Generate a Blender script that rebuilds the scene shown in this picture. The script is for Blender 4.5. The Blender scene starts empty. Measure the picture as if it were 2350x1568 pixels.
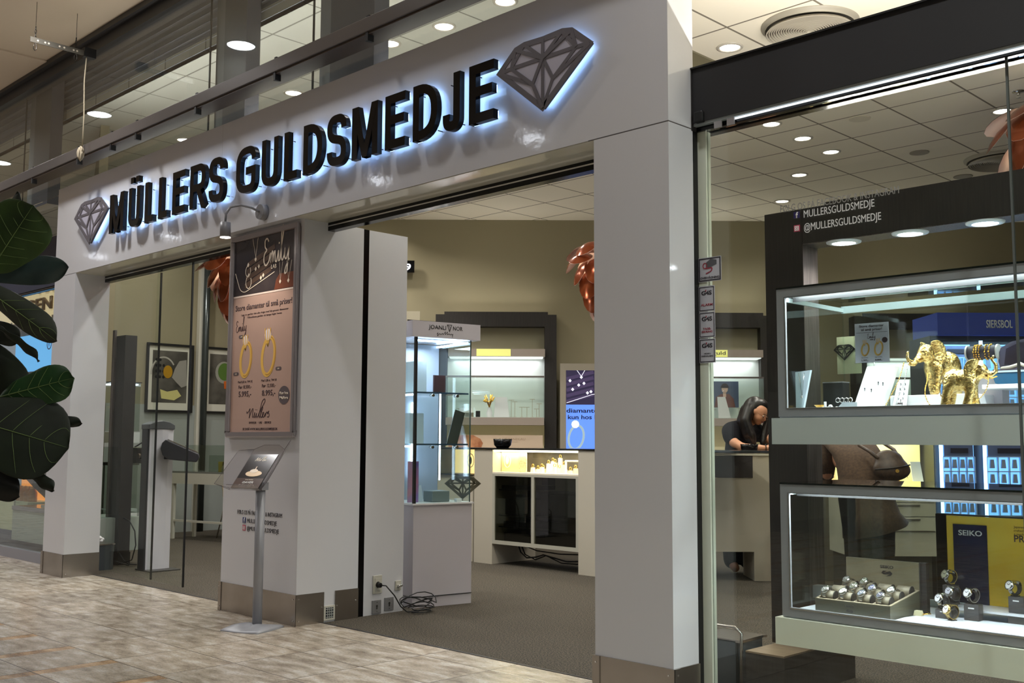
import bpy, bmesh, math, random
from mathutils import Vector, Matrix
R = random.Random(7)
PI = math.pi
scene = bpy.context.scene
COL = scene.collection

# ---------------------------------------------------------------- camera, world, exposure, mall lighting
YAW, PITCH, ROLL = 0.7807, 0.0941, 0.0043
CAM = Vector((0.0, -3.924, 1.2))
cd = bpy.data.cameras.new('camera'); cam = bpy.data.objects.new('camera', cd); COL.objects.link(cam)
cd.sensor_width = 36.0; cd.lens = 2432.9 / 2350 * 36.0; cd.clip_start = 0.05; cd.clip_end = 200
r0 = Vector((math.cos(YAW), math.sin(YAW), 0)); f0 = Vector((-math.sin(YAW), math.cos(YAW), 0)); up0 = Vector((0, 0, 1))
fw = f0 * math.cos(PITCH) + up0 * math.sin(PITCH); u1 = -f0 * math.sin(PITCH) + up0 * math.cos(PITCH)
rr = r0 * math.cos(ROLL) + u1 * math.sin(ROLL); uu = -r0 * math.sin(ROLL) + u1 * math.cos(ROLL)
m = Matrix((rr, uu, -fw)).transposed().to_4x4(); m.translation = CAM
cam.matrix_world = m
scene.camera = cam

world = bpy.data.worlds.new('world'); scene.world = world; world.use_nodes = True
bg = world.node_tree.nodes['Background']; bg.inputs[0].default_value = (0.80, 0.83, 0.90, 1); bg.inputs[1].default_value = 0.32
scene.cycles.transparent_max_bounces = 32
scene.view_settings.view_transform = 'Standard'; scene.view_settings.look = 'None'
scene.view_settings.gamma = 1.0; scene.view_settings.use_curve_mapping = False
scene.view_settings.exposure = 0.0

def lamp(kind, loc, energy, color=(1, 1, 1), size=0.1, size_y=None, rot=(0, 0, 0), spread=None, parent=None, name='lamp_light'):
    l = bpy.data.lights.new(name, kind); l.energy = energy; l.color = color
    if kind == 'AREA':
        l.shape = 'DISK' if size_y is None else 'RECTANGLE'
        l.size = size
        if size_y: l.size_y = size_y
        if spread: l.spread = spread
    elif kind == 'SPOT':
        l.spot_size = spread or 1.2; l.spot_blend = 0.6; l.shadow_soft_size = size
    else:
        l.shadow_soft_size = size
    o = bpy.data.objects.new(name, l); COL.objects.link(o); o.location = loc; o.rotation_euler = rot
    if parent: o.parent = parent
    return o

# ---------------------------------------------------------------- materials
def lin(c):
    return tuple(((x / 12.92) if x <= 0.04045 else ((x + 0.055) / 1.055) ** 2.4) for x in [v / 255 for v in c])
MATS = {}
def mat(name, rgb, rough=0.5, metal=0.0, emit=None, es=0.0, spec=0.5, coat=0.0, bump=None, srgb=True, alpha=None):
    if name in MATS: return MATS[name]
    mt = bpy.data.materials.new(name); mt.use_nodes = True
    b = mt.node_tree.nodes['Principled BSDF']
    c = lin(rgb) if srgb else rgb
    b.inputs['Base Color'].default_value = (*c, 1); b.inputs['Roughness'].default_value = rough
    b.inputs['Metallic'].default_value = metal; b.inputs['Specular IOR Level'].default_value = spec
    b.inputs['Coat Weight'].default_value = coat; b.inputs['Coat Roughness'].default_value = 0.05
    if emit is not None:
        b.inputs['Emission Color'].default_value = (*lin(emit), 1); b.inputs['Emission Strength'].default_value = es
    if bump:
        nt = mt.node_tree; tc = nt.nodes.new('ShaderNodeTexCoord'); n = nt.nodes.new('ShaderNodeTexNoise'); bp = nt.nodes.new('ShaderNodeBump')
        n.inputs['Scale'].default_value = bump[0]; n.inputs['Detail'].default_value = 4; bp.inputs['Strength'].default_value = bump[1]; bp.inputs['Distance'].default_value = bump[2]
        nt.links.new(tc.outputs['Object'], n.inputs['Vector']); nt.links.new(n.outputs['Fac'], bp.inputs['Height']); nt.links.new(bp.outputs['Normal'], b.inputs['Normal'])
    MATS[name] = mt
    return mt
def noisemat(name, c1, c2, scale, rough=0.5, stretch=(1, 1, 1), bump=0.0, bdist=0.005, metal=0.0, lo=0.35, hi=0.65, detail=5, coat=0.0):
    if name in MATS: return MATS[name]
    mt = mat(name, c1, rough, metal, coat=coat); nt = mt.node_tree; b = nt.nodes['Principled BSDF']
    tc = nt.nodes.new('ShaderNodeTexCoord'); mp = nt.nodes.new('ShaderNodeMapping'); mp.inputs['Scale'].default_value = stretch
    n = nt.nodes.new('ShaderNodeTexNoise'); n.inputs['Scale'].default_value = scale; n.inputs['Detail'].default_value = detail
    cr = nt.nodes.new('ShaderNodeValToRGB'); cr.color_ramp.elements[0].position = lo; cr.color_ramp.elements[1].position = hi
    cr.color_ramp.elements[0].color = (*lin(c1), 1); cr.color_ramp.elements[1].color = (*lin(c2), 1)
    L = nt.links.new; L(tc.outputs['Object'], mp.inputs['Vector']); L(mp.outputs['Vector'], n.inputs['Vector']); L(n.outputs['Fac'], cr.inputs['Fac']); L(cr.outputs['Color'], b.inputs['Base Color'])
    if bump:
        bp = nt.nodes.new('ShaderNodeBump'); bp.inputs['Strength'].default_value = bump; bp.inputs['Distance'].default_value = bdist
        L(n.outputs['Fac'], bp.inputs['Height']); L(bp.outputs['Normal'], b.inputs['Normal'])
    return mt
def glassmat(name, tint=(0.93, 0.97, 0.95), refl=1.0, rough=0.0):
    if name in MATS: return MATS[name]
    mt = bpy.data.materials.new(name); mt.use_nodes = True; nt = mt.node_tree
    for n in list(nt.nodes): nt.nodes.remove(n)
    out = nt.nodes.new('ShaderNodeOutputMaterial'); mx = nt.nodes.new('ShaderNodeMixShader'); tr = nt.nodes.new('ShaderNodeBsdfTransparent'); gl = nt.nodes.new('ShaderNodeBsdfGlossy')
    fr = nt.nodes.new('ShaderNodeFresnel'); mu = nt.nodes.new('ShaderNodeMath'); mu.operation = 'MULTIPLY'; mu.inputs[1].default_value = refl
    geo = nt.nodes.new('ShaderNodeNewGeometry'); io = nt.nodes.new('ShaderNodeMapRange'); io.inputs[3].default_value = 1.5; io.inputs[4].default_value = 1 / 1.5; nt.links.new(geo.outputs['Backfacing'], io.inputs[0]); nt.links.new(io.outputs[0], fr.inputs['IOR']); tr.inputs[0].default_value = (*tint, 1); gl.inputs['Roughness'].default_value = rough
    L = nt.links.new; L(fr.outputs[0], mu.inputs[0]); L(mu.outputs[0], mx.inputs[0]); L(tr.outputs[0], mx.inputs[1]); L(gl.outputs[0], mx.inputs[2]); L(mx.outputs[0], out.inputs[0])
    MATS[name] = mt
    return mt

LAM = mat('white_laminate', (203, 204, 208), 0.07, bump=(14, 0.05, 0.01))
LAMC = mat('cream_laminate', (205, 203, 190), 0.18)
PAINT = mat('cream_wall_paint', (148, 140, 114), 0.85, bump=(60, 0.05, 0.002))
BLACK = mat('gloss_black', (5, 5, 6), 0.16, spec=0.3)
BLK = mat('matt_black', (16, 16, 17), 0.5)
CHAR = mat('charcoal_metal', (44, 42, 42), 0.42)
HEAD = mat('header_black', (30, 30, 33), 0.7)
GREYF = mat('grey_frame', (146, 146, 152), 0.45)
CASEP = mat('grey_case_panel', (194, 200, 200), 0.45)
STEEL = noisemat('brushed_steel', (158, 150, 142), (178, 172, 166), 3, 0.27, (1, 1, 1), metal=0.95)
CHROME = mat('chrome', (225, 225, 225), 0.08, 1.0)
ALU = mat('silver_aluminium', (170, 168, 170), 0.32, 0.6)
WOOD = noisemat('dark_wood', (24, 20, 17), (36, 31, 27), 14, 0.6, (8, 8, 0.4))
WOODG = noisemat('grey_wood', (62, 54, 50), (96, 86, 82), 14, 0.5, (9, 9, 0.35))
WOODL = noisemat('light_wood_top', (120, 100, 78), (150, 128, 102), 12, 0.5, (0.6, 9, 9))
CARPET = noisemat('carpet_brown', (14, 12, 9), (92, 83, 68), 120, 0.95, bump=0.6, bdist=0.006, lo=0.40, hi=0.62)
GOLD = noisemat('gold_metal', (176, 142, 72), (240, 214, 146), 90, 0.26, metal=1.0, bump=0.8, bdist=0.006)
GOLDP = mat('gold_plain', (225, 180, 90), 0.22, 1.0)
SILV = mat('silver_plain', (215, 214, 212), 0.2, 1.0)
WHITE = mat('white_gloss', (232, 232, 234), 0.3)
WHITEM = mat('white_matt', (225, 225, 225), 0.7)
GLASS = glassmat('clear_glass')
GLASSD = glassmat('dim_glass', (0.80, 0.85, 0.82), 1.2)
GLASSW = glassmat('window_glass', (0.96, 0.98, 0.965), 1.0)
ACRY = glassmat('acrylic', (0.90, 0.90, 0.92), 1.6)
LENS = mat('lamp_lens', (255, 250, 240), 0.4, emit=(255, 246, 232), es=14)
LENSC = mat('cool_lens', (250, 252, 255), 0.4, emit=(240, 245, 255), es=26)
LED = mat('led_strip', (230, 240, 255), 0.4, emit=(205, 228, 255), es=9)
HALO = mat('letter_back_led', (200, 225, 255), 0.4, emit=(160, 202, 255), es=3.6)
COPP = noisemat('copper_lacquer', (124, 58, 30), (142, 70, 38), 3, 0.2, metal=0.6)
COPIN = mat('copper_inner_white', (236, 214, 202), 0.4)

# ---------------------------------------------------------------- mesh helpers
class MB:
    def __init__(s): s.v = []; s.f = []; s.mi = []; s.sm = []; s.cur = 0; s.jit = 0.0; s.nj = 0
    def add(s, vs, fs, smooth=False):
        o = len(s.v); s.v += [tuple(v) for v in vs]
        for f in fs: s.f.append(tuple(i + o for i in f)); s.mi.append(s.cur); s.sm.append(smooth)
        return s
    def box(s, x0, x1, y0, y1, z0, z1):
        x0, x1 = min(x0, x1), max(x0, x1); y0, y1 = min(y0, y1), max(y0, y1); z0, z1 = min(z0, z1), max(z0, z1)
        return s.add([(x0, y0, z0), (x1, y0, z0), (x1, y1, z0), (x0, y1, z0), (x0, y0, z1), (x1, y0, z1), (x1, y1, z1), (x0, y1, z1)],
                     [(3, 2, 1, 0), (4, 5, 6, 7), (0, 1, 5, 4), (1, 2, 6, 5), (2, 3, 7, 6), (3, 0, 4, 7)])
    def quad(s, *p): return s.add(p, [tuple(range(len(p)))])
    def prism(s, poly, y0, y1, plane='xz'):
        # poly: 2D points; extruded along the third axis y0..y1
        if s.jit: s.nj += 1; j = (s.nj % 14) * s.jit; y0, y1 = (y0 - j, y1 + j) if y0 < y1 else (y0 + j, y1 - j)
        n = len(poly)
        if plane == 'xz': g = lambda p, h: (p[0], h, p[1])
        elif plane == 'xy': g = lambda p, h: (p[0], p[1], h)
        else: g = lambda p, h: (h, p[0], p[1])
        vs = [g(p, y0) for p in poly] + [g(p, y1) for p in poly]
        fs = [tuple(range(n)), tuple(range(2 * n - 1, n - 1, -1))] + [(i, i + n, (i + 1) % n + n, (i + 1) % n) for i in range(n)]
        return s.add(vs, fs)
    def cyl(s, p0, p1, r0_, r1_=None, n=16, caps=True, smooth=True):
        r1_ = r0_ if r1_ is None else r1_
        p0 = Vector(p0); p1 = Vector(p1); d = (p1 - p0).normalized()
        a = d.orthogonal().normalized(); b = d.cross(a)
        vs = []
        for p, r in ((p0, r0_), (p1, r1_)):
            for i in range(n):
                t = 2 * PI * i / n; vs.append(p + a * (r * math.cos(t)) + b * (r * math.sin(t)))
        s.add(vs, [(i, (i + 1) % n, (i + 1) % n + n, i + n) for i in range(n)], smooth)
        if caps: s.add(vs, [tuple(range(n - 1, -1, -1)), tuple(range(n, 2 * n))])
        return s
    def tube(s, pts, r, n=8, smooth=True):
        pts = [Vector(p) for p in pts]; rs = r if isinstance(r, (list, tuple)) else [r] * len(pts)
        vs = []; ref = None
        for i, p in enumerate(pts):
            d = (pts[min(i + 1, len(pts) - 1)] - pts[max(i - 1, 0)]).normalized()
            if ref is None: a = d.orthogonal().normalized()
            else:
                a = (ref - d * ref.dot(d))
                a = a.normalized() if a.length > 1e-6 else d.orthogonal().normalized()
            ref = a; b = d.cross(a)
            for k in range(n):
                t = 2 * PI * k / n; vs.append(p + (a * math.cos(t) + b * math.sin(t)) * rs[i])
        m_ = len(pts); fs = []
        for i in range(m_ - 1):
            for k in range(n): fs.append((i * n + k, i * n + (k + 1) % n, (i + 1) * n + (k + 1) % n, (i + 1) * n + k))
        s.add(vs, fs, smooth); s.add(vs, [tuple(range(n - 1, -1, -1)), tuple(range((m_ - 1) * n, m_ * n))])
        return s
    def lathe(s, prof, c=(0, 0, 0), n=24, smooth=True):
        vs = []; m_ = len(prof)
        for r, z in prof:
            for k in range(n):
                t = 2 * PI * k / n; vs.append((c[0] + r * math.cos(t), c[1] + r * math.sin(t), c[2] + z))
        fs = [(i * n + k, i * n + (k + 1) % n, (i + 1) * n + (k + 1) % n, (i + 1) * n + k) for i in range(m_ - 1) for k in range(n)]
        return s.add(vs, fs, smooth)
    def ball(s, c, r, sc=(1, 1, 1), n=12, k=8, rot=None):
        vs = []; fs = []
        for i in range(k + 1):
            ph = PI * i / k
            for j in range(n):
                t = 2 * PI * j / n
                v = Vector((math.sin(ph) * math.cos(t) * r * sc[0], math.sin(ph) * math.sin(t) * r * sc[1], math.cos(ph) * r * sc[2]))
                if rot: v = rot @ v
                vs.append(v + Vector(c))
        for i in range(k):
            for j in range(n): fs.append((i * n + j, (i + 1) * n + j, (i + 1) * n + (j + 1) % n, i * n + (j + 1) % n))
        return s.add(vs, fs, True)
    def build(s, name, mt, parent=None, loc=None, rot=None, bevel=0.0):
        me = bpy.data.meshes.new(name); me.from_pydata(s.v, [], s.f)
        for m_ in (mt if isinstance(mt, (list, tuple)) else [mt]): me.materials.append(m_)
        for p, i, sm in zip(me.polygons, s.mi, s.sm): p.material_index = i; p.use_smooth = sm
        bm = bmesh.new(); bm.from_mesh(me); bmesh.ops.remove_doubles(bm, verts=bm.verts, dist=1e-6)
        bmesh.ops.recalc_face_normals(bm, faces=bm.faces); bm.to_mesh(me); bm.free()
        o = bpy.data.objects.new(name, me); COL.objects.link(o)
        if parent: o.parent = parent
        if loc: o.location = loc
        if rot: o.rotation_euler = rot
        if bevel:
            b = o.modifiers.new('bevel', 'BEVEL'); b.width = bevel; b.segments = 2; b.limit_method = 'ANGLE'
        return o
def ringframe(mb, x0, x1, y0, y1, z0, z1, f):
    return mb.box(x0, x1, y0, y1, z0, z0 + f).box(x0, x1, y0, y1, z1 - f, z1).box(x0, x0 + f, y0, y1, z0 + f, z1 - f).box(x1 - f, x1, y0, y1, z0 + f, z1 - f)
def BX(name, b, mt, parent=None, bevel=0.0): return MB().box(*b).build(name, mt, parent, bevel=bevel)
def tag(o, label=None, cat=None, group=None, kind=None):
    if label: o['label'] = label
    if cat: o['category'] = cat
    if group: o['group'] = group
    if kind: o['kind'] = kind
    return o
def thing(name, label, cat, loc=(0, 0, 0), rz=0.0, group=None):
    o = bpy.data.objects.new(name, None); COL.objects.link(o); o.empty_display_size = 0.05
    o.location = loc; o.rotation_euler = (0, 0, rz)
    return tag(o, label, cat, group)
def struct(name, mb, mt): return tag(mb.build(name, mt), kind='structure')
def copy_tree(o, parent=None):
    c = o.copy(); COL.objects.link(c)
    c.parent = parent
    for ch in list(o.children): copy_tree(ch, c)
    return c
def wing(s, d, z=0.0):
    # the back wing of the shop stands turned 45 degrees to the facade; s runs along it, d away from the mall
    return Vector((CAM.x, CAM.y, 0)) + r0 * s + f0 * d + Vector((0, 0, z))

_cap = {}
def text_mesh(body, cap, width=None, align='CENTER', bold=0.0, extrude=0.0, shear=0.0, valign=0):
    cu = bpy.data.curves.new('t', 'FONT'); cu.body = body; cu.size = 1; cu.offset = bold; cu.extrude = 0; cu.shear = shear; cu.resolution_u = 3
    o = bpy.data.objects.new('t', cu); COL.objects.link(o)
    dg = bpy.context.evaluated_depsgraph_get(); me = bpy.data.meshes.new_from_object(o.evaluated_get(dg)); me.materials.clear()
    bpy.data.objects.remove(o); bpy.data.curves.remove(cu)
    if len(me.vertices) == 0: return me
    k = cap / 0.729
    xs = [v.co.x for v in me.vertices]; x0, x1 = min(xs), max(xs)
    kx = (width / (x1 - x0)) if width else k
    for v in me.vertices:
        x = (v.co.x - x0) * kx
        if align == 'CENTER': x -= (x1 - x0) * kx / 2
        elif align == 'RIGHT': x -= (x1 - x0) * kx
        v.co = Vector((x, v.co.y * k, 0))
    if extrude:
        bm = bmesh.new(); bm.from_mesh(me)
        r = bmesh.ops.extrude_face_region(bm, geom=bm.faces[:])
        bmesh.ops.translate(bm, verts=[g for g in r['geom'] if isinstance(g, bmesh.types.BMVert)], vec=(0, 0, extrude))
        bmesh.ops.recalc_face_normals(bm, faces=bm.faces); bm.to_mesh(me); bm.free()
    return me
def text(body, cap, loc, mt, parent=None, rz=0.0, width=None, align='CENTER', bold=0.0, name='lettering', extrude=0.001, shear=0.0, tilt=PI / 2):
    me = text_mesh(body, cap, width, align, bold, extrude, shear); me.materials.append(mt); me.name = name
    o = bpy.data.objects.new(name, me); COL.objects.link(o); o.location = loc; o.rotation_euler = (tilt, 0, rz)
    if parent: o.parent = parent
    return o

def fillet(pts, r):
    out = []; n = len(pts)
    for i, p in enumerate(pts):
        rad = r[i] if isinstance(r, (list, tuple)) else r
        if i in (0, n - 1) or rad <= 0: out.append(Vector(p)); continue
        p = Vector(p); a = Vector(pts[i - 1]) - p; b = Vector(pts[i + 1]) - p
        la = min(rad, a.length * 0.5 if i > 1 else a.length); lb = min(rad, b.length * 0.5 if i < n - 2 else b.length); l = min(la, lb)
        q0 = p + a.normalized() * l; q1 = p + b.normalized() * l
        for k in range(9):
            t = k / 8; out.append(q0 * (1 - t) ** 2 + p * (2 * t * (1 - t)) * 1.0 + q1 * t ** 2)
    return out
def stroke(mb, pts, w, y0, y1, closed=False, plane='xz'):
    """a flat band of width w following 2D points, extruded y0..y1 as one solid"""
    if mb.jit: mb.nj += 1; j = (mb.nj % 14) * mb.jit; y0, y1 = (y0 - j, y1 + j) if y0 < y1 else (y0 + j, y1 - j)
    P = []
    for p in pts:
        p = Vector(p[:2])
        if not P or (p - P[-1]).length > 1e-5: P.append(p)
    n = len(P); Ls = []; Rs = []
    for i in range(n):
        if closed: a = (P[i] - P[i - 1]).normalized(); b = (P[(i + 1) % n] - P[i]).normalized()
        else:
            a = (P[i] - P[i - 1]).normalized() if i else None
            b = (P[i + 1] - P[i]).normalized() if i < n - 1 else None
            a = a or b; b = b or a
        na = Vector((-a.y, a.x)); nb = Vector((-b.y, b.x)); nn = (na + nb)
        nn = nn.normalized() if nn.length > 1e-6 else na
        k = (w / 2) / max(0.35, nn.dot(na)); Ls.append(P[i] + nn * k); Rs.append(P[i] - nn * k)
    m_ = n if closed else n - 1
    g = (lambda p, h: (p.x, h, p.y)) if plane == 'xz' else ((lambda p, h: (p.x, p.y, h)) if plane == 'xy' else (lambda p, h: (h, p.x, p.y)))
    vs = [g(p, y0) for p in Ls] + [g(p, y0) for p in Rs] + [g(p, y1) for p in Ls] + [g(p, y1) for p in Rs]
    fs = []
    for i in range(m_):
        j = (i + 1) % n
        fs += [(i, j, j + n, i + n), (i + 2 * n, i + 3 * n, j + 3 * n, j + 2 * n), (i, i + 2 * n, j + 2 * n, j), (i + n, j + n, j + 3 * n, i + 3 * n)]
    if not closed: fs += [(0, n, 3 * n, 2 * n), (n - 1, 3 * n - 1, 4 * n - 1, 2 * n - 1)]
    return mb.add(vs, fs)
# ================================================================ THE SETTING
# ---- floors
def tile_floor():
    mt = mat('travertine', (150, 132, 110), 0.22); nt = mt.node_tree; b = nt.nodes['Principled BSDF']; L = nt.links.new
    N = nt.nodes.new; tc = N('ShaderNodeTexCoord'); sp = N('ShaderNodeSeparateXYZ'); L(tc.outputs['Object'], sp.inputs[0])
    def math_(op, a, bb=None, c=None):
        n = N('ShaderNodeMath'); n.operation = op
        for i, v in enumerate((a, bb, c)):
            if v is None: continue
            if isinstance(v, (int, float)): n.inputs[i].default_value = v
            else: L(v, n.inputs[i])
        return n.outputs[0]
    def cell(coord, off, pitch, half):
        u = math_('DIVIDE', math_('SUBTRACT', coord, off), pitch)
        fr = math_('FRACT', u)
        dist = math_('MULTIPLY', math_('MINIMUM', fr, math_('SUBTRACT', 1.0, fr)), pitch)
        return math_('FLOOR', u), math_('LESS_THAN', dist, half), math_('MULTIPLY', fr, pitch)
    iy, jy, fy = cell(sp.outputs[1], 0.06, 0.4325, 0.0028)
    ix, jx, fx = cell(sp.outputs[0], -5.74, 0.545, 0.0028)
    joint = math_('MAXIMUM', jx, jy)
    n1 = N('ShaderNodeTexNoise'); n1.inputs['Scale'].default_value = 4.5; n1.inputs['Detail'].default_value = 8; n1.inputs['Roughness'].default_value = 0.62
    mp = N('ShaderNodeMapping'); mp.inputs['Scale'].default_value = (1.0, 2.6, 1); L(tc.outputs['Object'], mp.inputs[0])
    cb = N('ShaderNodeCombineXYZ'); L(math_('MULTIPLY', ix, 3.7), cb.inputs[0]); L(math_('MULTIPLY', iy, 5.3), cb.inputs[1])
    va = N('ShaderNodeVectorMath'); va.operation = 'ADD'; L(mp.outputs[0], va.inputs[0]); L(cb.outputs[0], va.inputs[1]); L(va.outputs[0], n1.inputs['Vector'])
    cr = N('ShaderNodeValToRGB'); e = cr.color_ramp.elements; e[0].position = 0.33; e[0].color = (*lin((134, 121, 106)), 1); e[1].position = 0.68; e[1].color = (*lin((204, 198, 188)), 1)
    m_ = cr.color_ramp.elements.new(0.5); m_.color = (*lin((172, 161, 145)), 1); L(n1.outputs['Fac'], cr.inputs[0])
    # small pits
    n2 = N('ShaderNodeTexNoise'); n2.inputs['Scale'].default_value = 46; n2.inputs['Detail'].default_value = 6; L(va.outputs[0], n2.inputs['Vector'])
    pit = N('ShaderNodeMapRange'); pit.inputs[1].default_value = 0.30; pit.inputs[2].default_value = 0.47; L(n2.outputs['Fac'], pit.inputs[0])
    mx = N('ShaderNodeMixRGB'); mx.blend_type = 'MULTIPLY'; mx.inputs[0].default_value = 0.55; L(cr.outputs[0], mx.inputs[1]); L(pit.outputs[0], mx.inputs[2])
    # per tile tint
    wn = N('ShaderNodeTexWhiteNoise'); L(cb.outputs[0], wn.inputs['Vector']); hs = N('ShaderNodeMapRange'); hs.inputs[3].default_value = 0.86; hs.inputs[4].default_value = 1.1; L(wn.outputs['Value'], hs.inputs[0])
    m2 = N('ShaderNodeVectorMath'); m2.operation = 'SCALE'; L(mx.outputs[0], m2.inputs[0]); L(hs.outputs[0], m2.inputs['Scale'])
    # tan inlay strips in the outer rows
    strip = math_('MULTIPLY', math_('LESS_THAN', fx, 0.095), math_('LESS_THAN', sp.outputs[1], -1.2375))
    m3 = N('ShaderNodeMixRGB'); L(strip, m3.inputs[0]); L(m2.outputs[0], m3.inputs[1]); m3b = N('ShaderNodeMixRGB'); m3b.blend_type = 'MULTIPLY'; m3b.inputs[0].default_value = .8; L(m2.outputs[0], m3b.inputs[1]); m3b.inputs[2].default_value = (1.0, .70, .40, 1); L(m3b.outputs[0], m3.inputs[2])
    m4 = N('ShaderNodeMixRGB'); L(joint, m4.inputs[0]); L(m3.outputs[0], m4.inputs[1]); m4.inputs[2].default_value = (*lin((74, 60, 50)), 1)
    L(m4.outputs[0], b.inputs['Base Color'])
    bu = N('ShaderNodeBump'); bu.inputs['Strength'].default_value = 0.4; bu.inputs['Distance'].default_value = 0.002; L(math_('SUBTRACT', 1.0, joint), bu.inputs['Height']); L(bu.outputs[0], b.inputs['Normal'])
    rg = N('ShaderNodeMapRange'); rg.inputs[3].default_value = 0.34; rg.inputs[4].default_value = 0.14; L(n2.outputs['Fac'], rg.inputs[0]); L(rg.outputs[0], b.inputs['Roughness'])
    return mt
struct('floor', MB().box(-30, 10, -12, 0.28, -0.1, 0), tile_floor())
struct('floor', MB().box(-20, 8, 0.28, 16, -0.1, 0.0), CARPET)
o = struct('trim_threshold', MB().box(-9.39, -2.87, 0.272, 0.288, -0.01, 0.003), CHAR)

# ---- ceilings
def ceil_mat(name, ox, px, oy, py, c, cl):
    mt = mat(name, c, 0.9); nt = mt.node_tree; b = nt.nodes['Principled BSDF']; L = nt.links.new; N = nt.nodes.new
    tc = N('ShaderNodeTexCoord'); sp = N('ShaderNodeSeparateXYZ'); L(tc.outputs['Object'], sp.inputs[0])
    outs = []
    for k, off, p in ((0, ox, px), (1, oy, py)):
        a = N('ShaderNodeMath'); a.operation = 'SUBTRACT'; L(sp.outputs[k], a.inputs[0]); a.inputs[1].default_value = off - 50 * p
        d = N('ShaderNodeMath'); d.operation = 'MODULO'; L(a.outputs[0], d.inputs[0]); d.inputs[1].default_value = p
        l = N('ShaderNodeMath'); l.operation = 'LESS_THAN'; L(d.outputs[0], l.inputs[0]); l.inputs[1].default_value = 0.016
        outs.append(l)
    mx = N('ShaderNodeMath'); mx.operation = 'MAXIMUM'; L(outs[0].outputs[0], mx.inputs[0]); L(outs[1].outputs[0], mx.inputs[1])
    mc = N('ShaderNodeMixRGB'); L(mx.outputs[0], mc.inputs[0]); mc.inputs[1].default_value = (*lin(c), 1); mc.inputs[2].default_value = (*lin(cl), 1); L(mc.outputs[0], b.inputs['Base Color'])
    n = N('ShaderNodeTexNoise'); n.inputs['Scale'].default_value = 120; L(tc.outputs['Object'], n.inputs['Vector'])
    bu = N('ShaderNodeBump'); bu.inputs['Strength'].default_value = 0.15; bu.inputs['Distance'].default_value = 0.003; L(n.outputs['Fac'], bu.inputs['Height']); L(bu.outputs[0], b.inputs['Normal'])
    return mt
CEIL = ceil_mat('ceiling_tiles', -4.826, 0.602, 3.91, 0.568, (236, 228, 210), (124, 116, 102))
CEILH = ceil_mat('ceiling_tiles_high', -9.15, 0.692, 0.497, 0.72, (196, 196, 186), (128, 126, 118))
Z1, Z2 = 3.82, 4.40
struct('ceiling', MB().box(-20, -4.0, 2.9, 16, Z1, Z1 + 0.1).box(-4.0, 8, 0.32, 16, Z1, Z1 + 0.1), CEIL)
struct('ceiling', MB().box(-20, -4.0, 0.307, 3.0, Z2, Z2 + 0.1), CEILH)
struct('ceiling', MB().box(-32, 10, -14, 0.02, 4.85, 5.0).box(-12, -10.2, -0.62, 0.02, 4.835, 4.85), mat('mall_ceiling_plaster', (196, 180, 160), 0.85, bump=(3, 0.2, 0.02)))
struct('trim_ceiling_riser', MB().box(-20, -4.0, 2.9, 2.92, Z1, Z2).box(-4.02, -4.0, 0.3, 2.9, Z1, Z2), PAINT)
# ---- interior walls
wd = MB()
a = wing(-1.9, 12.4); b_ = wing(9.0, 12.4); t = f0 * 0.15
wd.add([a, b_, b_ + t, a + t] + [v + Vector((0, 0, 4.4)) for v in (a, b_, b_ + t, a + t)], [(0, 1, 2, 3), (4, 5, 6, 7), (0, 1, 5, 4), (1, 2, 6, 5), (2, 3, 7, 6), (3, 0, 4, 7)])
struct('wall_back', wd, PAINT)
struct('wall_left', MB().box(-13.15, -13.0, 1.9, 4.4, 0, 4.4), PAINT)
struct('wall_rear', MB().box(-13.1, -9.9, 4.3, 4.45, 0, 4.4), PAINT)
struct('wall_right', MB().box(3.4, 3.55, 0.3, 14, 0, 4.0), PAINT)
pw = MB(); q0 = Vector((-10.42, 0.62, 0)); q1 = Vector((-13.1, 1.72, 0)); tt = Vector((0.03, 0.08, 0))
pw.add([q0, q1, q1 + tt, q0 + tt] + [v + Vector((0, 0, 4.4)) for v in (q0, q1, q1 + tt, q0 + tt)], [(0, 1, 2, 3), (4, 5, 6, 7), (0, 1, 5, 4), (1, 2, 6, 5), (2, 3, 7, 6), (3, 0, 4, 7)])
struct('wall_partition', pw, PAINT)
struct('wall_opposite', MB().box(-32, 10, -8.6, -8.4, 0, 4.85), mat('opposite_front', (112, 108, 106), 0.6))
# cool grey lower band of the left wall
struct('trim_wall_band', MB().box(-12.995, -12.985, 1.95, 4.28, 0, 1.66), mat('cool_grey_paint', (150, 156, 152), 0.8))

# ---- facade: pillars, fascia
def skirting(parent, x0, x1, y0, y1, sides, h=0.199):
    """steel plates round a pillar, each side one plate with corner strips and screws"""
    e = 0.008; k = MB()
    if 'f' in sides: BX('skirting_plate', (x0 - e, x1 + e, y0 - e, y0, 0, h), STEEL, parent)
    if 'r' in sides: BX('skirting_plate', (x1, x1 + e, y0, y1, 0, h), STEEL, parent)
    BX('corner_strip', (x1 + e, x1 + 1.6 * e, y0 - 1.5 * e, y0 + 0.035, 0, h), STEEL, parent)
    BX('corner_strip', (x1 - 0.035, x1 + 1.6 * e, y0 - 1.7 * e, y0 - e, 0, h), STEEL, parent)
    BX('corner_strip', (x0 - e, x0 + 0.035, y0 - 1.7 * e, y0 - e, 0, h), STEEL, parent)
    for z in (0.03, 0.17):
        for x in (x1 - 0.018, x0 + 0.014): k.cyl((x, y0 - 1.7 * e, z), (x, y0 - 2.1 * e, z), 0.004, n=8)
        k.cyl((x1 + 1.6 * e, y0 + 0.018, z), (x1 + 2.0 * e, y0 + 0.018, z), 0.004, n=8)
    k.build('screw', CHROME, parent)
pl = struct('wall_left_pillar', MB().box(-9.846, -9.391, 0, 0.318, 0, 2.69), LAM); skirting(pl, -9.846, -9.391, 0, 0.318, 'fr')
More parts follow.
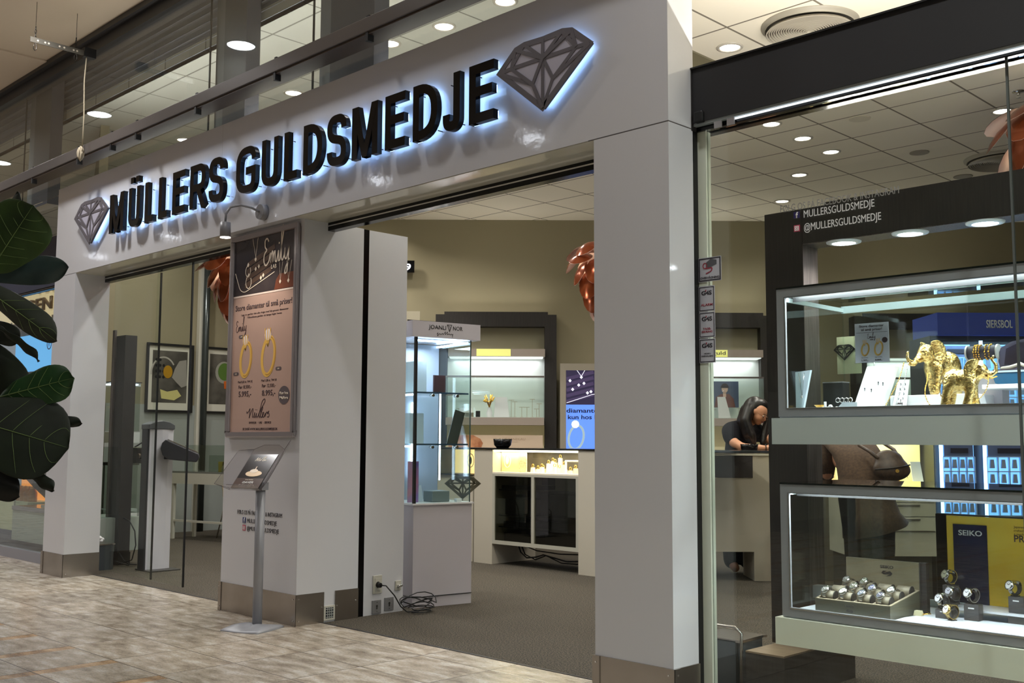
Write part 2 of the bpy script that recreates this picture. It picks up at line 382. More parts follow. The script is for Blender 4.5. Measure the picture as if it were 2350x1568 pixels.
pm = struct('wall_middle_pillar', MB().box(-6.88, -5.932, 0.079, 0.577, 0.0, 2.69), LAM)
e = 0.008
BX('skirting_plate', (-6.888, -5.924, 0.071, 0.079, 0, 0.199), STEEL, pm)
BX('skirting_plate', (-5.932, -5.924, 0.079, 0.295, 0, 0.199), STEEL, pm); BX('skirting_plate', (-5.932, -5.924, 0.385, 0.577, 0, 0.199), STEEL, pm)
BX('corner_strip', (-5.924, -5.919, 0.068, 0.115, 0, 0.2), STEEL, pm); BX('corner_strip', (-5.967, -5.919, 0.066, 0.071, 0, 0.2), STEEL, pm); BX('corner_strip', (-6.888, -6.853, 0.066, 0.071, 0, 0.2), STEEL, pm)
k = MB()
for z in (0.03, 0.17):
    k.cyl((-5.919, 0.092, z), (-5.914, 0.092, z), 0.004, n=8); k.cyl((-5.945, 0.066, z), (-5.945, 0.062, z), 0.004, n=8); k.cyl((-6.87, 0.066, z), (-6.87, 0.062, z), 0.004, n=8)
k.cyl((-5.924, 0.28, 0.1), (-5.919, 0.28, 0.1), 0.005, n=8).cyl((-5.924, 0.4, 0.1), (-5.919, 0.4, 0.1), 0.005, n=8).cyl((-5.924, 0.555, 0.12), (-5.919, 0.555, 0.12), 0.005, n=8)
k.build('screw', CHROME, pm)
pr = struct('wall_right_pillar', MB().box(-3.324, -2.871, 0, 0.193, 0, 2.686), LAM); skirting(pr, -3.324, -2.871, 0, 0.193, 'fr')
struct('wall_middle_return', MB().box(-6.10, -5.945, 0.635, 0.985, 0, 2.69), LAM)
struct('trim_door_gap', MB().box(-6.09, -5.945, 0.577, 0.635, 0, 2.69), BLACK)
fa = struct('wall_front_fascia', MB().box(-9.846, -2.871, 0, 0.20, 2.69, 3.521), LAM)
BX('panel_joint', (-3.36, -2.8705, -0.0006, 0.1935, 2.6875, 2.6915), mat('joint_grey', (88, 84, 84), 0.7), fa)
BX('panel_joint', (-9.8465, -9.391, -0.0006, 0.1935, 2.6875, 2.6915), MATS['joint_grey'], fa)
BX('panel_joint', (-6.9, -6.8985, -0.0005, 0, 2.69, 3.521), mat('joint_light', (168, 162, 160), 0.6), fa)
struct('wall_front_soffit', MB().box(-9.39, -6.88, 0.004, 0.34, 2.686, 2.689).box(-5.932, -3.324, 0.004, 0.34, 2.686, 2.689), mat('soffit_gloss', (200, 198, 184), 0.08, spec=0.8))
# interior bulkhead over the sliding door tracks
struct('wall_front_bulkhead', MB().box(-9.846, -6.0, 0.20, 0.30, 2.72, 3.50).box(-6.0, -2.95, 0.20, 0.30, 2.72, 3.50), PAINT)
tr = thing('sliding_door_track', 'black sliding door track under the fascia over the wider central opening', 'door track', (-4.63, 0.3, 2.66), group='sliding door tracks')
MB().box(-1.44, 1.306, -0.03, 0.03, -0.03, 0.03).build('rail', BLACK, tr); MB().box(-1.44, 1.306, -0.034, -0.030, -0.002, 0.006).build('rail_lip', CHROME, tr)
tr = thing('sliding_door_track', 'black sliding door track under the fascia over the left opening', 'door track', (-8.13, 0.3, 2.66), group='sliding door tracks')
MB().box(-1.262, 1.25, -0.03, 0.03, -0.03, 0.03).build('rail', BLACK, tr); MB().box(-1.262, 1.25, -0.034, -0.030, -0.002, 0.006).build('rail_lip', CHROME, tr)
# parked glass leaves of the left opening
for i, (x0, x1, y) in enumerate([(-9.385, -8.50, 0.37), (-8.49, -7.88, 0.33)]):
    g = tag(thing('door_%d' % (i + 1), None, None, (x0, y, 0.015)), kind='structure')
    BX('door_glass', (0, x1 - x0, -0.005, 0.005, 0.02, 2.62), glassmat('door_glass', (.96, .98, .96), .3), g); BX('edge_seal', (x1 - x0 - 0.012, x1 - x0, -0.007, 0.007, 0.02, 2.62), BLK, g)
# ---- right window front
struct('trim_window_post', MB().box(-2.873, -2.826, 0.235, 0.275, 0, 2.68), mat('pale_green_edge', (206, 212, 196), 0.3))
struct('trim_window_gap', MB().box(-2.895, -2.873, 0.2, 0.27, 0, 2.68), BLK)
w = tag(thing('window_1', None, None, (-2.826, 0.25, 0)), kind='structure')
BX('pane', (0, 1.375, -0.005, 0.005, 0.01, 2.68), GLASSW, w); BX('pane', (1.383, 3.9, -0.005, 0.005, 0.01, 2.68), GLASSW, w)
BX('pane_joint', (1.375, 1.383, -0.006, 0.006, 0.01, 2.68), mat('silicone_grey', (86, 90, 88), 0.3), w)
hd = tag(thing('trim_header', None, None, (-2.871, 0.19, 2.68)), kind='structure')
BX('header_box', (0, 6, 0, 0.14, 0.035, 0.302), HEAD, hd); BX('top_lip', (-0.012, 6, -0.012, 0.01, 0.298, 0.306), BLK, hd); BX('end_plate', (-0.006, 0.004, -0.008, 0.14, 0.0, 0.30), CHAR, hd)
BX('lower_rail', (0, 6, 0.006, 0.03, 0.022, 0.035), mat('pale_strip', (150, 158, 160), 0.35), hd); BX('lower_rail', (0, 6, 0.03, 0.055, 0.0, 0.035), BLACK, hd); BX('lower_rail', (0, 6, 0.095, 0.14, 0.0, 0.035), BLACK, hd)
BX('light_strip', (0.22, 6, 0.012, 0.02, 0.012, 0.019), mat('header_strip_light', (255, 255, 255), 0.4, emit=(240, 248, 255), es=1.2), hd)
BX('hinge_block', (0.02, 0.07, -0.02, 0.02, 0.03, 0.085), BLK, hd, bevel=0.008)
for x in (0.12, 0.19): MB().box(x, x + 0.04, 0.005, 0.012, -0.012, 0.02).build('clip', ALU, hd)
# ---- left window front (beyond the left pillar)
w = tag(thing('window_2', None, None, (-16, 0.30, 0)), kind='structure')
BX('pane', (0, 6.14, -0.005, 0.005, 0.1, 2.9), GLASSW, w); BX('window_sill', (0, 6.14, -0.03, 0.03, 0, 0.1), mat('sill_alu', (150, 150, 158), 0.35, 0.4), w)
BX('header_box', (0, 6.14, -0.03, 0.1, 2.72, 3.22), mat('header_blue_black', (44, 46, 62), 0.45), w); BX('lower_rail', (0, 6.14, -0.035, 0.0, 2.69, 2.72), BLACK, w); BX('lower_rail', (0, 6.14, -0.036, -0.035, 2.70, 2.706), CHROME, w)

# ---- clerestory above the fascia: columns, top beam, louvres, glass, rail
colm = mat('clerestory_column', (66, 66, 72), 0.35)
for i, (x0, x1) in enumerate([(-11.02, -10.50), (-7.30, -6.86), (-5.90, -5.30), (-3.40, -2.9)]):
    c = tag(thing('trim_column', None, None, ((x0 + x1) / 2, 0.15, 3.1)), kind='structure'); hw = (x1 - x0) / 2
    BX('column_core', (-hw + 0.12, hw, 0, 0.12, 0.42, 1.78), colm, c); BX('column_side', (-hw, -hw + 0.12, 0.0, 0.10, 0.42, 1.78), mat('column_grey', (104, 106, 108), 0.35), c)
    BX('glazing_edge', (-hw - 0.035, -hw - 0.022, -0.04, -0.03, 0.42, 1.7), BLK, c)
struct('trim_top_beam', MB().box(-30, 6, 0.02, 0.16, 4.70, 4.95).box(-30, 6, -0.03, 0.02, 4.80, 4.85), CHAR)
lv = MB()
for i in range(9):
    z = 4.40 + i * 0.075
    pr_ = [(0.30, z), (0.325, z + 0.01), (0.34, z + 0.04), (0.325, z + 0.07), (0.30, z + 0.075), (0.36, z + 0.075), (0.36, z)]
    lv.prism(pr_, -20, 2, 'yz')
tag(lv.build('louvre_wall', mat('louvre_grey', (138, 142, 152), 0.45)), kind='structure')
bpy.data.objects['louvre_wall'].name = 'wall_louvre'
w = tag(thing('window_3', None, None, (-16, 0.06, 3.5)), kind='structure')
BX('pane', (0, 13.1, -0.004, 0.004, 0.0, 1.25), GLASSW, w)
rl = thing('glazing_rail', 'long dark bronze metal rail running across the glazing above the black letters', 'rail', (-8, -0.15, 3.67))
MB().box(-6, 6, -0.03, 0.03, -0.03, 0.06).build('bar', mat('bronze_bar', (84, 78, 74), 0.4, 0.3), rl, bevel=0.004)
MB().box(-6, 6, -0.02, 0.12, -0.045, -0.03).build('lower_flange', mat('bronze_dark', (58, 46, 38), 0.5), rl)
for x in (-2.05, -1.05, 0.05, 1.0, 2.05, 3.05, -0.4):
    BX('clamp', (x - 0.012, x + 0.012, -0.025, 0.02, -0.085, -0.03), BLK, rl); BX('clamp', (x - 0.012, x + 0.012, -0.02, 0.02, 0.06, 0.075), BLK, rl)
# hanging bracket, chains and rope at upper left (mall ceiling hardware)
br = thing('perforated_bracket', 'perforated steel bar hung by short chains below the plaster ceiling', 'bracket', (-7.46, -1.0, 4.02))
br.location = (-8.87, -0.20, 4.52)
bm_ = MB()
bm_.box(-0.004, 0.004, -0.48, 0.02, -0.022, 0.022).box(-0.02, -0.004, -0.48, 0.02, 0.018, 0.022)
bm_.build('bar', mat('worn_steel', (84, 80, 72), 0.6, 0.2), br)
hm = MB()
for y in (-0.42, -0.36, -0.33, -0.24, -0.2, -0.12, -0.09): hm.cyl((0.004, y, 0), (0.0055, y, 0), 0.008, n=12)
hm.build('hole', mat('hole_pale', (196, 186, 170), 0.8), br)
for y, h in ((-0.44, 0.33), (-0.10, 0.33)):
    ch = MB()
    for i in range(4):
        z = 0.02 + i * 0.028; pts = []
        for k in range(9):
            t = 2 * PI * k / 8; a_, b2 = 0.007 * math.cos(t), 0.017 * math.sin(t)
            pts.append((a_ if i % 2 else 0, y + (0 if i % 2 else a_), z + b2))
        ch.tube(pts, 0.0028, 6)
    ch.tube([(0, y, .125), (0, y, h)], .002, 5); ch.build('chain', mat('chain_dark', (60, 56, 52), 0.4, 0.8), br)
    hk = MB(); pts = [(0, y, -0.022), (0, y + 0.012, -0.045), (0, y + 0.012, -0.075), (0, y, -0.09), (0, y - 0.012, -0.075), (0, y - 0.010, -0.045), (0, y, -0.03)]
    hk.tube(pts, 0.0035, 6); hk.build('snap_hook', MATS['chain_dark'], br)
BX('clamp', (-0.03, 0.02, -0.03, 0.07, -0.03, 0.05), BLK, br)
rp = thing('hanging_rope', 'pale rope hanging from the bracket and knotted in a coil over the glazing rail', 'rope', (-8.88, -0.205, 3.67))
MB().tube([(0.0, 0, 0.02), (0.004, 0.002, 0.3), (0.008, -0.01, 0.6), (0.01, 0.0, 0.83)], 0.0055, 6).build('rope', mat('rope_beige', (168, 156, 134), 0.9), rp)
kn = MB()
for i in range(5):
    a0 = i * 0.7; pts = []
    for k in range(13):
        t = 2 * PI * k / 12
        pts.append((0.028 * math.cos(t) * math.cos(a0) , -0.012 + 0.025 * math.cos(t) * math.sin(a0), -0.02 - 0.006 * i + 0.05 * math.sin(t)))
    kn.tube(pts, 0.007, 6)
kn.build('knot', MATS['rope_beige'], rp)

# ---------------------------------------------------------------- ceiling lamps
def downlight(parent_name, label, x, y, z, r=0.075, group=None, energy=16, color=(1, 0.94, 0.84), recess=True, lens=None, lit=True):
    t = thing(parent_name, label, 'ceiling light', (x, y, z), group=group)
    MB().lathe([(r + 0.018, 0.0), (r + 0.016, -0.008), (r, -0.010), (r - 0.006, -0.002)], n=28).build('trim_ring', mat('lamp_ring', (196, 190, 178), 0.35), t)
    MB().cyl((0, 0, -0.004), (0, 0, -0.001), r - 0.004, n=28).build('lens', lens or LENS, t)
    if lit: lamp('AREA', (0, 0, -0.02), energy, color, size=r * 2, rot=(0, 0, 0), parent=t, spread=2.4)
    return t
# big mall downlights, two rows seen mirrored in the glazing and in the gloss fascia
for y in (-0.95, -5.1):
    for i in range(10):
        x = -20.6 + 3.0 * i + (0.1 if y > -2 else 0)
        downlight('mall_downlight', 'large round white downlight in the plaster ceiling before the shop', x, y, 4.85 if not (y > -0.62) else 4.835, 0.125, 'mall downlights', energy=(42 if x < -7 else (11 if x < -1 else 115)) if y > -2 else (52 if x < -8 else 3), color=(1, 0.975, 0.96) if x < -1 else (.94, 1, .95), lens=LENSC)
SL = [(-3.788, 1.947, 'right of the pillar above the header'), (-4.494, 3.64, 'nearest the header lip of the three in a row'), (-4.519, 4.193, 'middle of three in a row behind the window'), (-4.553, 4.754, 'rearmost of three in a row behind the window'), (-5.183, 5.302, 'deepest in the shop behind the window')]
for x, y, s_ in SL:
    downlight('shop_downlight', 'small lit shop ceiling downlight, ' + s_, x, y, Z1, 0.07, 'shop downlights', energy=12)
for x, y in [(-6.8, 4.6), (-8.6, 3.6), (-3.0, 4.6), (-1.4, 2.2), (-1.4, 5.5), (-5.9, 6.2), (-9.6, 3.4), (-11.5, 3.5), (-3.2, 7.0), (-6.9, 3.3)]:
    downlight('shop_downlight', 'small round lit downlight in the tiled ceiling of the shop', x, y, Z1, 0.07, 'shop downlights out of sight', energy=10)
for x, y, s_ in [(-5.97, 1.34, 'closest to the diamond logo'), (-8.15, 1.42, 'over the middle of the sign'), (-10.3, 1.48, 'over the left of the sign'), (-6.55, 1.27, 'second from the right above the sign'), (-5.30, 1.34, 'at the top edge above the diamond')]:
    downlight('front_downlight', 'round lit downlight above the fascia, ' + s_, x, y, Z2, 0.075, 'downlights over the fascia', energy=20, color=(1, 0.97, 0.92))
for x in (-12.0, -14.0, -9.2, -7.2): downlight('front_downlight', 'round downlight in the tiled ceiling behind the fascia', x, 2.2, Z2, 0.075, 'downlights behind the fascia', energy=22, color=(1, 0.97, 0.92))
for x, y, s_ in [(-3.904, 4.011, 'blank white cover plate'), (-3.992, 5.332, 'grey round speaker grille')]:
    t = tag(MB().cyl((0, 0, -0.006), (0, 0, 0), 0.085, n=28).build('ceiling_plate' if 'blank' in s_ else 'ceiling_speaker', mat('plate_cream', (215, 206, 186), 0.5) if 'blank' in s_ else mat('plate_grey', (136, 128, 114), 0.6), loc=(x, y, Z1)), s_ + ' in the tiled ceiling above the window text', 'ceiling fitting')
t = tag(MB().cyl((0, 0, -0.006), (0, 0, 0), 0.09, n=28).build('ceiling_speaker', MATS['plate_grey'], loc=(-4.057, 6.475, Z1)), 'flat grey round grille low over the dark portal head', 'ceiling fitting')
sp_ = thing('sprinkler_head', 'small sprinkler head in the tiled ceiling at the right edge of the window', 'sprinkler', (-2.742, 4.206, Z1))
MB().lathe([(0.045, 0), (0.04, -0.008), (0.012, -0.01), (0.012, -0.03)], n=16).build('escutcheon', CHROME, sp_); MB().box(-0.014, 0.014, -0.003, 0.003, -0.05, -0.03).lathe([(0.0, -0.052), (0.018, -0.05), (0.0, -0.048)], n=12).build('deflector', CHROME, sp_)
def diffuser(x, y, z, r, label):
    t = thing('air_diffuser', label, 'air vent', (x, y, z), group='round ceiling air vents')
    pr = [(r, 0), (r * 0.99, -0.012), (r * 0.93, -0.016), (r * 0.92, -0.03)]
    MB().lathe(pr, n=48).build('rim', mat('vent_rim', (160, 154, 140), 0.5), t)
    rings = MB(); n = 17
    for i in range(n):
        q = r * 0.90 * (1 - i / (n + 1)); dz = -0.05 + 0.018 * abs(math.sin(i / n * PI * 1.0))
        rings.lathe([(q, dz), (q - r * 0.022, dz - 0.006), (q - r * 0.03, dz + 0.012)], n=48)
    rings.build('ring', mat('vent_ring', (176, 168, 152), 0.45), t)
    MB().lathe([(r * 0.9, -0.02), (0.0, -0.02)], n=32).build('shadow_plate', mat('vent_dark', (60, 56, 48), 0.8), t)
    return t
diffuser(-3.215, 1.97, Z1, 0.30, 'round ribbed air vent partly hidden by the black header')
diffuser(-3.52, 6.05, Z1, 0.34, 'round ribbed air vent behind the pink lamp leaf at the right edge')

# ---------------------------------------------------------------- sign letters
def glyph(c, W, H, t):
    """strokes of one narrow capital: list of (points, fillet radius)"""
    h = t / 2; r = 0.56 * W; S = []
    if c == 'E': S = [([(h, 0), (h, H)], 0), ([(h, H - h), (W, H - h)], 0), ([(h, H * .53), (W * .94, H * .53)], 0), ([(h, h), (W, h)], 0)]
    elif c == 'L': S = [([(h, 0), (h, H)], 0), ([(h, h), (W, h)], 0)]
    elif c == 'U': S = [([(h, H), (h, h), (W - h, h), (W - h, H)], r)]
    elif c == 'J': S = [([(W - h, H), (W - h, h), (h, h), (h, H * .3)], r)]
    elif c == 'D': S = [([(h, 0), (h, H)], 0), ([(h, h), (W - h, h), (W - h, H - h), (h, H - h)], .7 * W)]
    elif c == 'R': S = [([(h, 0), (h, H)], 0), ([(h, H - h), (W - h, H - h), (W - h, H * .46), (h, H * .46)], H * .2), ([(W * .52, H * .46), (W - h * .9, 0)], 0)]
    elif c == 'S': S = [([(W - h, H * .71), (W - h, H - h), (h, H - h), (h, H * .56), (W - h, H * .46), (W - h, h), (h, h), (h, H * .29)], H * .20)]
    elif c == 'G': S = [([(W - h, H * .70), (W - h, H - h), (h, H - h), (h, h), (W - h, h), (W - h, H * .47), (W * .5, H * .47)], [0, r, r, r, r, 0, 0])]
    return S
H_, T_ = 0.328, 0.054
def letter(c, x0, x1, label):
    x1 -= 0.033 * abs(x1) / 3.88
    W = x1 - x0
    o = thing('sign_letter', label, 'letter', (x0, 0, 2.922), group='black backlit sign letters')
    def geo(y0, y1, shrink):
        g = MB(); g.jit = .00025; t = T_ - shrink
        if c[0] == 'M':
            s = shrink / 2
            g.prism([(s, s), (T_ - s, s), (T_ - s, H_ - s), (s, H_ - s)], y0, y1).prism([(W - T_ + s, s), (W - s, s), (W - s, H_ - s), (W - T_ + s, H_ - s)], y0, y1)
            g.prism([(s, H_ - s), (T_ * 1.15 - s, H_ - s), (W / 2 + T_ * .42 - s, s), (W / 2 - T_ * .42 + s, s)], y0, y1).prism([(W - T_ * 1.15 + s, H_ - s), (W - s, H_ - s), (W / 2 + T_ * .42 - s, s), (W / 2 - T_ * .42 + s, s)], y0, y1)
        else:
            for pts, r in glyph(c[0], W, H_, T_):
                if shrink:
                    P = fillet(pts, r)
                    stroke(g, P, t, y0, y1)
                else: stroke(g, fillet(pts, r), t, y0, y1)
        if c == 'Ü' or c == 'U2':
            for x in (W * .27, W * .73): g.box(x - .027 + shrink / 2, x + .027 - shrink / 2, y0, y1, H_ + .035 + shrink / 2, H_ + .085 - shrink / 2)
        return g
    geo(-0.070, -0.036, 0).build('letter_body', BLACK, o)
    geo(-0.0358, -0.031, 0.014).build('light_backing', HALO, o)
    st = MB()
    for x, z in ((T_ / 2, .05), (T_ / 2, H_ - .05), (W - T_ * .6, .04)): st.cyl((x, -0.034, z), (x, 0.0, z), 0.0035, n=6)
    st.build('standoff', CHAR, o)
LET = [('M', -8.595, -8.264, 'first letter M of the sign, next to the small left diamond'), ('U2', -8.245, -7.981, 'letter U with two dots'), ('L', -7.958, -7.75, 'first L, right after the dotted U'), ('L', -7.728, -7.521, 'second L, just before an E'),
       ('E', -7.504, -7.248, 'E between L and R in the first word'), ('R', -7.234, -6.949, 'the only R'), ('S', -6.955, -6.689, 'S closing the first word'), ('G', -6.576, -6.267, 'G opening the second word'), ('U', -6.245, -5.991, 'U without dots after the G'),
       ('L', -5.97, -5.765, 'L between U and D in the second word'), ('D', -5.745, -5.487, 'D following an L'), ('S', -5.482, -5.234, 'S in the middle of the second word'), ('M', -5.22, -4.922, 'M in the second word, after the S'), ('E', -4.893, -4.666, 'E between M and D'),
       ('D', -4.635, -4.384, 'D just before the J'), ('J', -4.373, -4.197, 'the only J'), ('E', -4.158, -3.931, 'last E, beside the right diamond')]
for c, a_, b2, l in LET: letter(c, a_, b2, 'black backlit fascia letter, ' + l)

DK = mat('logo_dark', (92, 88, 94), 0.5); LT = mat('logo_light', (178, 176, 192), 0.45)
def diamond_lines(g, sx, sz, w, y0, y1, ox=0, oz=0, plane='xz'):
    """the faceted brilliant of the logo; half width sx, girdle at 0, point at -sz"""
    P = {'L': (-1, 0), 'R': (1, 0), 'B': (0, -1), 'a': (-.62, .38), 'b': (-.42, .43), 'c': (0, .41), 'd': (.42, .43), 'e': (.62, .38), 'g1': (-.72, .02), 'g2': (-.34, .06), 'g3': (0, .02), 'g4': (.34, .06), 'g5': (.72, .02), 'm1': (-.22, -.46), 'm2': (.22, -.46)}
    q = lambda n: (ox + P[n][0] * sx, oz + P[n][1] * sz)
    for path in (['L', 'a', 'b', 'c', 'd', 'e', 'R', 'B'],):
        stroke(g, [q(n) for n in path], w * 1.5, y0, y1, closed=True, plane=plane)
    for path in (['L', 'g1', 'g3', 'g5', 'R'], ['g1', 'a'], ['g1', 'b'], ['b', 'g3'], ['b', 'g3', 'c'], ['g3', 'd'], ['d', 'g5'], ['g5', 'e'], ['a', 'g3'], ['e', 'g3'], ['g1', 'm1', 'B'], ['g3', 'm1'], ['g3', 'm2'], ['g5', 'm2', 'B'], ['m1', 'B'], ['g3', 'B'], ['L', 'm1'], ['R', 'm2']):
        stroke(g, [q(n) for n in path], w, y0, y1, plane=plane)
def logo(x, label):
    o = thing('diamond_logo', label, 'logo sign', (x, 0, 3.162), group='backlit diamond logos')
    out = [(-.325, 0), (-.20, .092), (-.14, .112), (0, .103), (.14, .112), (.20, .092), (.325, 0), (.0, -.262)]
    MB().prism(out, -0.052, -0.03).build('facet_plate', LT, o)
    g = MB(); g.jit = .0003; diamond_lines(g, .318, .258, .020, -0.055, -0.0515); g.build('facet_lines', DK, o)
    MB().prism([(a_ * 1.006, b2 * 1.006 + 0.001) for a_, b2 in out], -0.05, -0.032).build('rim', DK, o)
    MB().prism([(a_ * .95, b2 * .95) for a_, b2 in out], -0.0298, -0.026).build('light_backing', HALO, o)
logo(-3.62, 'grey backlit diamond logo to the right of the last sign letter')
logo(-9.005, 'grey backlit diamond logo to the left of the first sign letter')

# ---------------------------------------------------------------- spot lamp over the poster
sl = thing('gooseneck_lamp', 'grey gooseneck spot lamp bent out from the fascia over the poster', 'lamp', (-6.30, 0, 2.77))
MB().cyl((0, 0, 0), (0, -0.045, 0), 0.055, 0.052, n=24).build('wall_mount', mat('lamp_grey', (128, 128, 132), 0.4), sl)
MB().tube([(0, -0.045, 0), (-0.01, -0.10, 0.02), (-0.03, -0.17, 0.03), (-0.055, -0.235, 0.01), (-0.065, -0.262, -0.04), (-0.065, -0.265, -0.10)], 0.008, 8).build('gooseneck', MATS['lamp_grey'], sl)
MB().cyl((-0.065, -0.265, -0.10), (-0.065, -0.262, -0.20), 0.036, n=20).build('lamp_head', MATS['lamp_grey'], sl)
MB().cyl((-0.065, -0.262, -0.2005), (-0.065, -0.262, -0.204), 0.034, n=20).build('lens', LENS, sl)
lamp('SPOT', (-0.065, -0.262, -0.21), 16, (1, 0.86, 0.72), size=0.02, rot=(0.35, 0, 0), spread=1.7, parent=sl)

# ---------------------------------------------------------------- framed poster on the middle pillar
ps = thing('framed_poster', 'tall framed advertising poster with two gold rings on the middle pillar', 'poster', (-6.40, 0.079, 1.22))
fr = MB(); w2, hh = 0.427, 1.45
FR = mat('snap_frame', (158, 152, 154), 0.3, 0.5)
ringframe(fr, -w2, w2, -0.03, 0, 0, hh, 0.038)
fr.build('frame', FR, ps, bevel=0.008)
BX('poster_sheet', (-w2 + 0.03, w2 - 0.03, -0.012, -0.006, 0.03, hh - 0.03), mat('poster_taupe', (186, 158, 146), 0.25), ps)
BX('poster_photo', (-0.392, 0.392, -0.014, -0.0125, 1.012, 1.41), noisemat('poster_photo_dark', (34, 33, 42), (70, 62, 62), 2.2, 0.25), ps)
BX('photo_border', (-0.392, 0.392, -0.014, -0.0125, 1.0, 1.012), mat('poster_white', (226, 210, 200), 0.4), ps)
tb = MB()   # velvet tray with ridges in the photo
for i in range(4):
    z = 1.075 + i * 0.05
    stroke(tb, [(-0.24 + i * .012, z), (0.10 + i * 0.012, z + 0.095)], 0.036, -0.0155, -0.0145)
tb.build('photo_tray', mat('poster_brown', (84, 66, 56), 0.35), ps)
tb = MB(); tb.prism([(0.14, 1.015), (0.39, 1.015), (0.39, 1.12), (0.2, 1.12), (0.16, 1.08)], -0.0152, -0.0145); tb.build('photo_box', mat('poster_leather', (112, 62, 44), 0.35), ps)
IV = mat('poster_ivory', (236, 222, 204), 0.4)
g = MB()
for x0, x1, xb, zt, zb in ((-0.15, -0.08, -0.105, 1.41, 1.27), (0.2, 0.24, 0.215, 1.20, 1.075), (0.29, 0.35, 0.315, 1.20, 1.07)): stroke(g, [(x0, zt), (xb, zb), (x1, zt)], 0.0035, -0.016, -0.0155)
for x, z, r in ((-0.20, 1.18, .032), (-0.19, 1.10, .036)): stroke(g, [(x + r * math.cos(t / 10 * PI * 1.6 + 1.9), z + r * 1.25 * math.sin(t / 10 * PI * 1.6 + 1.9)) for t in range(11)], 0.005, -0.017, -0.0155)
for x, z in ((-0.105, 1.255), (0.215, 1.065), (0.315, 1.062), (-0.2, 1.225), (-0.19, 1.15), (-0.10, 1.185), (-0.06, 1.2), (-0.03, 1.115), (0.0, 1.13)): g.prism([(x - .013, z), (x, z - .016), (x + .013, z), (x, z + .016)], -0.0175, -0.0155)
stroke(g, fillet([(-0.37, 1.18), (-0.30, 1.05), (-0.24, 1.03), (0.14, 1.14)], .04), 0.005, -0.0165, -0.0155)
g.build('photo_jewellery', IV, ps)
INK = mat('poster_ink', (64, 44, 50), 0.6)
# brush-script word over the photo, drawn as flowing strokes
def script_emily(mt, ox, oz, s, y, parent, w=0.012, name='script_word'):
    g = MB(); P = []
    P.append([(.30, .86), (.20, 1.0), (.06, .92), (.08, .66), (.22, .58), (.05, .48), (.0, .22), (.12, .02), (.30, .12), (.36, .24)])
    P.append([(.36, .24), (.42, .5), (.44, .1), (.46, .38), (.56, .54), (.58, .1), (.62, .4), (.70, .52), (.72, .14), (.80, .1), (.86, .3)])
    P.append([(.86, .3), (.92, .52), (.92, .12), (1.0, .14), (1.06, .5), (1.22, 1.22), (1.16, 1.34), (1.08, 1.1), (1.08, .2), (1.16, .1), (1.26, .3)])
    P.append([(1.26, .3), (1.3, .54), (1.28, .2), (1.38, .12), (1.48, .34), (1.54, .56)]); P.append([(1.54, .56), (1.5, .1), (1.42, -.32), (1.30, -.36), (1.34, -.16), (1.56, .14)])
    P.append([(.93, .70), (.95, .76)])
    for p in P: stroke(g, fillet([(ox + a_ * s, oz + b2 * s) for a_, b2 in p], s * .12), w, y, y + 0.001)
    return g.build(name, mt, parent)
script_emily(IV, 0.0, 1.185, 0.205, -0.0175, ps, 0.011)
text('LAB', 0.03, (0.13, -0.0155, 1.165), IV, ps, bold=0.01)
text('Store diamanter til små priser!', 0.042, (0, -0.0125, 0.905), INK, ps, width=0.72, bold=0.012)
text('Lige nu gælder det alle ringe med lab-grown diamanter', 0.013, (0.02, -0.0125, 0.865), INK, ps, width=0.6)
text('Tilbuddene gælder så længe lager haves', 0.013, (0.02, -0.0125, 0.842), INK, ps, width=0.44)
script_emily(INK, -0.345, 0.745, 0.088, -0.0135, ps, 0.0045, 'script_small')
def pill(x, z, w, h, parent): 
    g = MB(); g.prism([(x + (w - h) / 2 * sx + h / 2 * math.cos(t), z + h / 2 * math.sin(t)) for sx, rng in ((1, range(-4, 5)), (-1, range(4, 13))) for t in [k2 * PI / 8 for k2 in rng]], -0.0135, -0.0125); return g.build('lab_badge', mat('badge_grey', (92, 82, 86), 0.5), parent)
for x, z in ((-0.27, 0.715), (-0.33, 0.452), (0.215, 0.468)): pill(x, z, 0.07, 0.024, ps); text('LAB', 0.010, (x, -0.0137, z - 0.005), IV, ps)
RG = mat('ring_gold_print', (226, 184, 92), 0.35); RGD = mat('ring_gold_shade', (190, 142, 66), 0.35); STN = mat('stone_print', (232, 222, 226), 0.3)
def printed_ring(cx, cz, w, h, parent, y=-0.0135, tilt=0.10, th=0.030, name='printed_ring'):
    g = MB(); n = 40; P = []
    for k in range(n):
        t = 2 * PI * k / n; x = w / 2 * math.cos(t); z = h / 2 * math.sin(t); P.append((cx + x + z * tilt * 1.1, cz + z))
    stroke(g, P, th, y, y + 0.0007, closed=True); o = g.build(name, RG, parent)
    g = MB(); stroke(g, [(a_ + th * .25, b2) for a_, b2 in P[-12:] + P[:14]], th * .25, y - 0.0004, y); g.build('ring_shade', RGD, parent)
    g = MB(); sx, sz = cx - w * .06, cz + h / 2 + th * .6; r = w * .27
    g.prism([(sx + r * math.cos(k * PI / 5), sz + r * 1.0 * math.sin(k * PI / 5)) for k in range(10)], y - 0.0008, y); g.build('ring_stone', STN, parent)
    g = MB()
    for dx, dz in ((-.24, -.32), (.2, -.36), (-.02, -.4)): stroke(g, [(sx + dx * w, sz + r * 1.1), (sx + dx * w * .8, sz - r * .3), (sx, sz - r * 1.9)], th * .32, y - 0.0012, y - 0.0008)
    g.build('ring_claw', RG, parent)
printed_ring(-0.205, 0.55, 0.135, 0.235, ps); printed_ring(0.085, 0.56, 0.155, 0.26, ps)
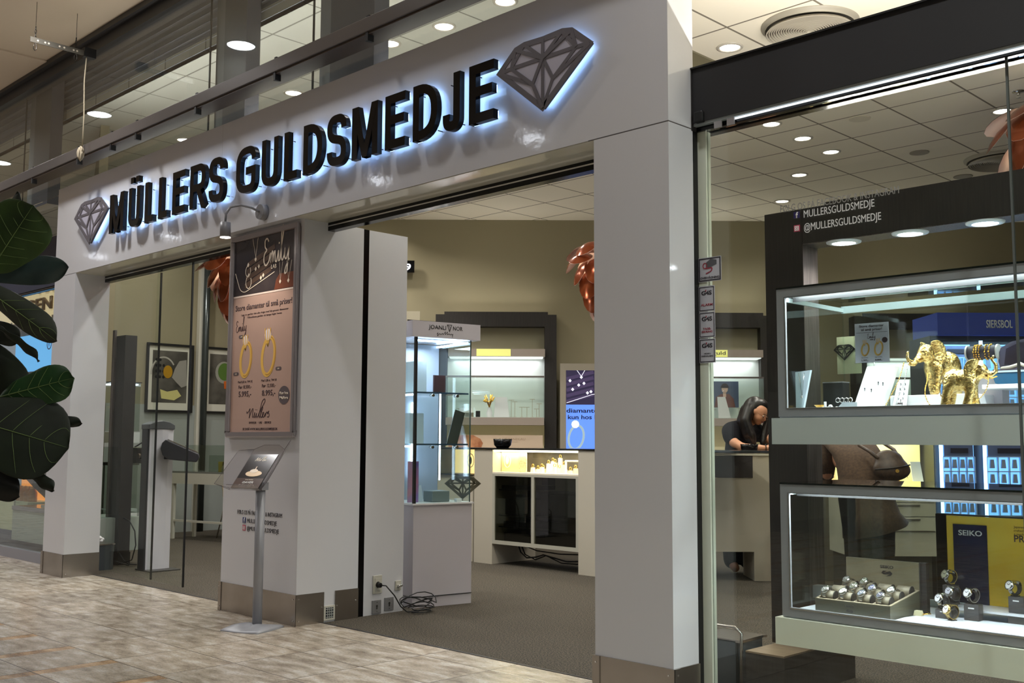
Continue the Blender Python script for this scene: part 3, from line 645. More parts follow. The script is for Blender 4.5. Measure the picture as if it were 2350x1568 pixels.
for x, a1, a2, a3 in ((-0.205, 'Med 0,50 ct. TW.VS', 'Før 8.500,-', '5.995,-'), (0.10, 'Med 1,00 ct. TW.VS', 'Før 12.500,-', '8.995,-')):
    text(a1, 0.016, (x, -0.0125, 0.385), INK, ps, width=0.19); text(a2, 0.024, (x, -0.0125, 0.345), INK, ps, width=0.17); text(a3, 0.040, (x, -0.0125, 0.288), INK, ps, width=0.165, bold=0.012)
MB().prism([(0.29 + 0.068 * math.cos(k * PI / 16), 0.285 + 0.062 * math.sin(k * PI / 16)) for k in range(32)], -0.0135, -0.0125).build('round_badge', MATS['badge_grey'], ps)
text('Kun hos', 0.02, (0.29, -0.0137, 0.290), IV, ps, width=0.1, bold=0.01); text('Müllers', 0.02, (0.29, -0.0137, 0.258), IV, ps, width=0.1, bold=0.01)
def script_mullers(mt, ox, oz, s, y, parent, w, name='signature', sz=.5):
    g = MB(); P = []
    P.append([(.0, .62), (-.03, .4), (.12, .55), (.28, .95), (.2, .0)]); P.append([(.2, .0), (.36, .6), (.52, .95), (.46, .1), (.56, .05), (.66, .5)])
    P.append([(.66, .5), (.62, .12), (.7, .02), (.82, .5), (.78, .1), (.88, .05), (1.04, .5), (1.5, 1.5), (1.44, 1.72), (1.24, 1.5), (.98, .15), (1.05, .02), (1.14, .3)])
    P.append([(1.14, .3), (1.32, .9), (1.26, 1.0), (1.18, .7), (1.12, .1), (1.22, .03), (1.36, .3), (1.42, .48), (1.3, .5), (1.28, .1), (1.4, .03), (1.56, .5), (1.5, .1)])
    P.append([(1.5, .1), (1.58, .45), (1.7, .55), (1.66, .3), (1.82, .6), (1.74, .5), (1.86, .25), (1.78, .02), (1.68, .1)])
    P.append([(.72, .72), (.73, .76)]); P.append([(.82, .72), (.83, .76)])
    for p in P: stroke(g, fillet([(ox + a_ * s, oz + b2 * s * sz) for a_, b2 in p], s * .16), w, y, y + 0.001)
    return g.build(name, mt, parent)
script_mullers(INK, -0.17, 0.135, 0.155, -0.0135, ps, 0.006)
text('SMYKKER  ·  URE  ·  SERVICE', 0.015, (0, -0.0125, 0.096), INK, ps, width=0.28)
text('SE OGSÅ WWW.MULLERSGULDSMEDJE.DK', 0.016, (0.0, -0.0125, 0.052), INK, ps, width=0.44, bold=0.006)

# social media lettering on the pillar
FBK = mat('badge_blue', (46, 58, 112), 0.5); IGM = mat('badge_pink', (178, 62, 88), 0.5); WH = mat('print_white', (232, 232, 232), 0.5)
def social(loc, ink, label, wide, size, parent_rz=0.0, fb=FBK, gap=0.057, head=None, iconx=None, ks=1.3, kw=(.66, .71)):
    t = thing('follow_us_lettering', label, 'lettering', loc, parent_rz)
    if head: text(head, size, (0, 0, 0), ink, t, width=wide, align='CENTER')
    for i, s_ in enumerate(('MULLERSGULDSMEDJE', '@MULLERSGULDSMEDJE')):
        z = -gap * (i + 1) - 0.003; ic = iconx
        BX('badge', (ic, ic + size * ks, -0.0012, 0, z + size * (.5 - ks / 2), z + size * (.5 + ks / 2)), fb if i == 0 else IGM, t)
        if i == 0: text('f', size * ks * .9, (ic + size * ks * .55, -0.0012, z + size * (.5 - ks * .45)), WH, t, bold=0.03, name='badge_mark')
        else:
            g = MB(); cx, cz = ic + size * ks / 2, z + size * .5; q = size * ks * .3
            stroke(g, [(cx - q, cz - q), (cx + q, cz - q), (cx + q, cz + q), (cx - q, cz + q)], size * .09, -0.0022, -0.0012, closed=True); stroke(g, [(cx + q * .5 * math.cos(k * PI / 6), cz + q * .5 * math.sin(k * PI / 6)) for k in range(12)], size * .09, -0.0022, -0.0012, closed=True); g.build('badge_mark', WH, t)
        text(s_, size, (ic + size * (ks + .6), 0, z), ink, t, width=wide * kw[i], align='LEFT')
    return t
social((-6.397, 0.078, 0.686), mat('ink_dark', (48, 44, 50), 0.6), 'black follow-us lettering low on the middle pillar behind the leaflet stand', 0.56, 0.030, head='FØLG OS PÅ FACEBOOK & INSTAGRAM', iconx=-0.207, gap=0.052)
social((-2.16, 0.243, 2.250), mat('print_grey_white', (214, 214, 214), 0.5), 'white follow-us lettering stuck on the large window', 0.55, 0.034, head=None, iconx=-0.212, gap=0.060, fb=mat('badge_night', (40, 34, 92), 0.5), ks=.85, kw=(.595, .645))
t = thing('window_heading', 'faint grey heading line above the white window lettering', 'lettering', (-2.163, 0.243, 2.226)); text('FØLG OS PÅ FACEBOOK & INSTAGRAM', 0.033, (0, 0, 0), mat('print_faint', (136, 134, 130), 0.6), t, width=0.55)

# ---------------------------------------------------------------- stickers on the window edge
def sticker(z0, z1, w, kind, label, x=-2.874):
    t = thing('security_sticker', label, 'sticker', (x, 0.232, z0), group='stickers on the window edge'); h = z1 - z0
    BX('backing', (0, w, -0.001, 0, 0, h), mat('sticker_grey', (176, 176, 184), 0.4), t, bevel=0.0)
    g = MB(); m_ = 0.006; stroke(g, [(m_, m_), (w - m_, m_), (w - m_, h - m_), (m_, h - m_)], 0.0035 if kind else 0.006, -0.0018, -0.001, closed=True); g.build('border', mat('ink_dark2', (46, 42, 48), 0.5), t)
    INK2 = MATS['ink_dark2']; RED = mat('sticker_red', (138, 34, 52), 0.5)
    if kind == 0:
        g = MB(); g.prism([(w * .36, h * .80), (w * .55, h * .92), (w * .80, h * .86), (w * .80, h * .68), (w * .42, h * .55), (w * .34, h * .62)], -0.0025, -0.001); g.build('camera_symbol', mat('sticker_cam', (76, 76, 80), 0.5), t)
        g = MB(); stroke(g, [(w * .30 + .011 * math.cos(k * PI / 6), h * .66 + .013 * math.sin(k * PI / 6)) for k in range(12)], 0.004, -0.003, -0.0015, closed=True); stroke(g, fillet([(w * .32, h * .54), (w * .62, h * .56), (w * .58, h * .42), (w * .34, h * .33)], .012), 0.005, -0.0026, -0.001); g.build('camera_bracket', RED, t)
        text('OVERVÅGNING', 0.011, (w / 2, -0.001, 0.013), INK2, t, width=w * .82, bold=0.02)
    else:
        text('G4S', 0.020, (w / 2, -0.001, h - 0.042), INK2, t, width=w * .64, bold=0.035, name='company_mark')
        g = MB(); g.prism([(w * .42, h - .018), (w * .5, h - .018), (w * .46, h - .030)], -0.0028, -0.0022); g.build('red_tick', RED, t)
        if kind == 1: text('ALARM', 0.012, (w / 2, -0.001, 0.026), RED, t, width=w * .72, bold=0.02)
        elif kind == 2: text('TAGE-', 0.010, (w / 2, -0.001, 0.038), RED, t, width=w * .5, bold=0.02); text('SIKRING', 0.010, (w / 2, -0.001, 0.024), RED, t, width=w * .66, bold=0.02)
        else: text('VIDEO', 0.007, (w / 2, -0.001, 0.040), INK2, t, width=w * .4); text('OVERVÅGNING', 0.008, (w / 2, -0.001, 0.028), INK2, t, width=w * .72)
sticker(1.953, 2.068, 0.128, 0, 'square surveillance sticker with a camera symbol, topmost on the window edge')
sticker(1.812, 1.933, 0.090, 1, 'grey security sticker reading ALARM, second from the top')
sticker(1.688, 1.810, 0.090, 2, 'grey security sticker with two red words, third from the top')
sticker(1.570, 1.684, 0.090, 3, 'grey security sticker, lowest of the four on the window edge')

# ---------------------------------------------------------------- sockets and vent on the returns
def wallplate(x, y, z, w, h, label, kind):
    t = thing('wall_socket' if kind != 'vent' else 'wall_vent', label, 'socket' if kind != 'vent' else 'wall vent', (x, y, z))
    BX('plate', (0, 0.008, -w / 2, w / 2, -h / 2, h / 2), mat('socket_white' if kind != 'metal' else 'socket_metal', (190, 188, 176) if kind != 'metal' else (150, 150, 152), 0.35, 0 if kind != 'metal' else .5), t, bevel=0.002)
    if kind == 'power':
        BX('insert', (0.008, 0.012, -w * .32, w * .32, -h * .34, h * .34), MATS['socket_white'], t); MB().cyl((0.006, 0, 0), (0.013, 0, 0), 0.021, n=20).build('recess', mat('socket_dark', (52, 50, 46), 0.6), t)
    if kind == 'metal':
        k_ = MB(); k_.cyl((0.008, 0, 0.006), (0.0095, 0, 0.006), 0.008, n=12).box(0.008, 0.0095, -0.005, 0.005, -0.016, 0.004); k_.build('slot', MATS['socket_dark'], t)
        s_ = MB()
        for a_, b2 in ((0, .03), (0, -.03)): s_.cyl((0.008, a_, b2), (0.0095, a_, b2), 0.003, n=8)
        s_.build('screw', CHROME, t)
    if kind == 'vent':
        BX('grille_back', (0.008, 0.009, -w * .34, w * .34, -h * .34, h * .36), mat('vent_black', (30, 38, 46), 0.5), t); g = MB()
        for i in range(-1, 2): g.box(0.009, 0.011, w * .17 * i - 0.0022, w * .17 * i + 0.0022, -h * .34, h * .36)
        for i in range(-1, 3): g.box(0.009, 0.011, -w * .34, w * .34, h * .175 * (i - .5) - 0.002, h * .175 * (i - .5) + 0.002)
        g.build('grille', mat('grille_pale', (176, 178, 172), 0.4), t)
    if kind == 'hook': MB().box(0.008, 0.03, -0.012, 0.014, -0.008, 0.004).cyl((0.02, -.012, .0), (0.03, 0.02, .0), 0.006, n=8).build('key_switch', CHROME, t)
    return t
sx = -5.945
wp = wallplate(sx, 0.752, 0.205, 0.078, 0.125, 'white power socket with a black plug, on the return beside the door gap', 'power')
wallplate(sx, 0.748, 0.053, 0.078, 0.092, 'square metal socket plate low on the return, left of the pair', 'metal'); wallplate(sx, 0.858, 0.062, 0.08, 0.092, 'square metal socket plate low on the return, right of the pair', 'metal')
wallplate(sx, 0.937, 0.182, 0.052, 0.066, 'small chrome key switch on the return near its inner edge', 'hook')
wallplate(-5.932, 0.340, 0.058, 0.09, 0.098, 'small square vent let into the skirting of the middle pillar', 'vent')
pc = tag(MB().cyl((-5.93, 0.752, 0.203), (-5.905, 0.752, 0.203), 0.017, n=12).tube([(-5.905, 0.752, 0.203), (-5.88, 0.78, 0.20), (-5.86, 0.84, 0.13), (-5.85, 0.89, 0.05), (-5.83, 0.93, 0.012), (-5.80, 1.0, 0.008), (-5.83, 1.08, 0.02)], 0.0045, 6).build('power_cable', BLK), 'black power cable plugged into the white socket and dropping to the carpet', 'cable')
cb = MB()
for i in range(6):
    a0 = i * 1.1; pts = []; cx, cy = -5.80 + 0.02 * math.cos(a0), 1.02 + 0.03 * math.sin(a0)
    for k in range(15):
        t = 2 * PI * k / 14
        pts.append((cx + (0.05 + .01 * i) * math.cos(t) , cy + (0.08 + .012 * i) * math.sin(t), 0.012 + 0.028 * i * (0.35 + abs(math.sin(t + a0)) * .5)))
    cb.tube(pts, 0.004, 6)
tag(cb.build('cable_coil', BLK), 'tangled coil of black cable on the carpet beside the display tower', 'cable')
# ---------------------------------------------------------------- leaflet stand
ls = thing('leaflet_stand', 'grey floor stand with a slanted clear leaflet tray before the middle pillar', 'stand', (-6.035, -0.175, 0), 0.38)
SG = mat('stand_grey', (150, 152, 158), 0.4, 0.2)
bs = MB(); n = 40; prof = [(1.0, 0.0), (1.0, 0.012), (0.9, 0.024), (0.55, 0.034), (0.12, 0.038), (0.0, 0.038)]; vs = []
for s_, z in prof:
    for k in range(n):
        t = 2 * PI * k / n; c, s2 = math.cos(t), math.sin(t); q = 0.15 * s_ / max(abs(c), abs(s2)) ** 0.82
        zz = z * (0.72 + 0.28 * math.cos(2 * t)) if 0 < s_ < 1.01 else z
        vs.append((q * c, q * s2, zz))
bs.add(vs, [(i * n + k, i * n + (k + 1) % n, (i + 1) * n + (k + 1) % n, (i + 1) * n + k) for i in range(len(prof) - 1) for k in range(n)], True).build('base', SG, ls)
MB().cyl((0.02, 0.02, 0.03), (0.02, 0.02, 0.90), 0.031, n=20).box(-0.02, 0.06, -0.02, 0.05, 0.88, 0.93).build('pole', SG, ls)
# tray: local frame, bottom edge y=-0.12 z=0.885, top y=0.115 z=1.125
def T(u, v, n_=0.0):   # u across, v up the slope, n_ off the slope
    return (u, -0.12 + v * 0.70 - n_ * 0.71, 0.885 + v * 0.714 + n_ * 0.70)
tr_ = MB(); w = 0.118
def slab(mb, P, th=0.003):
    P = [Vector(p) for p in P]; nn = (P[1] - P[0]).cross(P[-1] - P[0]).normalized() * th; k = len(P)
    mb.add(P + [p + nn for p in P], [tuple(range(k)), tuple(range(2 * k - 1, k - 1, -1))] + [(i, (i + 1) % k, (i + 1) % k + k, i + k) for i in range(k)])
slab(tr_, [T(-w, 0), T(w, 0), T(w, 0.36), T(w * .5, 0.40), T(-w * .5, 0.40), T(-w, 0.36)])
slab(tr_, [T(-w, 0), T(-w, 0.36), T(-w - 0.07, 0.30, 0.05), T(-w - 0.085, -0.005, 0.06)])
slab(tr_, [T(w, 0), T(w, 0.36), T(w + 0.055, 0.40, 0.05), T(w + 0.07, 0.36, 0.06), T(w + 0.07, 0.03, 0.06)])
slab(tr_, [T(-w, 0), T(w, 0), T(w, 0, 0.05), T(-w, 0, 0.05)])
tr_.build('tray', ACRY, ls)
ed = MB()
for P in ([T(-w, 0), T(-w - 0.085, -0.005, 0.06), T(-w - 0.07, 0.30, 0.05), T(-w, 0.36)], [T(-w, 0.36), T(-w * .5, 0.40), T(w * .5, 0.40), T(w, 0.36)], [T(w, 0.36), T(w + 0.055, 0.40, 0.05), T(w + 0.07, 0.36, 0.06), T(w + 0.07, 0.03, 0.06), T(w, 0)], [T(-w, 0, 0.05), T(w, 0, 0.05)], [T(-w - 0.085, -0.005, 0.06), T(-w, 0.012, 0.0)], [T(w, 0), T(w, .36)]): ed.tube(P, 0.0016, 5)
ed.build('tray_edge', mat('acrylic_edge', (104, 98, 100), 0.3), ls)
lf = thing('leaflet', 'black glossy leaflet lying in the clear tray of the floor stand', 'leaflet', ls.location + Matrix.Rotation(0.38, 3, 'Z') @ Vector(T(0, 0.006, 0.006)), 0.38)
lf.rotation_euler = (math.radians(45.5), 0, 0.38)
BX('cover', (-0.105, 0.105, 0, 0.297, 0, 0.006), mat('leaflet_dark', (38, 34, 38), 0.12), lf); BX('cover_foot', (-0.105, 0.105, 0.0, 0.085, 0.006, 0.0065), mat('leaflet_brown', (78, 62, 58), 0.15), lf)
def flat(mb_fn, name, mt, parent, rx=-PI / 2):
    pass
g = MB()
for k_, (x0, z0, s_) in enumerate([(-0.045, 0.235, 0.055)]):
    for p in ([(.0, .0), (.1, .5), (.2, 1.0), (.25, .0), (.5, .9), (.5, .05), (.6, .05), (.7, .5), (.72, .05), (.85, .5), (1.1, 1.1), (1.3, 1.25), (1.0, .1), (1.15, .05), (1.35, .5), (1.3, .1), (1.6, .4)],):
        stroke(g, fillet([(x0 + a_ * s_, z0 + b2 * s_ * .6) for a_, b2 in p], .006), 0.0035, 0.006, 0.0068, plane='xy')
g.build('signature', IV, lf)
MB().prism([(0.062 * math.cos(t * PI / 10) + .004, 0.125 + 0.026 * math.sin(t * PI / 10)) for t in range(20)], 0.006, 0.0075, 'xy').build('gift_photo', mat('gift_gold', (206, 170, 116), 0.3), lf)
MB().prism([(0.03 * math.cos(t * PI / 8) - .004, 0.147 + 0.016 * math.sin(t * PI / 8)) for t in range(16)], 0.0075, 0.0085, 'xy').box(-.003, .003, .15, .185, .0075, .009).build('gift_ribbon', mat('gift_cream', (232, 214, 190), 0.4), lf)
o = text('GAVER', 0.017, (0.0, 0.040, 0.0066), WH, lf, width=0.085, bold=0.02, shear=0.2, tilt=0.0); o = text('til enhver anledning', 0.008, (0.0, 0.024, 0.0066), IV, lf, width=0.12, tilt=0.0); o = text('årets bedste', 0.007, (0, 0.068, 0.0066), IV, lf, width=0.06, tilt=0.0)

# ---------------------------------------------------------------- customer terminal column behind the left opening
gc = thing('terminal_column', 'white upright column with domed grey cap and a tilted screen arm in the left opening', 'terminal column', (-9.405, 0.855, 0))
CW = mat('column_white', (206, 204, 214), 0.3); CG = mat('cap_grey', (88, 90, 94), 0.4)
col = MB(); pr = [(0.058 * 1.0, -0.118), (0.070, -0.06), (0.075, 0), (0.070, 0.06), (0.058, 0.118), (-0.04, 0.118), (-0.04, -0.118)]; col.prism(pr, 0.01, 1.30, 'xy'); col.build('column', CW, gc)
MB().box(-0.075, -0.04, -0.13, 0.13, 0.01, 1.31).box(-0.05, 0.05, -0.135, -0.119, 0.01, 1.31).build('edge_profile', mat('profile_dark', (46, 46, 50), 0.35), gc)
cp = [(-0.138, 0), (-0.138, 0.045), (-0.07, 0.072), (0, 0.080), (0.07, 0.068), (0.122, 0.04), (0.122, 0)]
MB().prism(cp, -0.08, 0.08, 'yz').build('cap', CG, gc, loc=(0, 0, 1.30), bevel=0.006)
BX('foot_plate', (-0.10, 0.20, -0.14, 0.16, 0.0, 0.012), CHAR, gc, bevel=0.003)
ar = MB(); ar.box(0.07, 0.085, 0.02, 0.10, 1.02, 1.12).box(0.08, 0.17, 0.035, 0.085, 1.035, 1.105); ar.build('arm', mat('arm_grey', (74, 74, 80), 0.45), gc, bevel=0.004)
E1 = Vector((0.50, 0.86, 0)); E2 = Vector((0.86, -0.50, 0)); o0 = Vector((0.16, 0.06, 1.04))
hs = MB(); side = [(-0.09, 0.135), (-0.06, 0.165), (0.235, 0.035), (0.245, 0.0), (0.22, -0.045), (-0.03, -0.02), (-0.085, 0.02), (-0.105, 0.08)]
vs = [o0 + E1 * a_ + E2 * s_ * 0.085 + Vector((0, 0, b2)) for s_ in (-1, 1) for a_, b2 in side]; n = len(side)
hs.add(vs, [tuple(range(n)), tuple(range(2 * n - 1, n - 1, -1))] + [(i, (i + 1) % n, (i + 1) % n + n, i + n) for i in range(n)]); hs.build('screen_housing', mat('housing_dark', (52, 52, 58), 0.4), gc, bevel=0.008)
sc = MB(); up = Vector((0, 0, 1)); a0 = o0 + E1 * -0.045 + up * 0.163; a1 = o0 + E1 * 0.225 + up * 0.044; nn = Vector((E1.x * .4, E1.y * .4, .9)) * 0.006
sc.add([a0 - E2 * .072, a1 - E2 * .072, a1 + E2 * .072, a0 + E2 * .072] + [v + nn for v in (a0 - E2 * .072, a1 - E2 * .072, a1 + E2 * .072, a0 + E2 * .072)], [(0, 1, 2, 3), (4, 5, 6, 7), (0, 1, 5, 4), (1, 2, 6, 5), (2, 3, 7, 6), (3, 0, 4, 7)]); sc.build('screen', mat('screen_brownish', (104, 96, 88), 0.2), gc)

# ---------------------------------------------------------------- waste bins
def bin_(x, y, label, h=0.36):
    t = thing('waste_bin', label, 'bin', (x, y, 0), group='small waste bins')
    MB().prism([(-.10, -.12), (.10, -.12), (.12, -.09), (.12, .09), (.10, .12), (-.10, .12), (-.12, .09), (-.12, -.09)], 0, h * .78, 'xy').build('bucket', mat('bin_grey', (78, 84, 88), 0.25, 0.3), t)
    MB().prism([(-.13, -.12), (.13, -.12), (.13, -.10), (.12, .10), (.13, .12), (-.13, .12)], h * .76, h * .8, 'xy').build('rim', STEEL, t)
    l = MB(); l.tube([(-.125, -.12, h * .3), (-.125, -.12, h * .9), (-.08, -.12, h), (.10, -.12, h), (.135, -.12, h * .92), (.13, -.12, .02)], 0.008, 8); l.build('hoop', STEEL, t)
    return t
bin_(-3.04, 0.72, 'dark bin with a curved metal hoop behind the window glass beside the right pillar', 0.30)
b = bin_(-9.79, 0.47, 'grey bin with crumpled white paper behind the left pillar', 0.30)
cr = MB()
for i in range(9):
    a_ = R.random() * 6; cr.ball((0.05 + 0.05 * math.cos(a_), -0.03 + 0.05 * math.sin(a_), 0.27 + 0.012 * (i % 3)), 0.035, (1, .7, .5), 6, 4)
tag(cr.build('crumpled_paper', WHITEM, loc=b.location), 'crumpled white paper sticking out of the grey bin behind the left pillar', 'paper')

# ---------------------------------------------------------------- left wing: wood post, small showcases, pictures, table, chairs
lp = thing('display_post', 'tall dark wood display post just behind the left pillar', 'display unit', (-9.93, 0.74, 0))
BX('post', (-0.24, 0.0, 0.0, 0.12, 0.12, 2.22), WOOD, lp); BX('side_strip', (-0.24, -0.19, -0.02, 0.0, 0.12, 2.28), WOODG, lp); BX('foot', (-0.22, -0.02, 0.02, 0.14, 0.0, 0.12), BLK, lp)
cb = MB(); cb.tube([(0, 0.05, 0.45), (0.07, 0.08, 0.42), (0.14, 0.1, 0.33), (0.17, 0.1, 0.2), (0.14, 0.08, 0.06), (0.05, 0.0, 0.02), (0.0, -0.02, 0.05), (0.08, 0.0, 0.03), (0.15, 0.05, 0.012)], 0.006, 6)
cb.tube([(0.0, 0.02, 0.12), (0.06, 0.04, 0.05), (0.12, 0.06, 0.02), (0.2, 0.1, 0.02)], 0.006, 6)
tag(cb.build('power_cable', BLK, loc=lp.location), 'black cable looping beside the wood post onto the carpet', 'cable')
MB_ = MB()
sc2 = thing('small_showcase', 'narrow glass showcase with a gold stand, upper one beside the dark wood post', 'showcase', (-10.83, 0.93, 1.29), group='narrow showcases by the wood post')
BX('glass_box', (0, 0.25, 0, 0.3, 0.0, 0.50), GLASSD, sc2); BX('top_light', (0.0, 0.24, 0.02, 0.28, 0.478, 0.492), mat('soft_led', (240, 250, 255), .4, emit=(225, 240, 255), es=3), sc2); BX('top_edge', (0, 0.26, -0.005, 0.31, 0.502, 0.51), BLK, sc2)
BX('base_panel', (0, 0.27, -0.01, 0.3, -0.12, -0.01), CASEP, sc2)
st = thing('jewellery_stand', 'gold and white jewellery stand in the narrow showcase by the wood post', 'jewellery stand', (-10.72, 1.06, 1.292))
MB().lathe([(0.05, 0), (0.05, 0.01), (0.012, 0.02), (0.012, 0.1), (0.05, 0.14), (0.058, 0.2), (0.04, 0.25), (0.01, 0.27), (0, 0.27)], n=16).build('bust', GOLDP, st); MB().ball((0, 0, .285), .016).build('pearl', WHITE, st)
sc3 = thing('small_showcase', 'narrow glass showcase over a white drawer, lower one beside the dark wood post', 'showcase', (-10.83, 0.93, 0.50), group='narrow showcases by the wood post')
BX('glass_box', (0, 0.25, 0, 0.3, 0.0, 0.44), GLASSD, sc3); BX('top_edge', (0, 0.26, -0.01, 0.31, 0.44, 0.47), BLK, sc3); BX('base_panel', (0, 0.27, -0.01, 0.3, -0.16, -0.01), CASEP, sc3)
BX('slanted_strut', (0.06, 0.075, 0.02, 0.03, 0.0, 0.44), BLK, sc3)
bxx = thing('equipment_box', 'dark box with a round knob on the low showcase beside the wood post', 'box', (-10.1, 0.93, 0.972)); BX('case', (0, 0.27, 0, 0.2, 0, 0.15), mat('brown_grey', (84, 76, 68), 0.5), bxx); MB().cyl((0.19, 0, .07), (0.19, -.03, .07), .028, n=16).build('knob', mat('knob_bronze', (110, 98, 84), .35, .6), bxx)
cc = MB(); cc.tube([(0.02, 0.02, 0.16), (0.1, 0.01, 0.175), (0.14, 0.03, 0.2), (0.2, 0.02, 0.175), (0.26, 0.03, 0.165)], 0.007, 6); tag(cc.build('cable_loop', BLK, loc=bxx.location), 'short black cable loop lying on the dark knob box', 'cable')

def picture(y, label, kind, w=0.66, h=0.90, z=1.56):
    t = thing('framed_picture', label, 'picture', (-12.985, y, z), PI / 2, group=None)
    g = MB(); f = 0.03
    ringframe(g, 0, w, -0.03, 0, 0, h, f)
    g.build('frame', BLK, t); BX('mount', (f, w - f, -0.012, -0.004, f, h - f), mat('mount_white', (206, 204, 192), 0.6), t)
    m_ = 0.085; BX('print', (m_, w - m_, -0.014, -0.012, m_ * 1.5, h - m_ * 1.1), noisemat('photo_grey', (40, 40, 38), (104, 100, 94), 3.0, 0.3), t)
    if kind == 0:
        g = MB(); rr_ = R
        for i in range(11): g.prism([(.14 + .05 * (i % 3) + .018 * math.cos(k), .46 + .075 * (i // 3) + .02 * math.sin(k)) for k in [q * PI / 5 for q in range(10)]], -0.0155, -0.014)
        g.build('gauge_holes', BLK, t)
        g = MB(); stroke(g, [(.24 + .17 * math.cos(q), .50 + .22 * math.sin(q)) for q in [k * .2 + .6 for k in range(14)]], .02, -0.0153, -0.0142); g.build('gauge_edge', mat('photo_pale', (176, 172, 164), .4), t)
        g = MB()
        g.prism([(.40, .58), (.46, .68), (.56, .70), (.575, .36), (.50, .33), (.42, .40), (.36, .46)], -0.016, -0.0145); g.build('photo_hand', mat('photo_skin', (150, 146, 140), .4), t)
        MB().prism([(.30 + .065 * math.cos(k * PI / 8), .53 + .085 * math.sin(k * PI / 8)) for k in range(16)], -0.017, -0.0155).build('photo_gold', mat('print_gold', (176, 132, 30), .35), t)
        MB().prism([(.22, .18), (.40, .16), (.50, .22), (.44, .30), (.30, .27), (.20, .30)], -0.0155, -0.0145).build('photo_ring', mat('print_pale_gold', (204, 196, 130), .35), t)
    else:
        MB().prism([(.30 + .13 * math.cos(k * PI / 10), .56 + .15 * math.sin(k * PI / 10)) for k in range(20)], -0.0155, -0.0145).build('photo_crucible', mat('photo_pale2', (150, 150, 140), .4), t)
        MB().prism([(.31 + .10 * math.cos(k * PI / 10), .57 + .12 * math.sin(k * PI / 10)) for k in range(20)], -0.0165, -0.0155).build('photo_green', mat('print_green', (84, 116, 50), .4), t)
        MB().prism([(.30, .44), (.36, .45), (.34, .34), (.31, .34)], -0.0172, -0.0165).build('photo_glow', mat('print_orange', (196, 98, 32), .4), t)
    return t
picture(2.46, 'large black framed photograph with a yellow gold ball on the left shop wall', 0)
picture(3.28, 'second black framed photograph with a green disc, next to the dark reflected column', 1)
struct('trim_wall_pilaster', MB().box(-13.0, -12.93, 3.17, 3.23, 0, 4.3), LAMC)
pp = tag(MB().cyl((-12.90, 3.25, 0), (-12.90, 3.25, 4.3), 0.045, n=12).build('reflected_column', mat('reflection_dark', (70, 76, 76), 0.25, 0.5)), 'dark reflection built as a column, running up the left shop wall between two photographs', 'reflection')  # a reflection modelled as a solid dark column

tb = thing('side_table', 'narrow white high table with glass screens inside the left opening', 'table', (-11.62, 2.62, 0), 0.20)
TW = mat('table_white', (206, 204, 192), 0.35)
BX('top', (-0.62, 0.75, -0.03, 0.36, 0.80, 0.822), mat('table_glass_top', (120, 124, 118), 0.08), tb); BX('apron', (-0.62, 0.75, -0.03, 0.0, 0.67, 0.80), TW, tb)
for x in (-0.61, 0.56):
    for y in (-0.02, 0.31): BX('leg', (x, x + 0.035, y, y + 0.035, 0, 0.67), TW, tb)
BX('stretcher', (-0.60, 0.58, -0.015, 0.01, 0.21, 0.235), TW, tb)
BX('glass_screen', (-0.42, -0.41, 0.0, 0.02, 0.82, 1.14), GLASSD, tb); BX('glass_screen', (-0.42, 0.36, 0.02, 0.03, 0.822, 1.14), GLASSD, tb); BX('glass_screen', (0.02, 0.6, 0.0, 0.01, 0.822, 1.02), GLASSD, tb)
BX('black_panel', (0.06, 0.6, 0.30, 0.33, 0.28, 0.67), BLK, tb)
# shell chairs at the table
def chair(x, y, rz, label, z=0.0):
    t = thing('shell_chair', label, 'chair', (x, y, z), rz, group='pale shell chairs by the high table')
    g = MB(); rows = []
    prof = [(-0.20, 0.455, .19), (-0.10, 0.445, .21), (0.02, 0.44, .21), (0.12, 0.45, .19), (0.18, 0.50, .13), (0.205, 0.58, .12), (0.215, 0.68, .17), (0.225, 0.78, .18), (0.235, 0.86, .13)]
    for y_, z_, hw in prof: rows.append([(hw * s_, y_ - 0.03 * abs(s_) ** 2 * (1 if z_ > .5 else 0), z_ + 0.02 * s_ * s_ * (1 if z_ < .5 else 0)) for s_ in (-1, -.6, 0, .6, 1)])
    vs = [p for r in rows for p in r] + [(p[0], p[1] + (.008 if p[2] > .5 else 0), p[2] - (.012 if p[2] < .5 else 0)) for r in rows for p in r]; n = 5; m_ = len(rows); N_ = n * m_
    fs = [(i * n + j, i * n + j + 1, (i + 1) * n + j + 1, (i + 1) * n + j) for i in range(m_ - 1) for j in range(n - 1)]; fs += [tuple(q + N_ for q in f[::-1]) for f in fs]
    rim = [j for j in range(n)] + [i * n + n - 1 for i in range(1, m_)] + [(m_ - 1) * n + j for j in range(n - 2, -1, -1)] + [i * n for i in range(m_ - 2, 0, -1)]
    fs += [(rim[i], rim[(i + 1) % len(rim)], rim[(i + 1) % len(rim)] + N_, rim[i] + N_) for i in range(len(rim))]
    o = g.add(vs, fs, True).build('shell', noisemat('pale_ply', (196, 176, 142), (216, 200, 170), 5, 0.35), t); m2 = o.modifiers.new('s', 'SUBSURF'); m2.levels = m2.render_levels = 1
    for sx_ in (-1, 1):
        for sy in (-1, 1): MB().tube([(0.03 * sx_, 0.03 * sy, 0.43), (0.10 * sx_, 0.10 * sy, 0.425), (0.155 * sx_, 0.155 * sy, 0.36), (0.215 * sx_, 0.215 * sy, 0.0)], 0.009, 8).build('leg', CHROME, t)
    return t
chair(-11.88, 3.22, 2.36, 'pale plywood shell chair with chrome legs under the high table, nearer one'); chair(-11.40, 3.36, 2.6, 'pale plywood shell chair with chrome legs under the high table, farther one')
ml = thing('magnifier_lamp', 'white workbench machine with dark bent handle behind the second photograph', 'bench machine', (-12.1, 3.97, 0.83))
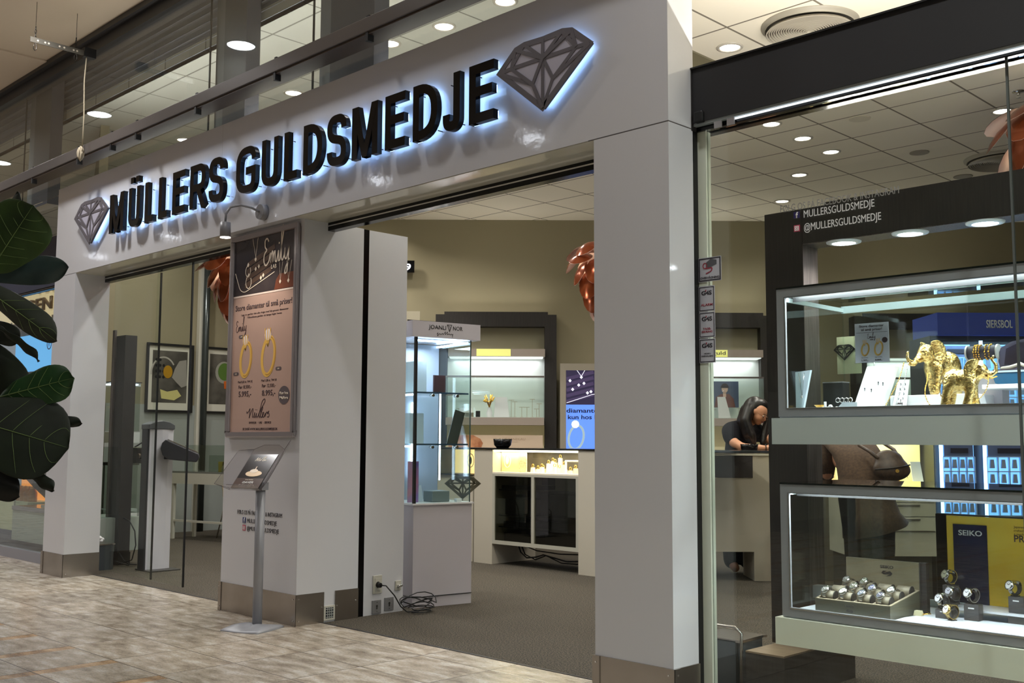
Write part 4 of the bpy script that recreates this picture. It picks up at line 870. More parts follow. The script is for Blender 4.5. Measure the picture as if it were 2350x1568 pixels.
MB().prism([(-.22, 0), (.28, 0), (.30, .12), (.2, .28), (-.05, .34), (-.20, .30), (-.24, .1)], -.14, .14).build('housing', mat('machine_white', (222, 226, 232), .3), ml, bevel=.02)
MB().tube([(-.26, 0, .1), (-.22, 0, .62), (.2, 0, .5), (.22, 0, .42)], .016, 8).tube([(.26, -.05, .3), (.1, -.15, .28), (-.02, -.16, .2)], .025, 8).build('handle', mat('handle_dark', (46, 52, 62), .35), ml)
MB().cyl((.12, -.15, .12), (.12, -.16, .12), .09, n=20).build('wheel', BLK, ml)
bn = thing('workbench', 'white workbench behind the high table', 'bench', (-12.2, 3.97, 0)); BX('top', (-.5, 1.4, -.3, .3, .79, .82), TW, bn); BX('cupboard', (-.45, 1.35, -.25, .28, 0.08, .79), TW, bn)
sh = thing('gift_shoe', 'pale decorated shoe shaped ornament on the glass table top', 'ornament', (-11.33, 2.74, 0.822), .3)
MB().prism([(-.10, 0), (.10, 0), (.105, .02), (.06, .05), (.02, .09), (-.06, .10), (-.1, .05)], -.03, .03).build('body', mat('shoe_cream', (216, 196, 168), .5), sh, bevel=.008); MB().tube([(-.02, -.035, .08), (.03, -.035, .07), (.02, -.035, .1), (-.03, -.035, .11)], .008, 6).build('bow', GOLDP, sh)
for i, (dx, c, nme) in enumerate([(0.14, (212, 178, 70), 'yellow'), (0.24, (96, 66, 40), 'brown'), (0.33, (104, 72, 46), 'light brown')]):
    o = MB().prism([(-.03, 0), (.03, 0), (.04, .12), (-.035, .12)], -.02, .02).build('gift_bag', mat('bag_' + nme.replace(' ', '_'), c, .5), loc=(-11.72 + dx, 2.78, 1.14 - 0.318), rot=(0, 0, .2)); tag(o, nme + ' little gift bag on the high table behind the glass screen', 'bag')

# ---------------------------------------------------------------- display tower
tw = thing('display_tower', 'free-standing lit glass display tower with lettered white head beside the return panel', 'display tower', (-6.172, 1.39, 0), -0.19)
TWM = mat('tower_white', (198, 194, 202), 0.25)
BX('pedestal', (-0.25, 0.25, -0.25, 0.25, 0.0, 0.735), TWM, tw); BX('shadow_gap', (-0.251, 0.256, -0.251, 0.251, 0.075, 0.079), BLK, tw); BX('deck', (-0.262, 0.262, -0.262, 0.262, 0.735, 0.747), WHITE, tw)
hb = BX('head', (-0.275, 0.275, -0.29, 0.30, 1.965, 2.085), TWM, tw)
gl = MB(); G_ = 0.235
gl.box(G_, G_ + 0.006, -G_, G_, 0.747, 1.96).box(-G_, G_, G_, G_ + 0.006, 0.747, 1.96).box(-G_, G_, -G_ - 0.006, -G_, 0.747, 1.96)
gl.build('glass_side', GLASS, tw)
BX('back_panel', (-G_ - 0.01, -G_, -G_, G_, 0.747, 1.96), mat('tower_back', (150, 160, 176), 0.4), tw)
MB().box(G_ - 0.012, G_ + 0.012, -G_ - 0.012, -G_ + 0.006, 0.747, 1.965).build('corner_profile', BLK, tw); MB().box(G_ + .0061, G_ + 0.009, G_ - .006, G_ + .004, 0.747, 1.965).build('glass_edge', mat('edge_dark', (70, 90, 90), .3), tw)
for z in (1.172, 1.555): 
    BX('shelf', (-G_ + 0.01, G_ - 0.02, -G_ + 0.01, G_ - 0.01, z, z + 0.008), GLASSD, tw); BX('shelf_edge', (G_ - 0.024, G_ - 0.02, -G_, G_, z - 0.002, z + 0.01), mat('shelf_edge_blue', (70, 96, 120), .2), tw); BX('light_bar', (-G_ + .01, G_ - .06, -G_ + .005, -G_ + .02, z - .018, z - .004), LED, tw)
    for y in (-.09, .12): MB().cyl((G_ - 0.03, y, z - 0.016), (G_ + 0.012, y, z - 0.016), 0.011, n=12).build('shelf_clamp', CHROME, tw)
BX('light_bar', (G_ - .03, G_ - .018, -G_ + .02, G_ - .01, 1.938, 1.952), LED, tw); BX('light_bar', (-G_ + .01, G_, G_ - .03, G_ - .018, 1.938, 1.952), LED, tw); BX('light_bar', (-.11, -.10, .17, .18, 0.90, 1.70), LED, tw); BX('light_bar', (-G_ + .02, -G_ + .035, -.02, .01, 0.92, 1.5), LED, tw)
lamp('AREA', (0, 0, 1.93), 7, (0.78, 0.88, 1), size=.3, size_y=.3, parent=tw)
text('JOANLI', .032, (0.2755, -.155, 2.030), BLK, tw, rz=PI / 2, width=.15, align='LEFT', bold=.01); text('NOR', .032, (0.2755, .055, 2.030), BLK, tw, rz=PI / 2, width=.085, align='LEFT', bold=.01)
g = MB(); 
for P_ in ([(.005, 2.068), (.045, 2.068), (.025, 2.018)],): stroke(g, P_, .004, .2755, .2765, closed=True, plane='yz'); stroke(g, [(.005, 2.068), (.03, 2.05), (.025, 2.018)], .003, .2755, .2765, plane='yz')
stroke(g, fillet([(-.085, 1.992), (-.075, 2.005), (-.08, 1.978), (-.06, 2.0), (-.05, 1.99), (-.035, 2.003), (-.03, 1.992), (-.01, 2.016), (-.012, 1.992), (.008, 2.016), (.006, 1.992), (.02, 2.003), (.035, 1.992), (.04, 2.003), (.05, 1.992), (.055, 2.003), (.05, 1.975)], .004), .0035, .2755, .2765, plane='yz')
g.build('head_mark', BLK, tw)
PALE = mat('pale_blue_block', (206, 222, 236), .35)
def tower_item(name, b, mt, label, cat, bev=0.0):
    o = BX(name, b, mt, None, bevel=bev); o.location = tw.location; o.rotation_euler = tw.rotation_euler; tag(o, label, cat); return o
tower_item('display_block', (-.06, .07, -.16, -.05, 1.563, 1.80), PALE, 'pale blue necklace block on the upper shelf of the glass tower', 'display block')
tower_item('display_block', (-.08, .05, -.18, -.06, 1.181, 1.41), PALE, 'pale blue necklace block on the middle shelf of the glass tower', 'display block')
tower_item('earring_card', (.08, .095, .0, .1, 1.564, 1.70), mat('card_maroon', (76, 46, 52), .6), 'dark red earring card on the upper shelf of the glass tower', 'card')
o = BX('picture_card', (0, .006, 0, .09, 0, .27), mat('card_photo_dark', (70, 74, 70), .4)); o.location = tw.matrix_basis @ Vector((.12, .10, 1.181)); o.location = tw.location + Matrix.Rotation(-.19, 3, 'Z') @ Vector((.12, .10, 1.182)); o.rotation_euler = (-.28, 0, -.19); tag(o, 'leaning dark photo card on the middle shelf of the glass tower', 'card')
tower_item('photo_card', (.10, .108, -.22, -.13, 0.748, 1.05), noisemat('card_violet', (120, 112, 190), (190, 120, 150), 8, .4), 'violet portrait card at the bottom of the glass tower', 'card')
tower_item('grey_box', (.02, .16, -.04, .11, 0.748, .83), mat('box_greyblue', (118, 130, 134), .4), 'grey blue display box at the bottom of the glass tower', 'box', .006)
o = MB().prism([(-.11, 0.748), (-.06, .748), (-.08, .87), (-.10, .87)], .04, .06, 'yz').build('earring_stand', PALE); o.location = tw.location; o.rotation_euler = tw.rotation_euler; tag(o, 'white wedge earring stand at the bottom of the glass tower', 'jewellery stand')
tower_item('price_cube', (.16, .2, .15, .19, .748, .772), WHITE, 'tiny white price cube at the bottom of the glass tower', 'price cube')
g = MB(); diamond_lines(g, .135, .115, .014, 0, .012); dm = g.build('diamond_ornament', mat('bronze_foil', (92, 84, 66), .35, .4)); dm.location = tw.location + Matrix.Rotation(-.19, 3, 'Z') @ Vector((.15, .32, .86)); dm.rotation_euler = (0, 0, YAW)
tag(dm, 'openwork bronze diamond ornament behind the foot of the glass tower', 'ornament')
dm.location = (-6.45, 2.02, .855)
hung = MB(); hung.box(-.004, .004, 0, .01, -.92, -.1).lathe([(.07, -.92), (.07, -.91), (0, -.905)], (0, .005, 0), 16).build('stem', mat('bronze_foil', (92, 84, 66)), dm)
# ---------------------------------------------------------------- long counter in the middle opening (front edge y = 3.45)
WARM = mat('warm_panel_light', (255, 236, 180), .5, emit=(255, 214, 140), es=1.3)
CREAM = mat('counter_cream', (190, 182, 166), .3)
def counter_piece(x, y, label):
    return thing('sales_counter', label, 'counter', (x, y, 0))
ct = counter_piece(-7.83, 3.45, 'cream sales counter with lit glass compartment and black glass front in the central opening')
BX('end_panel', (0, 0.26, 0, 0.62, 0, 1.118), CREAM, ct); BX('end_panel', (1.385, 1.62, 0, 0.62, 0.0, 1.118), CREAM, ct)
BX('worktop', (-0.02, 3.3, -0.01, 0.64, 1.12, 1.135), mat('worktop_black', (22, 22, 22), .15), ct)
BX('lit_compartment', (0.26, 1.385, 0.30, 0.32, 0.90, 1.118), noisemat('case_back', (64, 58, 48), (92, 84, 70), 6, .5), ct)
BX('compartment_floor', (0.26, 1.385, 0.0, 0.32, 0.885, 0.90), mat('case_floor_white', (236, 226, 204), .4), ct); BX('light_bar', (0.26, 1.385, 0.02, 0.06, 1.098, 1.116), mat('warm_bar', (255, 245, 225), .4, emit=(255, 240, 210), es=7), ct)
BX('compartment_glass', (0.26, 1.385, 0.0, 0.004, 0.90, 1.118), GLASS, ct)
BX('ring_panel', (0.265, 0.52, 0.12, 0.14, 0.90, 1.116), mat('ring_panel_cream', (238, 214, 160), .5), ct); g = MB(); stroke(g, [(.35 + .045 * math.cos(k * PI / 10), 1.01 + .065 * math.sin(k * PI / 10)) for k in range(20)], .006, .116, .12, closed=True); g.prism([(.35 + .02 * math.cos(k * PI / 8), 1.01 + .035 * math.sin(k * PI / 8)) for k in range(16)], .112, .119); g.build('ring_panel_mark', WHITE, ct)
BX('side_card', (0.53, 0.63, 0.1, 0.11, 0.90, 1.10), noisemat('card_gold_speckle', (206, 184, 140), (236, 220, 180), 60, .5), ct)
lamp('AREA', (0.82, 0.12, 1.09), 7, (1, .86, .62), size=1.1, size_y=.1, parent=ct)
fr = MB()
for b in ((0.26, 1.385, 0.0, 0.03, 0.862, 0.885), (0.26, 1.385, 0, 0.03, 0.20, 0.235), (0.26, 0.29, 0, 0.03, 0.235, 0.862), (1.355, 1.385, 0, 0.03, 0.235, 0.862), (0.79, 0.825, 0, 0.03, 0.235, 0.862)): fr.box(*b)
fr.build('front_frame', mat('frame_cream', (176, 172, 158), .3), ct)
BX('cabinet_back', (0.26, 1.385, 0.5, 0.52, 0.2, 0.885), mat('cabinet_dark', (30, 28, 24), .5), ct); BX('cabinet_floor', (0.26, 1.385, 0.03, 0.5, 0.2, 0.22), MATS['cabinet_dark'], ct)
BX('front_glass', (0.29, 1.355, 0.012, 0.016, 0.235, 0.862), glassmat('smoked_glass', (.62, .62, .56), 1.3), ct)
for z in (0.36, 0.47, 0.72): BX('shelf', (0.30, 1.35, 0.05, 0.48, z, z + 0.012), mat('shelf_blackish', (26, 26, 26), .3), ct)
for x0, x1, z0, z1, c in ((.31, .78, .732, .77, 'a'), (.36, .78, .49, .64, 'a'), (.84, 1.34, .5, .7, 'a'), (.34, .78, .372, .42, 'a'), (.85, 1.33, .375, .44, 'a'), (.35, .78, .225, .31, 'a'), (.9, 1.3, .225, .33, 'a')):
    o = BX('equipment_box', (x0, x1, .08, .40, z0, z1), mat('equipment_black', (24, 24, 26), .35)); o.location = ct.location; tag(o, 'black box stored behind the smoked glass front of the central counter', 'box', 'boxes behind the smoked counter glass')
for x0, z0 in ((.42, .80), (.92, .80), (1.05, .80)):
    o = BX('carton', (x0, x0 + .14, .2, .4, .732, .85), mat('carton_cream', (156, 146, 122), .6)); o.location = ct.location; tag(o, 'cream carton on the top shelf behind the smoked counter glass', 'box', 'cartons on the top counter shelf')
g = MB()
g.tube([(.42, .2, .2), (.48, .18, .12), (.58, .16, .075), (.7, .16, .09), (.8, .16, .12), (.95, .16, .10), (1.1, .16, .08), (1.37, .2, .1)], .007, 6).tube([(.44, .22, .2), (.52, .2, .10), (.66, .2, .06), (.8, .2, .11), (1.0, .2, .055), (1.2, .2, .06), (1.37, .22, .09)], .006, 6).tube([(.46, .18, .2), (.7, .18, .15), (1.0, .18, .14), (1.36, .18, .16)], .006, 6)
o = g.build('hanging_cables', BLK); o.location = ct.location; tag(o, 'bundle of black cables sagging under the central counter', 'cable')
# jewellery stands in the lit compartment
JS = mat('stand_cream', (242, 226, 200), .35)
def ring_stand(x, y, z, h, label, loc0, rz=0, ring=GOLDP, mt=JS):
    t = thing('ring_stand', label, 'jewellery stand', loc0 + Vector((x, y, z)) if rz == 0 else loc0 + Matrix.Rotation(rz, 3, 'Z') @ Vector((x, y, z)), rz, 'cream ring stands')
    MB().prism([(-.02, 0), (.02, 0), (.014, h), (-.014, h)], -.015, .015).build('block', mt, t)
    g = MB(); g.tube([(.013 * math.cos(k * PI / 6), 0, h + .016 + .016 * math.sin(k * PI / 6)) for k in range(13)], .0035, 6); g.build('ring', ring, t); return t
for i, (x, h) in enumerate([(.68, .05), (.72, .035), (.765, .04), (.80, .055), (.86, .09), (.92, .10), (.965, .06), (1.0, .05), (1.05, .035), (1.09, .08), (1.14, .03), (1.18, .05), (1.23, .05), (1.28, .03), (1.32, .02)]):
    ring_stand(x, .14 + .03 * (i % 3), .90, h, 'small cream ring stand glowing in the lit compartment of the central counter', ct.location)
for i, (x, h) in enumerate([(.89, .14), (.985, .18)]): ring_stand(x, .2, .90, h * .8, ['taller cream stand in the lit counter, left of the tallest', 'tallest cream stand in the lit compartment of the central counter'][i], ct.location)
o = thing('bracelet_rail', 'white bracelet rail at the right end of the lit counter compartment', 'jewellery stand', ct.location + Vector((1.24, .1, .90))); MB().cyl((-.1, 0, .12), (.1, 0, .12), .008, n=10).box(-.1, -.09, -.01, .01, 0, .12).box(.09, .1, -.01, .01, 0, .12).build('rail', WHITE, o)
bw = thing('bowl', 'shallow black bowl standing on the central counter top', 'bowl', (-7.60, 3.62, 1.135)); MB().lathe([(0, 0.004), (.06, 0), (.085, .03), (.095, .09), (.085, .09), (.075, .03), (0, .012)], n=24).build('shell', BLACK, bw); MB().lathe([(.03, 0), (.06, 0)], n=16).build('foot', BLACK, bw)
# second lit unit left of the counter, seen through the tower glass
lu = thing('lit_cabinet', 'low cream cabinet with glowing yellow panel seen through the display tower', 'cabinet', (-9.05, 3.45, 0))
BX('body', (0, 1.18, 0.02, .6, 0, .86), CREAM, lu); BX('upper_back', (0, 1.18, .3, .32, .86, 1.118), WARM, lu); BX('top', (0, 1.2, 0, .62, 1.118, 1.135), BLK, lu); BX('front_glass', (0, 1.18, 0.0, .004, .86, 1.118), GLASS, lu); BX('divider', (.42, .60, .02, .3, .86, 1.118), mat('divider_brick', (120, 118, 108), .6), lu); BX('floor_panel', (0, 1.18, 0, .3, .855, .865), BLK, lu)
g = MB(); stroke(g, [(.86 + .05 * math.cos(k * PI / 10), 1.0 + .07 * math.sin(k * PI / 10)) for k in range(20)], .006, .28, .285, closed=True); g.prism([(.86 + .022 * math.cos(k * PI / 8), 1.0 + .04 * math.sin(k * PI / 8)) for k in range(16)], .278, .284); g.build('ring_mark', WHITE, lu)
ba = thing('tower_banner', 'pale panel topped cabinet head behind the display tower', 'cabinet', (-7.70, 2.9, 0), 0.0)
ba.location = wing(-1.02, 11.9); ba.rotation_euler = (0, 0, YAW)
BX('body', (-.45, 0.0, 0, .4, 0, 2.45), WOOD, ba); BX('head_panel', (-.47, -.02, -.02, .0, 2.45, 2.66), mat('head_cream', (176, 168, 146), .6), ba)

# ---------------------------------------------------------------- wall units in the diagonal back wing
def wall_unit(s, label, sign, word='', extra=True):
    t = thing('wall_unit', label, 'wall unit', wing(s, 12.2), YAW, 'framed wall units on the back wall')
    g = MB(); W = .70
    for b in ((-W, W, 0, .19, 2.525, 2.665), (-W, -W + .137, 0, .19, 0.0, 2.525), (W - .137, W, 0, .19, 0, 2.525)): g.box(*b)
    g.build('wood_frame', WOOD, t); w = W - .137
    BX('back', (-w, w, .15, .17, 0.0, 2.53), mat('unit_back_olive', (150, 146, 122), .7), t)
    BX('canopy', (-w + .02, w, -.12, .14, 2.17, 2.255), mat('canopy_taupe', (160, 148, 138), .5), t)
    BX('lit_back', (-w, w, .12, .149, 1.47, 2.165), mat('lit_white', (226, 230, 226), .6), t); BX('soffit_light', (-w + .03, w - .02, -.10, .12, 2.158, 2.168), mat('unit_soffit', (250, 250, 245), .5, emit=(240, 246, 246), es=.9), t)
    BX('glass_case', (-w + .0, w - .01, -.16, .10, 1.475, 1.93), GLASS, t); BX('glass_top_edge', (-w, w - .01, -.17, -.16, 1.925, 1.945), STEEL, t)
    BX('case_base', (-w - .0, w - .01, -.18, .14, 1.385, 1.47), mat('canopy_taupe', (160, 148, 138)), t)
    BX('lower_back', (-w, w, .10, .12, 1.15, 1.385), mat('lower_cream', (206, 196, 158), .6, emit=(220, 205, 150), es=.12), t)
    BX('lower_case', (-w, w - .01, -.12, .1, 1.0, 1.15), mat('lower_cream', (206, 196, 158)), t); BX('cupboard', (-w, w, -.08, .1, 0.1, 1.0), CREAM, t)
    lamp('AREA', (0, -.0, 2.14), 3.2, (.93, .98, 1), size=1.0, size_y=.2, parent=t)
    if sign: BX('yellow_sign', (sign[0], sign[1], -.125, -.12, 2.172, 2.253), mat('sign_yellow', (232, 232, 140), .5, emit=(226, 226, 120), es=.5), t)
    if word: text(word, .042, ((sign[0] + sign[1]) / 2 + .0, -.126, 2.198), INK, t, width=.3, bold=.01)
    return t
u1_ = wall_unit(-.185, 'dark wood framed wall unit with lit white glass case, left of the blue screen', (-.22, .17))
u2_ = wall_unit(2.31, 'dark wood framed wall unit behind the long haired woman', (-.19, .155), 'Din guld')
u3_ = wall_unit(4.66, 'dark wood framed wall unit behind the gold elephants', None)
def on_unit(u, x, y, z, name, label, cat, group=None):
    return thing(name, label, cat, u.location + Matrix.Rotation(YAW, 3, 'Z') @ Vector((x, y, z)), YAW, group)
# T-bar jewellery stands in the lit glass cases
STG = mat('tbar_beige', (176, 170, 150), .4)
for u, xs in ((u1_, [(-.42, .1), (-.36, .12), (.18, .20), (.22, .18), (.30, .12), (.36, .12), (.42, .21), (.47, .1), (.50, .16)]), (u2_, [(.0, .1), (.08, .14), (.3, .12)])):
    for i, (x, h) in enumerate(xs):
        t = on_unit(u, x, -.06 + .03 * (i % 3), 1.476, 'necklace_stand', 'small T-bar jewellery stand in the lit white wall case ' + ('left of the blue screen' if u is u1_ else 'behind the woman'), 'jewellery stand', 'T-bar stands in the wall cases')
        MB().box(-.003, .003, -.003, .003, 0, h).box(-.03, .03, -.003, .003, h - .006, h).lathe([(.022, 0), (.022, .004), (0, .005)], n=12).build('tbar', STG, t)
t = on_unit(u1_, .06, -.05, 1.476, 'card_stand', 'tall white plaque leaning in the lit wall case', 'plaque'); MB().prism([(-.08, 0), (.10, 0), (.07, .23), (-.06, .23)], 0, .012).build('plaque', WHITE, t)
t = on_unit(u1_, -.07, -.07, 1.476, 'dried_bouquet', 'small gold dried bouquet in the lit white wall case', 'bouquet'); g = MB()
for i in range(26): a_ = R.uniform(-1, 1); b2 = R.uniform(-.4, .4); g.tube([(0, 0, .1), (.03 * a_, .02 * b2, .17), (.075 * a_, .05 * b2, .17 + .09 * R.random())], [.002, .003, .008], 5)
g.build('stems', GOLDP, t); MB().lathe([(.03, 0), (.035, .05), (.02, .1), (.025, .11)], n=12).build('vase', WHITE, t)
for x, w, h, c in ((-.20, .05, .07, BLK), (-.30, .1, .05, mat('tray_khaki', (120, 112, 90), .5)), (-.34, .14, .10, WHITE)):
    t = on_unit(u1_, x, -.1, 1.476, 'display_box', {.05: 'tiny black letter block', .1: 'flat khaki ring tray', .14: 'white display box with beige rim'}[w] + ' in the left lit wall case', 'display box'); BX('block', (-w / 2, w / 2, 0, .05, 0, h), c, t)
t = on_unit(u1_, 0.0, -.125, 1.130, 'brand_display', 'beige photo panel of a hand with lettering behind the central counter', 'panel'); BX('panel', (-.54, .54, -.008, 0, 0, .142), mat('panel_skin', (208, 188, 166), .5), t)
MB().prism([(-.53, .0), (-.16, .0), (-.14, .05), (-.17, .10), (-.25, .14), (-.40, .14), (-.53, .1)], -.012, -.008).build('hand_photo', noisemat('photo_skin_tone', (140, 76, 44), (206, 150, 110), 9, .5), t)
text('JULIE SANDLAU', .026, (.19, -.0085, .085), mat('print_taupe', (168, 146, 124), .6), t, width=.30); text('COPENHAGEN', .010, (.19, -.0085, .06), MATS['print_taupe'], t, width=.14)
# picture of a woman in the second unit
t = on_unit(u2_, .04, .0, 1.60, 'portrait_card', 'blue portrait card of a dark haired person in a rust jacket', 'picture')
BX('card', (-.06, .26, 0, .008, 0, .30), mat('card_slate', (74, 86, 112), .4), t); MB().prism([(-.02, 0), (.22, 0), (.20, .10), (.15, .155), (.06, .155), (.0, .12)], -.004, 0).build('jacket', mat('jacket_rust', (104, 58, 48), .6), t)
MB().prism([(.10 + .036 * math.cos(k * PI / 8), .215 + .05 * math.sin(k * PI / 8)) for k in range(16)], -.007, -.004).box(.08, .115, -.005, 0, .12, .18).build('face', mat('print_skin', (206, 174, 156), .5), t)
MB().prism([(.10 + .046 * math.cos(k * PI / 12), .225 + .052 * math.sin(k * PI / 12)) for k in range(0, 13)], -.009, -.007).build('hair', mat('print_hair', (46, 34, 32), .6), t)
t = on_unit(u2_, .10, -.12, 1.476, 'necklace_display', 'white slanted necklace display before the portrait card', 'jewellery stand'); MB().prism([(-.06, 0.0), (.08, 0.0), (.02, .24), (-.07, .24)], -.012, 0).build('plaque', WHITE, t)

# ---------------------------------------------------------------- screen on the back wall
sn = thing('wall_screen', 'tall framed lit advertising screen with jewellery photo over blue', 'screen', wing(.94, 12.25), YAW)
BX('frame', (-.385, .385, -.05, .0, 1.08, 2.10), mat('screen_frame', (160, 152, 136), .5), sn)
BX('blue_screen', (-.315, .315, -.056, -.05, 1.12, 1.625), mat('screen_blue', (90, 130, 230), .4, emit=(92, 138, 238), es=.9), sn); BX('photo_screen', (-.315, .315, -.056, -.05, 1.625, 2.02), mat('screen_violet', (40, 34, 58), .4, emit=(46, 40, 72), es=.6), sn)
g = MB()
for i in range(5): stroke(g, [(-.31, 1.66 + i * .065), (.0, 1.74 + i * .065)], .04, -.060, -.056)
g.build('photo_ridges', mat('screen_ridge', (66, 54, 82), .4, emit=(66, 56, 92), es=.6), sn)
g = MB()
for x, z in ((-.27, 1.90), (-.14, 1.94), (-.17, 1.85), (-.11, 1.87), (-.24, 1.80), (-.07, 1.76), (-.03, 1.775)): g.prism([(x - .018, z), (x, z - .02), (x + .018, z), (x, z + .02)], -.063, -.06)
stroke(g, [(-.19, 2.02), (-.14, 1.95), (-.10, 2.02)], .006, -.063, -.06); stroke(g, [(-.31, 1.645), (-.02, 1.74), (.3, 1.80)], .006, -.063, -.060); g.build('photo_stones', mat('screen_white', (230, 230, 245), .4, emit=(235, 235, 250), es=.9), sn)
INS = mat('screen_ink', (24, 28, 66), .5)
text('diamanter til', .05, (-.312, -.057, 1.535), INS, sn, width=.50, align='LEFT', bold=.02); text('kun hos Müllers', .05, (-.295, -.057, 1.46), INS, sn, width=.56, align='LEFT', bold=.02)
g = MB(); stroke(g, [(-.20 + .085 * math.cos(k * PI / 14) + .12 * (.14 * math.sin(k * PI / 14)), 1.25 + .135 * math.sin(k * PI / 14)) for k in range(28)], .026, -.060, -.057, closed=True); g.build('screen_ring', mat('screen_ringc', (150, 170, 170), .4, emit=(150, 176, 190), es=.7), sn)
MB().prism([(-.21 + .045 * math.cos(k * PI / 5), 1.40 + .045 * math.sin(k * PI / 5)) for k in range(10)], -.063, -.060).build('screen_stone', MATS['screen_white'], sn)
# queue number display high on the wall
qd = thing('number_display', 'small black number display with lit white figure high on the back wall', 'display', wing(-1.2, 12.33), YAW); BX('case', (-.16, .05, -.03, 0, 3.17, 3.31), BLACK, qd)
text('29', .075, (-.055, -.031, 3.20), mat('figure_lit', (235, 240, 255), .4, emit=(235, 240, 255), es=2.5), qd, width=.13, bold=.02, name='figure')

# ---------------------------------------------------------------- diagonal counter behind the window
c2 = thing('sales_counter', 'diagonal cream counter with dark panel where the dark haired woman writes', 'counter', wing(1.2, 9.38), YAW)
BX('front_panel', (0, .92, 0, .02, .25, .89), CREAM, c2); BX('dark_panel', (0, .917, -.004, .02, .893, 1.085), mat('counter_slate', (46, 44, 48), .35), c2); BX('top_rail', (0, 1.07, -.01, .02, 1.086, 1.105), mat('rail_cream', (206, 202, 186), .35), c2)
BX('end_leg', (.92, 1.07, 0, .45, 0.0, 1.086), CREAM, c2); BX('end_leg', (-.1, .0, 0, .45, 0, 1.086), CREAM, c2); BX('worktop', (-.12, 1.10, -.012, .42, 1.106, 1.116), MATS['worktop_black'], c2); BX('under_shelf', (0, .92, .02, .42, .25, .27), CREAM, c2)
b2_ = thing('bowl', 'shallow black bowl on the diagonal counter before the writing woman', 'bowl', wing(2.12, 9.50, 1.116), YAW); MB().lathe([(0, .004), (.05, 0), (.072, .025), (.08, .07), (.072, .07), (.062, .03), (0, .012)], n=24).build('shell', BLACK, b2_)
lb = thing('lit_cube', 'glowing warm cream cube case at the counter behind the dark portal post', 'display case', wing(2.76, 9.4), YAW); BX('plinth', (0, .2, 0, .3, 0, .86), mat('plinth_grey', (112, 106, 96), .5), lb); BX('case_back', (0, .2, .2, .21, .87, 1.09), WARM, lb); BX('case_glass', (0, .2, 0, .005, .87, 1.09), GLASS, lb); BX('top', (-.01, .3, -.01, .3, 1.09, 1.11), BLK, lb)
MB().prism([(.1 + .045 * math.cos(k * PI / 8), .985 + .045 * math.sin(k * PI / 8)) for k in range(16)], .19, .199).build('round_light', mat('round_glow', (255, 255, 255), .4, emit=(255, 250, 235), es=6), lb)

# ---------------------------------------------------------------- island with drawers, yellow lit case
dr = thing('drawer_counter', 'cream drawer counter with yellow lit glass case seen between the two window showcases', 'counter', wing(2.52, 8.0), YAW)
BX('carcass', (0, .66, .02, .5, .36, .88), CREAM, dr); BX('plinth', (.02, .64, .08, .48, 0, .36), mat('plinth_dark', (58, 54, 48), .6), dr)
for z0, z1 in ((.55, .65), (.655, .755), (.76, .87)):
    for x0, x1 in ((.01, .29), (.30, .65)):
        d_ = BX('drawer', (x0, x1, 0, .02, z0, z1), mat('drawer_cream', (192, 186, 168), .35), dr); BX('handle', (x0 + .04, x1 - .12, -.012, 0, z1 - .02, z1 - .012), STEEL, d_)
BX('case_back', (0, .66, .3, .31, .90, 1.30), mat('yellow_lit', (236, 226, 160), .5, emit=(240, 222, 130), es=.7), dr); BX('case_floor', (0, .66, .0, .3, .88, .9), mat('case_floor_white', (236, 226, 204)), dr); BX('case_glass', (0, .66, 0, .005, .9, 1.30), GLASS, dr); BX('case_top', (0, .66, 0, .3, 1.30, 1.305), GLASSD, dr); BX('case_edge', (.20, .21, 0.29, .30, .9, 1.3), mat('edge_olive', (110, 104, 60), .4), dr)
lamp('AREA', (.33, .14, 1.28), 5, (1, .93, .68), size=.55, size_y=.08, parent=dr)
t = thing('brown_photo_card', 'brown photo card standing in the yellow lit case', 'card', dr.location + Matrix.Rotation(YAW, 3, 'Z') @ Vector((.33, .2, .9)), YAW); BX('card', (0, .13, 0, .006, 0, .2), noisemat('card_brown', (110, 66, 36), (196, 150, 96), 7, .4), t)
t = thing('earring_plaque', 'bright slanted white earring plaque in the yellow lit case', 'jewellery stand', dr.location + Matrix.Rotation(YAW, 3, 'Z') @ Vector((.57, .12, .9)), YAW); MB().prism([(-.035, 0), (.045, 0), (.02, .16), (-.055, .16)], 0, .01).build('plaque', WHITE, t)
t = thing('earring_plaque', 'narrow pale plaque left of the brown photo card in the yellow lit case', 'jewellery stand', dr.location + Matrix.Rotation(YAW, 3, 'Z') @ Vector((.33, .08, .9)), YAW); MB().prism([(-.035, 0), (.03, 0), (.01, .16), (-.035, .16)], 0, .01).build('plaque', mat('plaque_pale', (226, 230, 190), .4), t)

